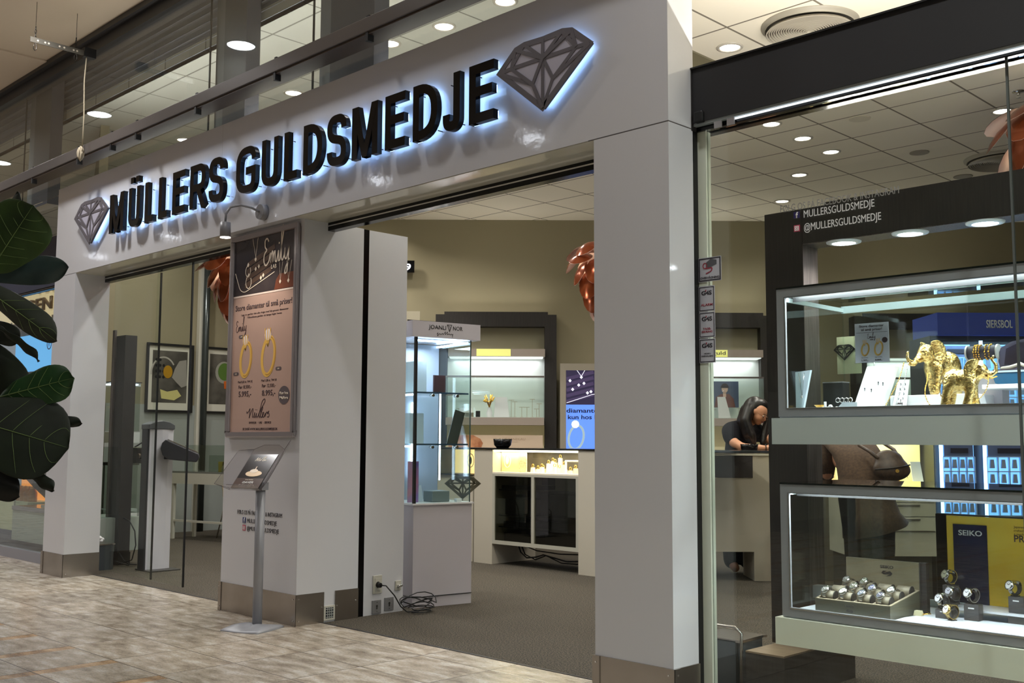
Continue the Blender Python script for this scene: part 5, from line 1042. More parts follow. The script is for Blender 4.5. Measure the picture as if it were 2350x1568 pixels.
# blue lit ring towers
BLUE = mat('blue_case_light', (130, 190, 250), .4, emit=(120, 186, 252), es=1.5); BLUP = mat('blue_head', (36, 52, 120), .35, emit=(36, 56, 140), es=.25)
ft = thing('ring_display_tower', 'dark display tower with blue lit tray walls and lettered head at the right edge', 'display tower', wing(3.20, 8.0), YAW)
BX('body', (0, 1.2, .08, .5, .35, 2.02), mat('tower_navy', (28, 30, 40), .4), ft); BX('plinth', (0, 1.2, .1, .5, 0, .35), BLK, ft)
BX('head', (.03, 1.25, 0, .5, 2.02, 2.19), BLUP, ft); text('SIERSBOL', .062, (.50, -.001, 2.075), WH, ft, width=.20, bold=.015, name='head_lettering')
for x0, x1 in ((.05, .29), (.38, .72), (.78, 1.1)):
    BX('light_strip', (x0 - .02, x0, .03, .05, .62, 1.98), mat('blue_strip', (180, 220, 255), .4, emit=(170, 214, 255), es=4), ft)
    for z0, z1 in ((1.45, 1.95), (.66, 1.2)):
        tr2 = BX('tray', (x0, x1, .05, .08, z0, z1), BLUE, ft)
        gg = MB(); nx = 4; nz = 5
        for i in range(nx + 1): q = x0 + (x1 - x0) * i / nx; gg.box(q - .004, q + .004, .03, .05, z0, z1 - .1)
        for j in range(nz): q = z0 + (z1 - .1 - z0) * j / (nz - 1); gg.box(x0, x1, .03, .05, q - .004, q + .004)
        gg.build('tray_grid', mat('grid_pale_blue', (170, 206, 240), .4), tr2)
        BX('tray_header', (x0 + .01, x1 - .01, .035, .05, z1 - .1, z1 - .01), mat('header_slate', (96, 112, 150), .4), tr2); gg = MB()
        for i in range(nx):
            for j in range(nz - 1):
                cx = x0 + (x1 - x0) * (i + .5) / nx; cz = z0 + (z1 - .1 - z0) * (j + .5) / (nz - 1); gg.prism([(cx - .018, cz - .03), (cx + .018, cz - .03), (cx + .012, cz + .035), (cx - .012, cz + .035)], .034, .05)
        gg.build('ring_cone', mat('cone_grey_blue', (150, 172, 200), .4), tr2)
        BX('tray_label', (x0 + (x1 - x0) * .25, x1 - (x1 - x0) * .2, .03, .036, z1 - .07, z1 - .035), mat('label_dark', (44, 46, 62), .4), tr2)
lamp('AREA', (.4, -.06, 1.98), 5, (.55, .75, 1), size=.8, size_y=.06, parent=ft)

# ---------------------------------------------------------------- copper leaf pendant lamps
def pendant(loc, label, rs, Rr=.25, zc=3.82):
    t = thing('leaf_pendant_lamp', label, 'pendant lamp', loc, rs, 'copper leaf pendant lamps'); rng = random.Random(3)
    k = 0
    for j, (zz, rad, cnt, tilt) in enumerate([(.26, .20, 5, .35), (.17, .24, 6, .75), (.05, .20, 6, 1.25), (-.07, .17, 6, 1.6), (-.19, .12, 5, 1.75), (-.27, .06, 3, 1.9)]):
        for i in range(cnt):
            a_ = 2 * PI * (i + .5 * (j % 2)) / cnt + rng.uniform(-.1, .1); rad2 = rad * Rr / .25
            n_ = Vector((math.cos(a_) * math.sin(tilt), math.sin(a_) * math.sin(tilt), math.cos(tilt))) 
            rot = n_.to_track_quat('Z', 'Y').to_matrix() @ Matrix.Rotation(rng.uniform(-.3, .3), 3, 'X') @ Matrix.Rotation(rng.uniform(-.3, .3), 3, 'Y')
            g = MB(); N_ = 14; L_ = .125 * Rr / .25; W_ = .088 * Rr / .25; c_ = Vector((rad2 * math.cos(a_), rad2 * math.sin(a_), zz * Rr / .25))
            for f_, dz in ((0, 0), (1, -.0025)):
                g.cur = f_; vs = [c_ + rot @ Vector((0, 0, dz))]; 
                for q in (.55, 1):
                    for h in range(N_): th = 2 * PI * h / N_; vs.append(c_ + rot @ Vector((W_ * q * math.cos(th), L_ * q * math.sin(th), dz - .035 * q * q)))
                fs = [(0, 1 + h, 1 + (h + 1) % N_) for h in range(N_)] + [(1 + h, 1 + N_ + h, 1 + N_ + (h + 1) % N_, 1 + (h + 1) % N_) for h in range(N_)]
                g.add(vs, fs, True)
            o = g.build('leaf', [COPP, COPIN], t)
    MB().lathe([(0, .06), (.04, .04), (.05, 0), (.04, -.05), (0, -.06)], n=16).build('bulb', mat('bulb_glow', (255, 240, 220), .4, emit=(255, 232, 200), es=10), t)
    MB().cyl((0, 0, .28), (0, 0, zc - loc[2]), .003, n=6).cyl((0, 0, .2), (0, 0, .3), .012, n=8).build('cord', CHAR, t); MB().cyl((0, 0, zc - loc[2] - .03), (0, 0, zc - loc[2]), .05, n=20).build('canopy', WHITE, t)
    lamp('POINT', (0, 0, 0), 30, (1, .80, .58), size=.05, parent=t)
pendant(wing(-2.39, 9.0, 2.56), 'copper leaf pendant lamp half hidden behind the framed poster', 0.3, zc=4.4)
pendant(wing(.74, 9.0, 2.60), 'copper leaf pendant lamp cut off by the right pillar in the central opening', 1.1)
pendant(wing(3.62, 7.0, 3.10), 'copper leaf pendant lamp at the right edge under the ceiling vent', 2.0, .33)

# added uplights out of view, on furniture and behind the fascia, to brighten the ceilings
def added_cove(loc, length, rz, e, label, color=(1, .95, .86), parent=None, low=False, tilt=0.0):
    k_ = .3 if low else 1
    t = thing('added_uplight', label, 'added light', loc, rz, 'added linear uplights')
    BX('channel', (-length / 2, length / 2, -.03, .03, 0, .02 * k_), WHITEM, t); BX('tube', (-length / 2 + .02, length / 2 - .02, -.012, .012, .02 * k_, .035 * k_), mat('added_tube', (255, 250, 240), .4, emit=(255, 246, 230), es=4), t)
    if low: BX('front_lip', (-length / 2, length / 2, -.05, -.04, 0, .032), WOOD, t)
    lamp('AREA', (0, 0, .045 * k_), e, color, size=length, size_y=.04, rot=(PI + tilt, 0, 0), parent=t)
added_cove((-8.1, .27, 3.501), 2.9, 0, 14, 'added linear uplight hidden on the bulkhead behind the left half of the sign', (1, .98, .94)); added_cove((-5.6, .27, 3.501), 2.4, 0, 9, 'added linear uplight hidden on the bulkhead behind the right half of the sign', (1, .98, .94))
added_cove((-1.6, 1.0, 2.385), 2.0, 0, 105, 'added linear uplight on top of the dark portal head', low=True)
added_cove((-6.18, 1.39, 2.085), .40, 1.38, 16, 'added short uplight on top of the glass display tower', low=True)
for s_, nm in ((-.185, 'left of the blue screen'), (2.31, 'behind the woman'), (4.66, 'behind the elephants')): added_cove(wing(s_, 12.25, 2.665), 1.2, YAW, 7, 'added tilted linear uplight on the wall unit ' + nm, low=True, tilt=.75)
# ---------------------------------------------------------------- dark portal with plinth
po = thing('display_portal', 'dark wood portal frame with pale grain reveal standing on a plinth behind the window showcases', 'display unit', (-2.905, .88, 0))
BX('post', (0, .215, 0, .15, .20, 2.385), WOOD, po); BX('post_reveal', (.215, .217, .002, .15, .20, 2.20), WOODG, po); BX('head', (.217, 3.4, 0, .15, 2.205, 2.385), WOOD, po); BX('head_soffit', (.217, 3.4, 0.002, .15, 2.2, 2.205), WOODG, po)
BX('plinth', (.025, .235, -.285, .41, 0, .192), WOOD, po); BX('plinth_top', (.025, .235, -.285, .41, .192, .20), WOODL, po)
for x in (-2.50, -2.16, -1.81, -1.46):
    t = thing('portal_downlight', 'broad lit round downlight under the dark portal head', 'ceiling light', (x, .95, 2.2), group='downlights under the portal head')
    MB().lathe([(.085, 0), (.083, -.006), (.058, -.010), (.056, -.003)], n=28).build('trim_ring', mat('portal_ring', (215, 218, 222), .3), t); MB().cyl((0, 0, -.007), (0, 0, -.002), .056, n=28).build('lens', LENSC, t)
    lamp('AREA', (0, 0, -.015), 5, (.95, .97, 1), size=.11, parent=t, spread=2.2)

# ---------------------------------------------------------------- window showcases
def showcase(z0, z1, label):
    t = thing('window_showcase', label, 'showcase', (-2.56, .40, z0), group='glass showcases in the window'); X = 2.6; h = z1 - z0; D = .63; f = .04
    g = MB()
    for b in ((f, X, 0, .02, 0, f), (f, X, 0, .02, h - f, h), (0, f, 0, .02, 0, h)): g.box(*b)
    g.build('front_frame', GREYF, t); BX('inner_lip', (f, X, -.003, .0, f - .006, f - .002), SILV, t); BX('inner_lip', (f, f + .004, -.003, 0, f, h - f), SILV, t); BX('inner_lip', (f, X, -.003, .0, h - f, h - f + .003), SILV, t)
    BX('front_glass', (f, X, .006, .011, f, h - f), GLASSW, t); BX('side_glass', (.003, .009, .02, D, f, h), GLASS, t); BX('back_glass', (0, .62, D, D + .006, f, h), GLASS, t); BX('back_glass', (.63, X, D - .01, D - .004, f, h), GLASS, t)
    BX('top_glass', (0, X, 0, D, h, h + .008), GLASSD, t); BX('top_edge', (0, X, -.004, 0, h - .0, h + .008), mat('black_green_edge', (14, 24, 20), .2), t)
    BX('back_rail', (0, X, D - .01, D + .01, h - .055, h - .02), mat('rail_pale', (176, 190, 194), .35), t); BX('back_rail', (.0, X, D - .008, D + .012, f - .02, f + .01), MATS['rail_pale'], t); BX('side_rail', (0, .012, .02, D, h - .05, h - .03), MATS['rail_pale'], t)
    BX('base_panel', (-.025, X, -.02, D + .02, -.125, -.006), CASEP if z0 > 1 else mat('case_panel_pale', (236, 238, 222), .45), t); BX('deck', (0, X, .01, D, -.006, f - .022), mat('deck_white', (214, 220, 230), .4), t)
    BX('light_bar', (f, X, .022, .034, h - .026, h - .008), mat('case_bar', (240, 246, 255), .4, emit=(232, 240, 255), es=1.0), t)
    BX('light_shield', (f, X, .078, .080, h - .054, h - .004), BLK, t)  # added strip that keeps the lamp's reflection out of the back glass
    lamp('AREA', (1.1, .05, h - .012), 34 if z0 > 1 else 40, (.88, .94, 1), size=2.1, size_y=.05, rot=(.25, 0, 0), parent=t)
    return t
s_up = showcase(1.318, 1.905, 'upper long glass showcase with gold elephants in the right window')
s_lo = showcase(.424, 1.012, 'lower long glass showcase with watches in the right window')
bk = tag(BX('mounting_rail', (-2.69, -2.4, .905, .96, 0.44, .50), GREYF), 'grey arm carrying the lower showcase from the dark post', 'bracket'); bk.name = 'mounting_arm'

U0 = 1.34; L0 = .445
# -- contents of the upper case
t = thing('necklace_board', 'tall slanted white necklace board at the left end of the upper showcase', 'necklace board', (-2.535, .60, U0), -.25); MB().prism([(-.06, 0), (-.02, 0), (.035, .20), (-.06, .195)], 0, .012).build('board', PALE, t); g = MB(); g.tube([(-.035, -.003, .19), (-.015, -.004, .08), (.0, -.004, .19)], .0015, 5).ball((-.014, -.005, .075), .006, n=8, k=5); g.build('necklace', SILV, t)
t = thing('price_poster', 'upright white price poster with two gold rings in the upper showcase', 'poster', (-2.275, .76, 1.575), .06); PW = mat('poster_paper', (216, 220, 226), .4)
BX('sheet', (-.081, .081, 0, .003, 0, .185), PW, t); text('Store diamanter', .0115, (0, 0, .166), INK, t, width=.118, bold=.01); text('til små priser!', .0115, (0, 0, .149), INK, t, width=.1, bold=.01); BX('rule', (-.075, .075, -.0008, 0, .140, .1415), INK, t)
script_emily(INK, -.02, .110, .024, -.001, t, .0016, 'script_word'); pill_ = MB().box(-.008, .008, -.001, 0, .104, .108).build('lab_badge', INK, t)
printed_ring(-.032, .062, .034, .058, t, -.001, th=.008); printed_ring(.032, .064, .036, .062, t, -.001, th=.008)
MB().prism([(.062 + .013 * math.cos(k * PI / 8), .102 + .013 * math.sin(k * PI / 8)) for k in range(16)], -.0015, 0).build('round_badge', INK, t)
for x, a_, b2_s in ((-.034, 'Før 8.500,-', '5.995,-'), (.032, 'Før 12.500,-', '8.995,-')): text(a_, .004, (x, 0, .021), INK, t, width=.035); text(b2_s, .009, (x, 0, .006), INK, t, width=.036, bold=.012)
BX('acrylic_sleeve', (-.085, .085, -.004, -.003, -.004, .189), ACRY, t); MB().cyl((0, .02, -.23), (0, .02, 0.05), .003, n=6).build('stem', CHROME, t); MB().cyl((0, .02, -.235), (0, .02, -.228), .04, n=16).build('foot', ACRY, t)
t = thing('earring_board', 'large slanted white earring board in the upper showcase', 'earring board', (-2.205, .59, U0)); g = MB(); BW = .065
g.add([(-.078, -.03, 0), (.052, -.03, 0), (.092, .05, .208), (-.040, .05, .208), (-.078, .0, 0), (.066, .0, 0), (.106, .075, .203), (-.03, .075, .203)], [(0, 1, 2, 3), (4, 5, 6, 7), (0, 1, 5, 4), (1, 2, 6, 5), (2, 3, 7, 6), (3, 0, 4, 7)]); g.build('board', WHITEM, t, bevel=.004)
g = MB()
for x, z in ((-.03, .105), (.002, .10), (.03, .132), (.052, .128)): y = -.03 + z * .385; g.ball((x, y - .004, z), .0035, n=8, k=5).tube([(x, y - .004, z - .003), (x + .001, y - .008, z - .012)], .0012, 5)
g.build('earring', mat('earring_dark', (90, 90, 96), .2, 1), t)
t = thing('earring_card_stand', 'small white card with rows of earrings beside the slanted board', 'earring card', (-2.065, .57, U0)); BX('foot', (-.035, .035, -.01, .03, 0, .012), mat('foot_grey', (110, 124, 134), .4), t)
g = MB(); g.add([(-.032, 0, .012), (.028, 0, .012), (.034, .03, .138), (-.016, .03, .138), (-.03, .004, .012), (.03, .004, .012), (.036, .034, .138), (-.014, .034, .138)], [(0, 1, 2, 3), (4, 5, 6, 7), (0, 1, 5, 4), (1, 2, 6, 5), (2, 3, 7, 6), (3, 0, 4, 7)]); g.build('card', WHITEM, t)
g = MB()
for j in range(4):
    for i in range(2): z = .055 + j * .021; x = -.012 + i * .020 + z * .09; g.tube([(x, z * .24 - .004, z + .005), (x + .003, z * .24 - .005, z), (x, z * .24 - .004, z - .005)], .0013, 5)
g.build('earring', MATS['earring_dark'], t); script_emily(INK, -.014, .028, .018, .003, t, .0012, 'script_word')
# elephants: one continuous cast body each
def meta_mesh(elems, res, name):
    mb = bpy.data.metaballs.new(name); mb.resolution = res; mb.render_resolution = res; mb.threshold = .6
    for e_ in elems:
        kind, c, r = e_[:3]; el = mb.elements.new(type='ELLIPSOID' if kind == 'E' else 'BALL'); el.co = c
        if kind == 'E':
            el.radius = 1.0; k_ = 1.68; el.size_x, el.size_y, el.size_z = [v * k_ for v in r]
            if len(e_) > 3: el.rotation = e_[3]
        else: el.radius = r * (1.30 if kind == 'C' else 1.5)
    o = bpy.data.objects.new(name + '_tmp', mb); COL.objects.link(o); dg = bpy.context.evaluated_depsgraph_get(); dg.update()
    me = bpy.data.meshes.new_from_object(o.evaluated_get(dg)); bpy.data.objects.remove(o); bpy.data.metaballs.remove(mb)
    for p in me.polygons: p.use_smooth = True
    return me
def chain(pts, n=5):
    """balls along a limb: pts = [(co, r), ...]"""
    out = []
    for (a_, ra), (b2, rb) in zip(pts, pts[1:]):
        a_ = Vector(a_); b2 = Vector(b2); m_ = max(2, int((b2 - a_).length / (min(ra, rb) * .45)))
        for i in range(m_): t = i / m_; out.append(('C', a_.lerp(b2, t), ra * (1 - t) + rb * t))
    out.append(('C', Vector(pts[-1][0]), pts[-1][1])); return out
def obj_me(name, me, mt, parent=None):
    me.materials.clear(); me.materials.append(mt); o = bpy.data.objects.new(name, me); COL.objects.link(o)
    if parent: o.parent = parent
    return o
def elephant(loc, rz, s, label, trunk_up, nm):
    t = thing('elephant_figure', label, 'elephant figurine', loc, rz, 'gold elephant figurines'); S_ = s; q = lambda *p: Vector(p) * S_
    E = [('E', q(0, 0, .62), (.34 * S_, .20 * S_, .23 * S_)), ('E', q(-.16, 0, .62), (.20 * S_, .20 * S_, .235 * S_)), ('E', q(.16, 0, .66), (.17 * S_, .18 * S_, .20 * S_)), ('E', q(.40, 0, .83), (.15 * S_, .13 * S_, .16 * S_)), ('E', q(.36, 0, .94), (.10 * S_, .11 * S_, .06 * S_))]
    E += chain([(q(.2, 0, .72), .15 * S_), (q(.36, 0, .80), .13 * S_)])
    E += chain([(q(.2, .11, .55), .13 * S_), (q(.24, .12, .28), .10 * S_), (q(.28, .12, .06), .105 * S_)]) + chain([(q(.2, -.11, .55), .13 * S_), (q(.16, -.12, .28), .10 * S_), (q(.10, -.12, .06), .105 * S_)])
    E += chain([(q(-.22, .11, .52), .14 * S_), (q(-.20, .12, .28), .10 * S_), (q(-.26, .12, .06), .105 * S_)]) + chain([(q(-.22, -.11, .52), .14 * S_), (q(-.30, -.12, .30), .10 * S_), (q(-.34, -.12, .06), .105 * S_)])
    if trunk_up: tk = [(q(.50, 0, .78), .075 * S_), (q(.60, 0, .74), .058 * S_), (q(.70, 0, .80), .045 * S_), (q(.70, 0, .95), .036 * S_), (q(.62, 0, 1.06), .03 * S_), (q(.66, 0, 1.14), .03 * S_)]
    else: tk = [(q(.50, 0, .78), .075 * S_), (q(.60, 0, .68), .06 * S_), (q(.66, 0, .60), .05 * S_), (q(.76, 0, .60), .042 * S_), (q(.82, 0, .72), .034 * S_), (q(.80, 0, .84), .03 * S_)]
    E += chain(tk); E += chain([(q(.46, 0, .72), .06 * S_), (q(.53, 0, .66), .04 * S_)])
    obj_me('body', meta_mesh(E, .026 * S_, nm), GOLD, t)
    for sy in (-1, 1):
        pts = [(.0, .08), (.06, .16), (.0, .20), (-.12, .18), (-.20, .08), (-.21, -.06), (-.16, -.18), (-.08, -.20), (-.02, -.10)]; g = MB(); n = len(pts)
        c0 = [q(.33 + a_ * 1.3, sy * (.125 + (0 if i in (0, 1, n - 1) else .095)), .83 + b2 * 1.3) for i, (a_, b2) in enumerate(pts)]; mid = q(.23, sy * .155, .83)
        vs = [mid] + c0 + [mid + q(0, sy * .022, 0)] + [p + q(-.004, sy * .018, 0) for p in c0]; k_ = n + 1
        fs = [(0, 1 + i, 1 + (i + 1) % n) for i in range(n)] + [(k_, k_ + 1 + (i + 1) % n, k_ + 1 + i) for i in range(n)] + [(1 + i, 1 + (i + 1) % n, k_ + 1 + (i + 1) % n, k_ + 1 + i) for i in range(n)]
        g.add(vs, fs, True); o = g.build('ear', GOLD, t); m2 = o.modifiers.new('s', 'SUBSURF'); m2.levels = m2.render_levels = 2
        MB().tube([q(.50, sy * .06, .72), q(.60, sy * .075, .66), q(.72, sy * .07, .70)], [.02 * S_, .016 * S_, .005 * S_], 8).build('tusk', GOLDP, t)
        MB().ball(q(.485, sy * .095, .86), .016 * S_, n=8, k=6).build('eye', GOLDP, t)
    MB().tube([q(-.36, 0, .68), q(-.44, 0, .52), q(-.43, 0, .34), q(-.41, 0, .28)], [.016 * S_, .012 * S_, .010 * S_, .018 * S_], 6).build('tail', GOLD, t)
    return t
elephant((-1.925, .70, 1.41), -2.05, .22, 'larger gold elephant figurine on a white block, head turned to the front left', False, 'castA')
elephant((-1.76, .49, U0), .30, .190, 'smaller gold elephant figurine with raised trunk standing in front', True, 'castB')
t = thing('display_riser', 'white block under the larger gold elephant', 'display block', (-1.985, .68, U0)); BX('block', (-.13, .24, -.09, .12, 0, .069), WHITE, t, bevel=.003)
def necklace(pts, label, mt=GOLDP, r=.0032, bead=True):
    g = MB(); P = fillet_3(pts)
    for i, p in enumerate(P):
        g.ball(p, r * (1 if i % 2 else .75), n=6, k=4)
    return tag(g.build('chain_necklace', mt), label, 'necklace', 'gold chains on the elephants')
def fillet_3(pts, step=.0062):
    P = [Vector(p) for p in pts]; out = []
    def cr(p0, p1, p2, p3, t): return .5 * ((2 * p1) + (p2 - p0) * t + (2 * p0 - 5 * p1 + 4 * p2 - p3) * t * t + (3 * p1 - p0 - 3 * p2 + p3) * t ** 3)
    for i in range(len(P) - 1):
        p0 = P[max(i - 1, 0)]; p3 = P[min(i + 2, len(P) - 1)]; n = max(1, int((P[i + 1] - P[i]).length / step))
        for k_ in range(n): out.append(cr(p0, P[i], P[i + 1], p3, k_ / n))
    return out + [P[-1]]
necklace([(-2.02, .532, 1.548), (-2.035, .515, 1.48), (-2.06, .49, 1.41), (-2.085, .47, 1.350), (-2.06, .455, 1.345)], 'gold chain hanging from the raised trunk at the left of the larger elephant')
necklace([(-2.0, .53, 1.545), (-2.01, .51, 1.47), (-2.025, .48, 1.40), (-2.04, .46, 1.347)], 'paler chain hanging from the tusk of the larger elephant', SILV)
necklace([(-1.93, .56, 1.50), (-1.905, .50, 1.47), (-1.90, .46, 1.42), (-1.885, .44, 1.38), (-1.86, .43, 1.347)], 'gold chain hanging between the two gold elephants', GOLDP)
necklace([(-1.655, .50, 1.475), (-1.645, .47, 1.44), (-1.655, .45, 1.40), (-1.69, .44, 1.365), (-1.73, .43, 1.348)], 'gold chain hanging from the mouth of the smaller elephant', GOLDP)
for i, (x0, lab) in enumerate([(-2.02, 'gold link bracelet lying before the white block')]): tag(MB().tube([(x0 + k_ * .014, .45 + .008 * math.sin(k_), U0 + .010) for k_ in range(10)], [.007 if k_ % 2 else .005 for k_ in range(10)], 8).build('bracelet', GOLDP), lab, 'bracelet')
t = thing('bracelet_roll', 'dark roll holding gold chain bracelets behind the smaller elephant', 'bracelet roll', (-1.80, .84, 1.60)); MB().cyl((-.065, 0, 0), (.065, 0, 0), .030, n=24).build('roll', mat('roll_dark', (58, 54, 72), .5), t); g = MB(); g.cyl((-.069, 0, 0), (-.062, 0, 0), .033, n=24).cyl((.062, 0, 0), (.069, 0, 0), .033, n=24)
for x in (-.065, .065): g.tube([(x, -.03, -.10), (x, 0, -.005), (x, .03, -.10)], .003, 6)
g.build('stand', WHITE, t)
g = MB()
for x in (-.03, -.02, -.008, .018, .035):
    for k_ in range(20): a_ = 2 * PI * k_ / 20; g.ball((x + .002 * (k_ % 2), .032 * math.cos(a_), .032 * math.sin(a_)), .0045, n=6, k=4)
g.build('chain', GOLDP, t); BX('riser', (-.09, .09, -.04, .04, -.26, -.10), mat('riser_grey_white', (190, 186, 196), .4), t)
t = thing('jewellery_box', 'open blue jewellery box with white cushion on a raised white shelf', 'jewellery box', (-1.64, .78, 1.45)); 
MB().prism([(-.085, .05), (-.07, .004), (-.05, 0), (.14, 0), (.16, .05)], -.06, .06).build('box', mat('box_teal_blue', (36, 92, 130), .25), t, bevel=.004); BX('box_rim', (-.09, .165, -.065, .065, .05, .058), PALE, t); BX('cushion', (-.08, .15, -.055, .055, .05, .064), mat('cushion_dark', (66, 56, 66), .6), t)
MB().prism([(-.085, .06), (-.10, .12), (-.085, .165), (-.04, .19), (.05, .205), (.16, .21), (.16, .06)], .062, .075).build('lid', mat('lid_lilac', (120, 118, 150), .5), t); MB().prism([(-.07, .09), (-.06, .16), (.0, .185), (.15, .195), (.15, .09)], .055, .062).build('lid_lining', mat('lining_dark', (58, 50, 74), .5), t)
MB().tube([(-.06, .0, .07), (-.02, -.02, .072), (.02, -.01, .085), (.05, -.03, .072), (.1, 0, .075)], .009, 8).build('ring_roll', mat('cushion_cream', (222, 212, 200), .5), t)
t = thing('raised_shelf', 'white raised shelf carrying the blue jewellery box', 'shelf', (-1.64, .78, 1.43)); BX('slab', (-.11, .3, -.10, .10, 0, .019), WHITE, t, bevel=.002); BX('support', (.05, .25, -.05, .08, -.09, 0), mat('support_marbled', (150, 160, 170), .4), t)
t = thing('diamond_card', 'cream card with black line drawn diamond at the back left of the upper showcase', 'card', (-2.60, 1.10, 1.55)); BX('card', (-.03, .10, 0, .006, 0, .19), mat('card_cream', (186, 184, 150), .6), t); g = MB(); diamond_lines(g, .055, .052, .0042, -.003, 0, .012, .125); g.build('diamond_print', BLK, t)
t = thing('black_box', 'black open display box in the back left corner of the upper showcase', 'box', (-2.56, .90, U0)); BX('box', (-.045, .06, 0, .07, 0, .155), mat('box_black', (34, 36, 36), .35), t); BX('rim', (-.046, .061, -.002, .071, .155, .16), ALU, t)
g = MB()
for i in range(14): g.ball((-2.39 + .022 * (i % 7) + .01 * (i // 7), .50 + .03 * (i // 7), U0 + .014), .012, (1, .8, .8), 8, 6)
tag(g.build('pearl_strings', mat('pearl', (236, 234, 230), .2)), 'heap of white pearl strings and rings at the left of the upper showcase', 'pearls')
t = thing('ring_block', 'low white slanted ring block before the large earring board', 'jewellery stand', (-2.27, .50, U0)); MB().prism([(-.05, 0), (.06, 0), (.06, .04), (-.01, .04)], -.03, .03).build('block', mat('frost_white', (214, 222, 226), .3), t)
g = MB()
for i in range(4): g.tube([(-.03 + i * .02 + .010 * math.cos(k_ * PI / 5), -.034, .05 + .010 * math.sin(k_ * PI / 5)) for k_ in range(11)], .0022, 5)
g.build('ring', SILV, t)
t = thing('glass_dish', 'small gilt glass dish at the far left of the upper showcase', 'dish', (-2.47, .62, U0)); MB().lathe([(.012, 0), (.02, .004), (.006, .012), (.022, .03), (.03, .036)], n=16).build('dish', GOLDP, t); 
t = thing('letter_sign', 'small white sign letters beside the pearls', 'sign', (-2.425, .58, U0)); BX('post', (-.004, .004, 0, .01, 0, .05), WHITE, t); text('8', .03, (.03, 0, .006), WHITE, t, bold=.03, extrude=.006)

# -- contents of the lower case: watch box with cushions
def watch(loc, rz, label, dial=(30, 30, 34), case=SILV, strap=None, tilt=.75, s=1.0, group='watches in the lower showcase'):
    t = thing('wristwatch', label, 'watch', loc, rz, group); r = .0195 * s; st_ = strap or case; rb = .026 * s
    M_ = Matrix.Rotation(-tilt, 3, 'X')     # dial looks to -y and up
    f = lambda x, y, z: M_ @ Vector((x, y, z))
    # case axis along -y then tilted up
    g = MB(); c0 = f(0, -rb + .001, 0); c1 = f(0, -rb - .008 * s, 0); g.cyl(c0, c1, r, r * .97, 24); g.cyl(f(r, -rb - .004, 0), f(r + .004 * s, -rb - .004, 0), .003 * s, n=8)
    g.build('case', case, t)
    g = MB(); n = 24
    for i in range(n): a0 = 2 * PI * i / n; a1 = 2 * PI * (i + 1) / n; pp_ = [f(q * math.cos(a), -rb - y_, q * math.sin(a)) for q, y_ in ((r, .008 * s), (r * .80, .0105 * s)) for a in (a0, a1)]; g.add(pp_, [(0, 1, 3, 2)])
    g.build('bezel', case, t)
    MB().cyl(f(0, -rb - .0070 * s, 0), f(0, -rb - .0085 * s, 0), r * .82, n=24).build('dial', mat('dial_%d_%d_%d' % dial, dial, .25), t)
    hnd = WH if sum(dial) < 300 else INK; g = MB()
    for x, z, w_ in ((r * .42, r * .38, .0016), (-r * .55, r * .32, .0013)):
        d_ = Vector((x, 0, z)); sd = Vector((-z, 0, x)).normalized() * w_ * s; y_ = -rb - .0088 * s
        g.add([f(*(Vector((0, y_, 0)) + sd)), f(*(Vector((0, y_, 0)) - sd)), f(*(Vector((0, y_, 0)) + d_ - sd * .5)), f(*(Vector((0, y_, 0)) + d_ + sd * .5))], [(0, 1, 2, 3)])
    for k_ in range(12): a_ = k_ * PI / 6; g.add([f(r * q * math.cos(a_ + e_), -rb - .0088 * s, r * q * math.sin(a_ + e_)) for q, e_ in ((.66, -.06), (.78, -.06), (.78, .06), (.66, .06))], [(0, 1, 2, 3)])
    g.build('hand', hnd, t)
    g = MB(); n = 28; hw = .0095 * s
    for i in range(n):       # link bracelet loop
        a0 = 2 * PI * i / n - PI / 2; 
        if abs(((a0 + PI) % (2 * PI)) - PI + PI / 2 + 0) < .55: pass
        a1 = a0 + 2 * PI / n * .86; pp_ = []
        for x in (-hw, hw):
            for a_, q in ((a0, rb), (a1, rb), (a1, rb - .0028 * s), (a0, rb - .0028 * s)): pp_.append(f(x, math.sin(a_) * q * 1.0 , math.cos(a_) * q * 1.12))
        g.add(pp_, [(0, 1, 2, 3), (7, 6, 5, 4), (0, 1, 5, 4), (1, 2, 6, 5), (2, 3, 7, 6), (3, 0, 4, 7)])
    g.build('bracelet', st_, t)
    return t
DKB = mat('watchbox_olive', (74, 72, 58), .4); DKI = mat('watchbox_inside', (150, 138, 116), .6); CUS = noisemat('cushion_bronze', (110, 102, 86), (140, 130, 110), 20, .5); CUSD = mat('cushion_side', (36, 32, 30), .6)
wb = thing('watch_box', 'open olive watch box with lettered front and upright lettered lid in the lower showcase', 'watch box', (-2.44, .48, L0)); Wd, Dp = .35, .30
g = MB(); g.add([(0, 0, 0), (Wd, 0, 0), (Wd, Dp, 0), (0, Dp, 0), (0, 0, .060), (Wd, 0, .060), (Wd, Dp, .10), (0, Dp, .10)], [(0, 1, 2, 3), (0, 1, 5, 4), (1, 2, 6, 5), (2, 3, 7, 6), (3, 0, 4, 7)]); g.build('tray', DKB, wb)
zt = lambda y: .060 + .04 * y / Dp
g = MB(); n_ = .010
for (x0, x1, y0, y1) in ((0, Wd, 0, n_), (0, Wd, Dp - n_, Dp), (0, n_, 0, Dp), (Wd - n_, Wd, 0, Dp)): g.add([(x0, y0, zt(y0)), (x1, y0, zt(y0)), (x1, y1, zt(y1)), (x0, y1, zt(y1)), (x0, y0, zt(y0) + .003), (x1, y0, zt(y0) + .003), (x1, y1, zt(y1) + .003), (x0, y1, zt(y1) + .003)], [(0, 1, 2, 3), (4, 5, 6, 7), (0, 1, 5, 4), (1, 2, 6, 5), (2, 3, 7, 6), (3, 0, 4, 7)])
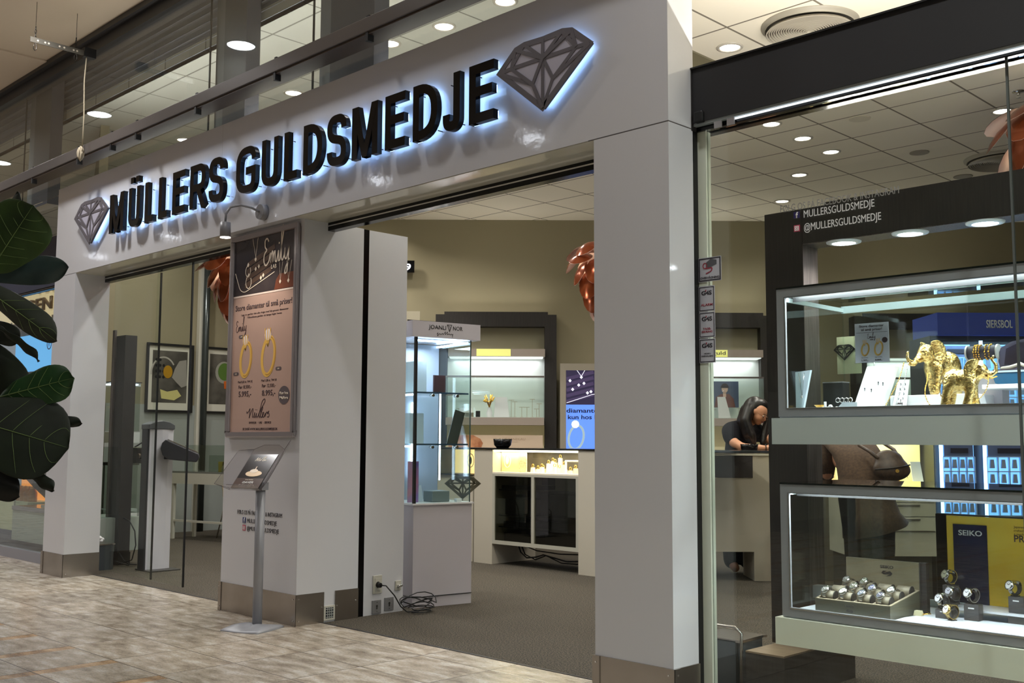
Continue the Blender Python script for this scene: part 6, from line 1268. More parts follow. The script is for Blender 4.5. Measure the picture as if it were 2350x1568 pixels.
g.build('tray_rim', DKI, wb); g = MB(); g.add([(n_, n_, zt(n_) - .02), (Wd - n_, n_, zt(n_) - .02), (Wd - n_, Dp - n_, zt(Dp) - .02), (n_, Dp - n_, zt(Dp) - .02)], [(0, 1, 2, 3)]); 
for i in (1, 2, 3): x = Wd * i / 4; g.add([(x - .004, n_, zt(0)), (x + .004, n_, zt(0)), (x + .004, Dp - n_, zt(Dp)), (x - .004, Dp - n_, zt(Dp))], [(0, 1, 2, 3)])
g.build('tray_bed', DKI, wb)
BX('lid', (0.0, Wd, Dp - .005, Dp + .012, .10, .222), noisemat('lid_bronze', (104, 96, 74), (124, 114, 92), 5, .45), wb); BX('lid_edge', (Wd, Wd + .004, Dp - .007, Dp + .014, .0, .224), mat('lid_edge_dark', (50, 48, 46), .4), wb)
BX('lid_backing', (Wd + .004, Wd + .03, Dp, Dp + .03, 0, .222), CUSD, wb)
def s5(parent, x, y, z, s, mt):
    g = MB(); g.prism([(x - .05 * s, z + .0), (x - .035 * s, z + .02 * s), (x + .0 * s, z + .02 * s), (x - .028 * s, z + .003 * s), (x + .03 * s, z + .02 * s), (x + .05 * s, z + .0), (x + .035 * s, z - .02 * s), (x - .005 * s, z - .026 * s), (x + .03 * s, z - .004 * s), (x - .03 * s, z - .012 * s)], y - .001, y)
    return g.build('s_mark', mt, parent)
text('SEIKO', .013, (.20, Dp - .006, .186), CUSD, wb, width=.062, bold=.012); s5(wb, .20, Dp - .006, .164, .52, CUSD)
text('SEIKO', .010, (.165, 0, .038), CUSD, wb, width=.042, bold=.008); s5(wb, .165, 0, .021, .34, CUSD)
def cushion(x, y, label):
    t = thing('watch_cushion', label, 'watch cushion', wb.location + Vector((x, y, zt(y) + .006)), 0, 'cushions in the watch box'); MB().cyl((-.030, 0, 0), (.030, 0, 0), .023, n=20).build('cushion', CUS, t); MB().cyl((.030, 0, 0), (.034, 0, 0), .024, n=20).build('cushion_end', CUSD, t)
colx = [.045, .131, .218, .305]; rows_ = [.045, .145, .245]
dials = {(0, 0): (20, 26, 24), (1, 0): (190, 190, 180), (2, 0): (60, 70, 90), (3, 0): (44, 44, 70), (1, 1): (60, 60, 40), (2, 1): (70, 74, 110), (3, 1): (180, 180, 176), (0, 2): (24, 24, 24), (1, 2): (52, 62, 30)}
rn = ['front', 'middle', 'back']; cn = ['first', 'second', 'third', 'fourth']
for j in range(3):
    for i in range(4):
        cushion(colx[i], rows_[j], 'bronze watch cushion, %s from the left in the %s row of the watch box' % (cn[i], rn[j]))
        if (i, j) in dials: watch(wb.location + Vector((colx[i], rows_[j] - .004, zt(rows_[j]) + .012)), -.35, 'steel wristwatch on the %s cushion of the %s row in the watch box' % (cn[i], rn[j]), dials[(i, j)], tilt=.85, s=1.05)
# white plates, blocks and displayed watches
def plate(pts, z, label, th=.009, cat='display plate'):
    return tag(MB().prism(pts, z, z + th, 'xy').build('display_plate', mat('plate_white', (232, 236, 244), .25)), label, cat)
pl1 = plate([(-2.075, .44), (.0, .44), (.0, .76), (-2.02, .76), (-2.05, .72), (-2.08, .60)], L0 - .003, 'large glossy white plate at the front of the lower showcase')
pl2 = plate([(-2.01, .80), (-1.96, .775), (.0, .775), (.0, 1.0), (-1.9, 1.0), (-2.0, .87)], L0 + .034, 'raised white plate at the back of the lower showcase')
tag(BX('plate_riser', (-1.72, -.3, .79, .98, L0 - .003, L0 + .033), mat('riser_dark', (84, 80, 76), .4)), 'dark riser block under the raised white plate', 'display block')
pt = text('SEIKO', .020, (-1.81, .49, L0 + .0066), mat('print_silver', (176, 178, 188), .4), pl1, width=.085, tilt=0.0)
BB = mat('block_graphite', (58, 56, 56), .4)
def stand_block(x, y, z, w_, d_, h, label):
    t = thing('watch_block', label, 'display block', (x, y, z), 0, 'dark watch blocks'); BX('block', (-w_ / 2, w_ / 2, -d_ / 2, d_ / 2, 0, h), BB, t, bevel=.001); BX('name_plate', (-w_ * .2, w_ * .2, -d_ / 2 - .001, -d_ / 2, h * .72, h * .80), WH, t); return t
def held_watch(x, y, z, label, dial, rz=-.45, case=SILV):
    t = thing('watch_holder', 'C-shaped holder of the ' + ' '.join(label.split(' standing')[0].split(' before')[0].split()[:11]), 'watch holder', (x, y, z), rz, 'watch holders'); g = MB(); stroke(g, [(.022 * math.cos(k_ * .3 + 3.6), .030 + .022 * math.sin(k_ * .3 + 3.6)) for k_ in range(16)], .004, -.008, .008, plane='yz'); g.build('c_ring', CUSD, t); BX('foot', (-.012, .012, -.014, .014, 0, .004), CUSD, t)
    watch((x, y, z + .036), rz, label, dial, tilt=.35, s=1.08, case=case)
Ap = L0 + .006
stand_block(-1.985, .86, L0 + .043, .055, .05, .085, 'dark block left of the yellow poster, carrying a chronograph')
held_watch(-1.985, .86, L0 + .128, 'steel chronograph with pale dial on the block left of the yellow poster', (190, 188, 160))
stand_block(-1.945, .70, Ap, .07, .05, .038, 'lowest dark block near the front of the lower showcase'); held_watch(-1.95, .70, Ap + .038, 'steel watch with round white dial on the lowest block', (214, 216, 222))
stand_block(-1.95, .775, Ap, .045, .03, .06, 'narrow dark block hidden behind the lowest block'); held_watch(-1.935, .775, Ap + .062, 'two tone chronograph standing just behind the lowest block', (206, 206, 220))
held_watch(-1.90, .66, Ap, 'gold and steel watch standing directly on the white plate', (224, 224, 226), case=GOLD)
stand_block(-1.84, .735, Ap, .062, .05, .068, 'tall dark block in the middle of the lower showcase'); held_watch(-1.84, .735, Ap + .068, 'large steel watch with plain white dial on the tall middle block', (220, 222, 228))
stand_block(-1.69, .83, L0 + .043, .062, .05, .068, 'dark block before the right half of the yellow poster'); held_watch(-1.70, .83, L0 + .111, 'steel watch with light dial before the yellow poster', (222, 222, 220))
stand_block(-1.60, .86, L0 + .043, .06, .05, .09, 'dark block at the right edge before the yellow poster'); held_watch(-1.60, .86, L0 + .133, 'gold rimmed watch at the right edge before the yellow poster', (214, 206, 180), case=GOLD)
t = thing('ring_card', 'tiny gilt price tag lying beside the watch box', 'price tag', (-2.055, .68, Ap)); MB().prism([(-.02, 0), (.018, 0), (.012, .022), (-.014, .022)], -.012, .012).build('tag_body', mat('tag_cream', (216, 208, 170), .4), t); MB().tube([(.018, 0, .008), (.05, .01, .012), (.03, .02, .02)], .003, 6).build('clasp', GOLDP, t)
yp = thing('brand_poster', 'yellow brand poster with dark blue panel standing in the lower showcase', 'poster', (-2.05, .955, L0 + .043)); YL = noisemat('poster_yellow', (222, 176, 26), (238, 212, 90), 2.4, .35)
BX('poster', (0.015, 1.6, 0, .012, 0.0, .385), YL, yp); BX('dark_side', (-.035, .012, .0, .035, -.04, .39), BLACK, yp); BX('dark_top', (-.03, 1.6, 0.002, .03, .386, .392), BLK, yp); BX('dark_panel', (.045, .195, -.004, 0, .0, .348), mat('panel_night', (30, 34, 58), .15), yp)
text('SEIKO', .024, (.122, -.0045, .300), WH, yp, width=.105, bold=.02); text('PRESAGE', .030, (.31, -.0008, .285), INK, yp, align='LEFT', bold=.01); 
for i, s_ in enumerate(['Japanese beauty', 'crafted into', 'a mechanical watch']): text(s_, .0105, (.31, -.0008, .345 - i * .0155), mat('poster_olive_ink', (96, 80, 20), .6), yp, align='LEFT')

# ---------------------------------------------------------------- people
SKIN = mat('skin', (204, 146, 112), .5); HAIR = noisemat('black_hair', (12, 9, 9), (30, 22, 20), 30, .35, (1, 1, .12)); NAVY = mat('navy_fabric', (15, 15, 22), 1.0, spec=.15, bump=(20, .2, .01)); BLKF = mat('black_fabric', (10, 10, 12), 1.0, spec=.15); COATM = noisemat('brown_wool', (66, 50, 36), (84, 64, 46), 60, .9); LEATHER = noisemat('bag_leather', (56, 42, 32), (74, 58, 44), 40, .45)
def hand(parent, wrist, dirv, up, side, s=1.0, curl=.5, nm='hand'):
    """palm, four unequal curled fingers, thumb from the side of the palm; one skin"""
    w_ = Vector(wrist); d = Vector(dirv).normalized(); u_ = Vector(up).normalized(); sd = d.cross(u_).normalized() * side
    E = [('E', w_ + d * .045 * s, (.036 * s, .036 * s, .022 * s))] + chain([(w_, .024 * s), (w_ + d * .03 * s, .026 * s)])
    for i, ln in enumerate((.068, .076, .070, .056)):
        o_ = w_ + d * .075 * s + sd * (.028 - .019 * i) * s; p1 = o_ + d * ln * .45 * s - u_ * .006 * s * curl; p2 = p1 + (d * .7 - u_ * curl).normalized() * ln * .32 * s; p3 = p2 + (d * .3 - u_ * curl * 1.6).normalized() * ln * .26 * s
        E += chain([(o_, .0105 * s), (p1, .0095 * s), (p2, .0085 * s), (p3, .0075 * s)])
    t0 = w_ + d * .025 * s + sd * .030 * s; E += chain([(t0, .0125 * s), (t0 + (d * .7 + sd * .7) * .034 * s, .0105 * s), (t0 + (d * 1.5 + sd * .75 - u_ * .4) * .034 * s, .009 * s)])
    return E
def face(parent, c, fwd, up, mt=SKIN, s=1.0, glasses=True):
    c = Vector(c); f = Vector(fwd).normalized(); r_ = f.cross(Vector(up)).normalized(); u_ = r_.cross(f).normalized(); P = lambda x, y, z: c + r_ * x * s + u_ * z * s + f * y * s
    for sx_ in (-1, 1):
        MB().ball(P(.032 * sx_, .085, .005), .011 * s, (1, 1, .7), 10, 6).build('eye', mat('eye_white', (210, 200, 190), .3), parent); MB().ball(P(.032 * sx_, .093, .003), .006 * s, n=8, k=6).build('iris', BLK, parent)
        MB().tube([P(.015 * sx_, .098, .025), P(.034 * sx_, .099, .031), P(.052 * sx_, .088, .026)], .003 * s, 6).build('eyebrow', HAIR, parent)
    MB().tube([P(-.022, .098, -.055), P(0, .105, -.052), P(.022, .098, -.055)], [.003 * s, .007 * s, .003 * s], 8).build('mouth', mat('lips', (130, 56, 52), .4), parent)
    if glasses:
        g = MB()
        for sx_ in (-1, 1): g.tube([P(.033 * sx_ + .023 * math.cos(k_ * PI / 6), .106, .0 + .018 * math.sin(k_ * PI / 6)) for k_ in range(13)], .0014, 5).tube([P(.056 * sx_, .104, .004), P(.078 * sx_, .02, .008)], .0014, 5)
        g.build('glasses', mat('glasses_bronze', (120, 70, 50), .3, .6), parent)
def head_elems(c, fwd, up, s=1.0):
    c = Vector(c); f = Vector(fwd).normalized(); r_ = f.cross(Vector(up)).normalized(); u_ = r_.cross(f).normalized(); P = lambda x, y, z: c + r_ * x * s + u_ * z * s + f * y * s
    E = [('B', P(0, -.005, .035), .085 * s), ('B', P(0, .02, .0), .078 * s), ('B', P(0, .035, -.04), .060 * s), ('B', P(0, .055, -.075), .036 * s), ('B', P(0, .098, -.012), .012 * s), ('B', P(0, .104, -.022), .013 * s), ('B', P(0, .092, .005), .012 * s)]
    for sx_ in (-1, 1): E += [('B', P(.078 * sx_, .0, -.005), .016 * s), ('B', P(.078 * sx_, -.002, .012), .016 * s), ('B', P(.038 * sx_, .06, -.03), .034 * s)]
    return E
# woman writing at the diagonal counter (local x along the counter to the right, y away)
pw_ = thing('person', 'person with long black hair and glasses, navy top, writing at the counter', 'person', wing(2.20, 9.84), YAW)
HC = (.065, -.06, 1.475); HF = (.62, -.55, -.52); HU = (.35, -.15, .9)
E = head_elems(HC, HF, HU, .92)
E += chain([((.03, -.01, 1.41), .05), ((-.03, .04, 1.34), .055)]) + chain([((-.06, .05, 1.30), .12), ((-.08, .05, 1.10), .125), ((-.08, .06, .95), .14)])
E += chain([((-.06, .05, .9), .13), ((-.02, .08, .50), .085), ((-.02, .1, .10), .05), ((.0, .02, .05), .045)]) + chain([((-.14, .07, .9), .13), ((-.16, .1, .50), .085), ((-.16, .12, .10), .05), ((-.14, .04, .05), .045)])
E += chain([((-.20, -.02, 1.30), .062), ((-.175, -.13, 1.20), .05), ((-.115, -.22, 1.155), .042)]) + chain([((-.115, -.22, 1.155), .042), ((.02, -.24, 1.15), .036), ((.12, -.245, 1.148), .026)])
E += hand(None, (.12, -.245, 1.15), (1, -.05, -.05), (0, 0, 1), -1, .95, .6)
E += chain([((.10, .06, 1.30), .06), ((.20, -.05, 1.21), .048), ((.22, -.15, 1.16), .04), ((.12, -.20, 1.15), .034)])
obj_me('body', meta_mesh(E, .013, 'figA'), SKIN, pw_)
E = chain([((-.065, .05, 1.29), .15), ((-.09, .05, 1.12), .155), ((-.09, .06, .92), .17)]) + chain([((-.17, .0, 1.315), .085), ((-.195, -.06, 1.27), .08), ((-.185, -.10, 1.225), .072)]) + chain([((.06, .06, 1.31), .085), ((.13, .0, 1.26), .076)]) + chain([((-.17, .05, 1.30), .10), ((.06, .06, 1.30), .10)])
obj_me('shirt', meta_mesh(E, .018, 'figB'), NAVY, pw_)
E = chain([((-.06, .05, .92), .165), ((-.02, .08, .50), .11), ((-.02, .1, .10), .08)]) + chain([((-.14, .07, .92), .165), ((-.16, .1, .50), .11), ((-.16, .12, .10), .08)])
obj_me('trousers', meta_mesh(E, .022, 'figC'), BLKF, pw_)
hc = Vector(HC); E = [('B', hc + Vector((-.035, .035, .055)), .098), ('B', hc + Vector((.0, .02, .06)), .09), ('B', hc + Vector((-.055, .03, .0)), .085)]
for k_, (x0, y0) in enumerate([(-.12, -.02), (-.105, -.055), (-.13, .04)]):
    E += chain([(hc + Vector((x0 + .03, y0 + .03, .03)), .05), (hc + Vector((x0 - .015, y0, -.08)), .05), (hc + Vector((x0 + .005 + .02 * k_, y0 - .02, -.2)), .048), (hc + Vector((x0 + .045, y0 - .02, -.29)), .03)])
E += chain([(hc + Vector((.045, -.02, .075)), .05), (hc + Vector((.10, .03, .02)), .028), (hc + Vector((.09, .04, -.08)), .028), (hc + Vector((.06, .03, -.20)), .04), (hc + Vector((.04, .0, -.28)), .03)])
obj_me('hair', meta_mesh(E, .012, 'figD'), HAIR, pw_)
face(pw_, HC, HF, HU, s=.92)
MB().tube([(.085 + .0, -.245 + .034 * math.cos(k_ * PI / 6), 1.148 + .034 * math.sin(k_ * PI / 6)) for k_ in range(13)], .0045, 6).build('wristband', BLK, pw_)
# colleague mostly hidden behind the right pillar
pc_ = thing('person', 'person in black clothes mostly hidden behind the right pillar, only shoulder and arm in view', 'person', wing(1.66, 10.15), YAW)
E = head_elems((0, -.02, 1.60), (0, -1, -.1), (0, 0, 1), .95) + chain([((0, 0, 1.5), .055), ((0, 0, 1.40), .06)]) + chain([((0, 0, 1.32), .13), ((0, 0, 1.0), .13)]) + chain([((-.08, 0, .9), .12), ((-.09, 0, .5), .08), ((-.09, 0, .06), .05)]) + chain([((.08, 0, .9), .12), ((.09, 0, .5), .08), ((.09, 0, .06), .05)])
for sx_ in (-1, 1): E += chain([((.17 * sx_, 0, 1.37), .06), ((.22 * sx_, .0, 1.12), .045), ((.22 * sx_, -.05, .9), .03)]) + hand(None, (.22 * sx_, -.05, .9), (0, -.1, -1), (0, -1, 0), sx_, .95, .4)
obj_me('body', meta_mesh(E, .018, 'figE'), SKIN, pc_)
E = chain([((0, 0, 1.33), .16), ((0, 0, .95), .17)])
for sx_ in (-1, 1): E += chain([((.14 * sx_, 0, 1.36), .085), ((.20 * sx_, .0, 1.24), .075), ((.22 * sx_, 0, 1.05), .065), ((.225 * sx_, -.04, .95), .055)]) + chain([((.08 * sx_, 0, .9), .15), ((.09 * sx_, 0, .5), .10), ((.09 * sx_, 0, .1), .075)])
obj_me('clothes', meta_mesh(E, .022, 'figF'), BLKF, pc_); E = [('B', (0, .02, 1.66), .10), ('B', (0, .05, 1.60), .09)]; obj_me('hair', meta_mesh(E, .015, 'figG'), HAIR, pc_); face(pc_, (0, -.02, 1.60), (0, -1, -.1), (0, 0, 1), s=.95, glasses=False)
# customer seen from behind, bending forward, long coat
pk = thing('person', 'person seen from behind in a long brown coat, bending forward', 'person', wing(2.47, 7.32), YAW)
E = chain([((-.05, .0, .95), .14), ((-.06, .14, 1.05), .13), ((-.08, .32, 1.12), .13), ((-.10, .42, 1.14), .06), ((-.11, .48, 1.17), .05)]) + head_elems((-.12, .56, 1.20), (-.1, .8, -.5), (0, .5, .85), .95)
E += chain([((-.12, .0, .9), .12), ((-.11, -.01, .5), .08), ((-.10, .03, .10), .048), ((-.10, -.05, .05), .04)]) + chain([((.04, .0, .9), .12), ((.06, .02, .5), .08), ((.05, .06, .10), .048), ((.05, -.02, .05), .04)])
E += chain([((-.22, .34, 1.13), .06), ((-.20, .36, .98), .045), ((-.16, .50, .95), .035)]) + hand(None, (-.16, .50, .95), (.2, 1, 0), (0, 0, 1), 1, .95, .4) + chain([((.06, .34, 1.13), .06), ((.06, .38, .98), .045), ((.04, .50, .95), .035)]) + hand(None, (.04, .50, .95), (-.1, 1, 0), (0, 0, 1), -1, .95, .4)
obj_me('body', meta_mesh(E, .016, 'figH'), SKIN, pk)
E = [('B', (-.12, .53, 1.23), .095), ('B', (-.11, .48, 1.21), .085)] + chain([((-.11, .47, 1.18), .07), ((-.13, .42, 1.10), .06)]); obj_me('hair', meta_mesh(E, .015, 'figI'), HAIR, pk)
coat = MB(); rings = []; n = 28     # coat skirt: lofted rings hanging to the calf, then the back
def ring(cx, cy, cz, rx, ry, ph=0, amp=0.0, dz=None): 
    return [(cx + rx * (1 + amp * math.sin(5 * a_ + ph)) * math.cos(a_), cy + ry * (1 + amp * math.cos(4 * a_ + ph)) * math.sin(a_), cz + (dz(a_) if dz else 0)) for a_ in [2 * PI * k_ / n for k_ in range(n)]]
hem = lambda a_: -.05 * math.cos(a_ + .4) * -1
rings = [ring(.03, .02, .60, .205, .20, .5, .06, lambda a_: .055 * math.cos(a_)), ring(.0, .02, .72, .18, .185, .5, .05), ring(-.03, .02, .84, .165, .17, .3, .03), ring(-.05, .03, .97, .155, .16), ring(-.055, .07, 1.06, .15, .15), ring(-.06, .13, 1.13, .16, .13), ring(-.07, .22, 1.18, .17, .10), ring(-.08, .32, 1.20, .17, .09), ring(-.09, .40, 1.17, .12, .08), ring(-.10, .44, 1.17, .07, .05)]
vs = [p for r_ in rings for p in r_]; fs = [(i * n + k_, i * n + (k_ + 1) % n, (i + 1) * n + (k_ + 1) % n, (i + 1) * n + k_) for i in range(len(rings) - 1) for k_ in range(n)]
o = coat.add(vs, fs, True).build('coat', COATM, pk); m2 = o.modifiers.new('s', 'SOLIDIFY'); m2.thickness = .012
E = chain([((-.21, .34, 1.13), .085), ((-.21, .34, 1.05), .075), ((-.19, .40, .98), .06), ((-.17, .47, .96), .05)]) + chain([((.05, .34, 1.13), .085), ((.08, .36, 1.03), .07), ((.05, .47, .96), .05)]); obj_me('coat_sleeve', meta_mesh(E, .02, 'figJ'), COATM, pk)
E = chain([((-.12, .0, .9), .13), ((-.11, -.01, .5), .10), ((-.10, .03, .12), .075)]) + chain([((.04, .0, .9), .13), ((.06, .02, .5), .10), ((.05, .06, .12), .075)]); obj_me('trousers', meta_mesh(E, .02, 'figK'), BLKF, pk)
for x, y in ((-.10, -.02), (.05, .01)): MB().ball((x, y + .04, .045), .05, (.9, 2.3, .9), 12, 8).build('shoe', BLKF, pk)
bg_ = thing('shoulder_bag', 'quilted dark brown bag with round gold clasp hanging on the back of the brown coat', 'bag', wing(2.47, 7.32) + Matrix.Rotation(YAW, 3, 'Z') @ Vector((.055, -.21, 1.045)), YAW)
E = [('E', (0, 0, 0), (.105, .045, .085)), ('E', (.01, -.01, -.03), (.115, .05, .06)), ('E', (-.01, .02, .06), (.08, .04, .05))]; obj_me('bag_body', meta_mesh(E, .012, 'figL'), LEATHER, bg_)
MB().tube([(-.115, -.03, -.02), (-.04, -.062, -.012), (.05, -.066, .0), (.118, -.035, .012)], .005, 6).build('zip', mat('zip_dark', (30, 24, 20), .4), bg_)
g = MB()
for k_ in range(6): x = -.09 + k_ * .032; g.tube([(x, -.052 + abs(x) * .15, -.02), (x + .03, -.055 + abs(x + .03) * .15, -.075)], .0016, 5).tube([(x + .03, -.054 + abs(x + .03) * .15, -.02), (x, -.055 + abs(x) * .15, -.075)], .0016, 5)
g.build('quilting', MATS['zip_dark'], bg_); MB().cyl((.02, -.062, -.028), (.02, -.072, -.028), .012, n=16).build('clasp', GOLDP, bg_)
MB().tube([(-.08, -.01, .05), (-.12, .05, .10), (-.16, .14, .14)], .012, 8).tube([(.06, -.01, .05), (.05, .06, .11), (.02, .2, .16)], .012, 8).build('strap', LEATHER, bg_)

# ---------------------------------------------------------------- potted fig at the left edge
pf = thing('potted_fig', 'large-leaved dark green fig plant reaching in from the left edge', 'plant', wing(-2.30, 4.0), YAW)
LEAFM = noisemat('leaf_green', (30, 50, 20), (54, 80, 30), 6, .5, coat=.0); LEAFD = noisemat('leaf_dark', (10, 20, 8), (20, 34, 14), 6, .6, coat=.0); LEAFB = noisemat('leaf_blueish', (26, 42, 44), (44, 62, 60), 6, .5, coat=.03); VEIN = mat('leaf_vein', (112, 136, 78), .5)
def fig_leaf(base, tip, width, mt=LEAFM, droop=.05, roll=0.0, fold=.12, veins=True, wav=.012):
    b = Vector(base); t_ = Vector(tip); ax = (t_ - b); L_ = ax.length; ax.normalize(); nrm = Vector((0, -1, .25)); nrm = (nrm - ax * nrm.dot(ax)).normalized(); nrm = Matrix.Rotation(roll, 3, ax) @ nrm; sd = ax.cross(nrm)
    prof = [(0, .02), (.06, .30), (.15, .50), (.28, .66), (.42, .80), (.56, .94), (.70, 1.0), (.82, .92), (.92, .64), (.98, .26), (1.0, .04)]; cols = 9; vs = []
    def pos(u, v, w_): return b + ax * (u * L_) + sd * (v * w_ * width / 2) + nrm * (-fold * width * abs(v) ** 1.5 * w_ * .6 + droop * -4 * (u - .5) ** 2 * L_ * .25 + wav * math.sin(u * 17 + v * 3) * abs(v))
    for u, w_ in prof:
        for k_ in range(cols): v = -1 + 2 * k_ / (cols - 1); vs.append(pos(u, v, w_))
    m_ = len(prof); N_ = m_ * cols; vs += [p - nrm * .0022 for p in vs]; g = MB()
    fs = [(i * cols + k_, i * cols + k_ + 1, (i + 1) * cols + k_ + 1, (i + 1) * cols + k_) for i in range(m_ - 1) for k_ in range(cols - 1)]; fs += [tuple(q + N_ for q in f[::-1]) for f in fs]
    rim = list(range(cols)) + [i * cols + cols - 1 for i in range(1, m_)] + [(m_ - 1) * cols + k_ for k_ in range(cols - 2, -1, -1)] + [i * cols for i in range(m_ - 2, 0, -1)]
    fs += [(rim[i], rim[(i + 1) % len(rim)], rim[(i + 1) % len(rim)] + N_, rim[i] + N_) for i in range(len(rim))]
    g.add(vs, fs, True)
    if veins:
        g.cur = 1; wf = lambda u: next(w0 + (w1 - w0) * (u - u0) / (u1 - u0) for (u0, w0), (u1, w1) in zip(prof, prof[1:]) if u <= u1 + 1e-9)
        g.tube([pos(u / 10, 0, wf(u / 10)) + nrm * .001 for u in range(11)], [.0032 * (1 - u / 12) for u in range(11)], 5)
        for u0 in (.14, .27, .40, .54, .68, .80):
            for sg in (-1, 1):
                g.tube([pos(min(.97, u0 + .16 * q ** 1.2), sg * q * .9, wf(min(.97, u0 + .16 * q ** 1.2))) + nrm * .0012 for q in (0, .25, .5, .75, 1.0)], [.0016, .0014, .0012, .001, .0006], 4)
    o = g.build('leaf', [mt, VEIN], pf); m2 = o.modifiers.new('s', 'SUBSURF'); m2.levels = m2.render_levels = 1
    return o
Lx = lambda s_: s_ + 2.30
# each: base (s, depth offset, z), tip, width
fig_leaf((Lx(-2.02), .05, 1.84), (Lx(-1.83), -.02, 2.09), .26, LEAFM, .03, .25)
fig_leaf((Lx(-2.08), .05, 1.83), (Lx(-1.742), .12, 1.875), .12, LEAFB, -.05, .3, .3, False)
fig_leaf((Lx(-2.06), .0, 1.96), (Lx(-1.925), .06, 2.16), .10, LEAFD, .05, -.6, .3, False)
fig_leaf((Lx(-2.06), -.06, 1.82), (Lx(-1.708), -.02, 1.57), .115, mat('leaf_grey_green', (44, 52, 40), .5), -.16, .35, .4, True)
fig_leaf((Lx(-2.1), .06, 1.66), (Lx(-1.885), .05, 1.58), .09, LEAFD, .05, .2, .2, False)
fig_leaf((Lx(-1.96), .0, 1.63), (Lx(-1.785), .0, 1.495), .045, LEAFD, -.05, .8, .4, False)
fig_leaf((Lx(-2.12), .1, 1.62), (Lx(-1.90), .1, 1.36), .17, LEAFD, .05, .2, .2, False)
fig_leaf((Lx(-1.98), .08, 1.36), (Lx(-1.672), .04, 1.435), .155, mat('leaf_bright', (34, 70, 34), .4), .06, .2, .15, True)
fig_leaf((Lx(-2.12), -.02, 1.30), (Lx(-1.672), .02, 1.17), .33, LEAFD, .06, -.05, .12, True)
fig_leaf((Lx(-1.80), .08, 1.28), (Lx(-1.655), .1, 1.262), .045, LEAFD, .0, .4, .3, False)
fig_leaf((Lx(-1.86), .05, 1.10), (Lx(-1.735), .06, 1.005), .055, LEAFD, .0, .4, .3, False)
fig_leaf((Lx(-2.10), .0, 1.13), (Lx(-1.84), .0, .985), .12, mat('leaf_black', (10, 14, 10), .45), .05, .3, .25, False)
fig_leaf((Lx(-2.2), .1, 2.0), (Lx(-2.35), .1, 2.3), .24, LEAFM); fig_leaf((Lx(-2.3), .1, 1.5), (Lx(-2.62), .0, 1.6), .24, LEAFD); fig_leaf((Lx(-2.3), .1, 1.2), (Lx(-2.58), .1, 1.1), .24, LEAFD)
g = MB(); g.tube([(0.02, .1, .5), (0.0, .1, 1.0), (.06, .08, 1.5), (.10, .08, 2.05)], [.022, .018, .014, .008], 8)
for z, x in ((1.83, .28), (1.36, .32), (1.30, .18), (1.64, .22), (1.13, .2), (1.28, .5), (1.10, .45), (1.96, .24)): g.tube([(.05, .09, z - .06), (x * .6, .06, z - .03), (x, .05, z)], .005, 6)
g.build('stem', mat('stem_brown', (58, 48, 34), .8), pf)
MB().lathe([(.0, 0.0), (.15, 0.0), (.19, .42), (.20, .45), (.17, .45), (.16, .40), (0, .40)], (0, .1, 0), 28).build('pot', mat('pot_charcoal', (50, 50, 52), .6), pf); MB().cyl((0, .1, .39), (0, .1, .415), .165, n=24).build('soil', mat('soil', (34, 26, 20), 1), pf)

# ---------------------------------------------------------------- left window: showcase, banner, neighbouring sign seen through the glass
t = thing('window_showcase', 'long white showcase with small jewellery low in the left window behind the fig leaves', 'showcase', (-11.95, .50, .13)); BX('base_panel', (0, 1.95, 0, .5, 0, .32), mat('panel_grey_green', (170, 180, 172), .4), t); BX('frame', (0, 1.95, -.01, .03, .32, .36), GREYF, t); BX('glass_box', (0, 1.95, .005, .5, .36, 1.0), GLASSD, t); BX('corner_post', (0, .02, 0, .02, .36, 1.0), mat('pale_green_edge', (206, 212, 196)), t)
t = thing('display_drapery', 'brown draped cloth and boxes inside the left window showcase', 'display cloth', (-11.6, .80, .495)); g = MB(); 
g.add([(x * .12, -.06 * math.sin(x * 1.7) - .1 * z, z * .11 + .02 * math.sin(x * 2.1 + z)) for z in range(5) for x in range(10)], [(z * 10 + x, z * 10 + x + 1, (z + 1) * 10 + x + 1, (z + 1) * 10 + x) for z in range(4) for x in range(9)], True); o = g.build('cloth', noisemat('cloth_taupe', (92, 80, 68), (150, 134, 114), 4, .8), t); m2 = o.modifiers.new('s', 'SOLIDIFY'); m2.thickness = .01
for i, (x, h, c) in enumerate([(-11.35, .03, (226, 222, 216)), (-11.2, .05, (230, 226, 222)), (-11.08, .07, (236, 232, 226))]): tag(BX('jewel_box', (x, x + .10, .56, .64, .492, .492 + h), mat('jewel_box_%d' % i, c, .4)), ['flat', 'middle sized', 'tallest'][i] + ' white box on the deck of the left window showcase', 'box', 'white boxes in the left window')
t = thing('amber_cabinet', 'glowing amber cabinet of bottles and tins at the far left edge', 'cabinet', (-13.2, .75, 0)); BX('back', (0, 1.0, .3, .33, .5, 1.0), mat('amber_glow', (255, 180, 90), .5, emit=(255, 150, 60), es=1.2), t); BX('counter', (0, 1.0, 0, .33, .17, .50), mat('counter_lime', (206, 214, 180), .5), t)
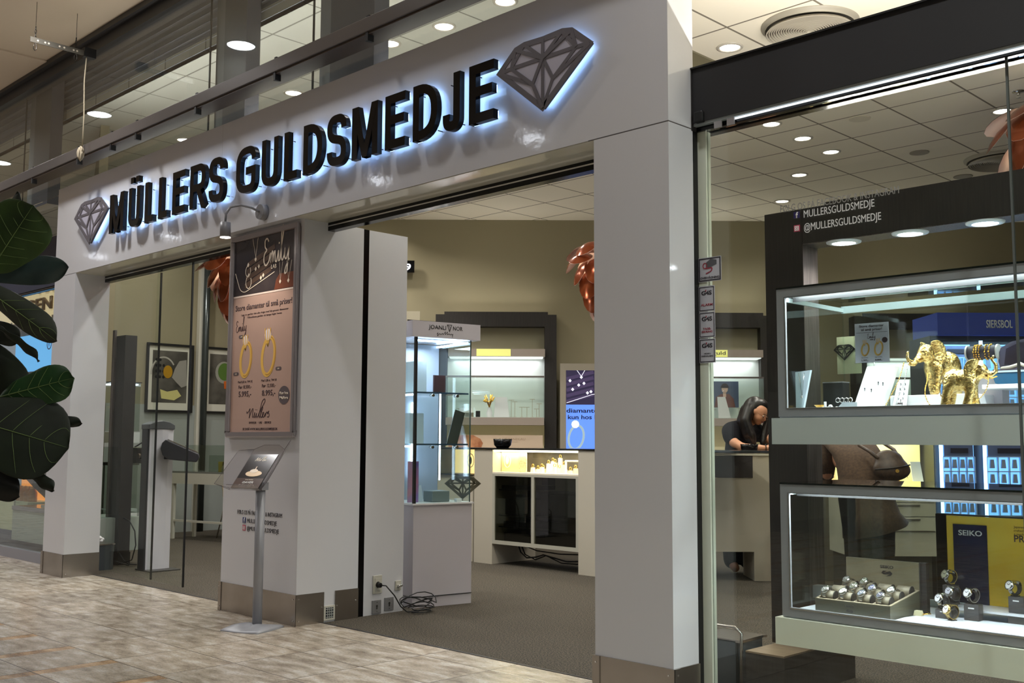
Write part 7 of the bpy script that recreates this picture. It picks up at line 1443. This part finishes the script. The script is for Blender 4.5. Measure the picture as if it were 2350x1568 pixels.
for i in range(7): tag(MB().lathe([(.0, 0), (.05, 0), (.05, .10), (.03, .14), (.03, .17), (0, .17)], n=14).build('amber_tin', mat('tin_amber', (196, 130, 50), .3, .3), loc=(-13.05 + .12 * i, .85, .50)), 'amber tin on the glowing cabinet at the far left edge', 'tin', 'amber tins at the far left')
tag(MB().prism([(-16, .34), (-9.95, .34), (-10.42, .60), (-13.1, 1.68), (-16, 1.68)], 0, .012, 'xy').build('deck_floor', mat('navy_carpet', (40, 46, 58), .6)), 'dark blue grey floor covering behind the left window', 'floor covering')
ns = thing('shop_sign_board', 'cream sign board with large bronze capitals seen through the left window', 'sign', (-15.0, 1.0, 2.62)); BX('board', (0, 3.4, 0, .05, 0, .66), mat('sign_cream', (236, 220, 184), .5, emit=(240, 214, 160), es=.45), ns); BRZ = mat('bronze_letters', (120, 92, 52), .4, .3)
text('GEN', .15, (1.84, -.001, .10), BRZ, ns, bold=.02, extrude=.02, align='LEFT', width=.78); text('AR', .15, (2.20, -.001, .31), BRZ, ns, bold=.02, extrude=.02, align='LEFT', width=.46)
t = thing('pleated_curtain', 'brown pleated curtain band under the cream sign board', 'curtain', (-15.0, 1.02, 2.44)); g = MB(); n = 160
vs = [(3.4 * i / n, .03 * math.sin(i * .75), z) for z in (0, .2) for i in range(n + 1)]; g.add(vs, [(i, i + 1, n + 2 + i, n + 1 + i) for i in range(n)], True); o = g.build('cloth', noisemat('curtain_brown', (92, 78, 60), (130, 112, 88), 8, .9), t); m2 = o.modifiers.new('s', 'SOLIDIFY'); m2.thickness = .01
bs_ = thing('blue_screen_panel', 'bright sky blue lit screen behind the fig leaves at the left', 'screen', (-15.0, .98, 2.0)); BX('panel', (1.6, 3.4, 0, .03, 0, .44), mat('sky_screen', (110, 190, 250), .4, emit=(96, 184, 250), es=1.0), bs_); BX('lower_edge', (1.6, 3.4, -.01, .0, -.05, 0), BLK, bs_)
g = MB(); stroke(g, [(2.62 + .06 * math.cos(k_ * PI / 8), .30 + .06 * math.sin(k_ * PI / 8)) for k_ in range(16)], .012, -.004, 0, closed=True); g.build('round_mark', mat('mark_blue', (40, 90, 150), .5), bs_); text('R', .06, (2.62, -.001, .272), MATS['mark_blue'], bs_)
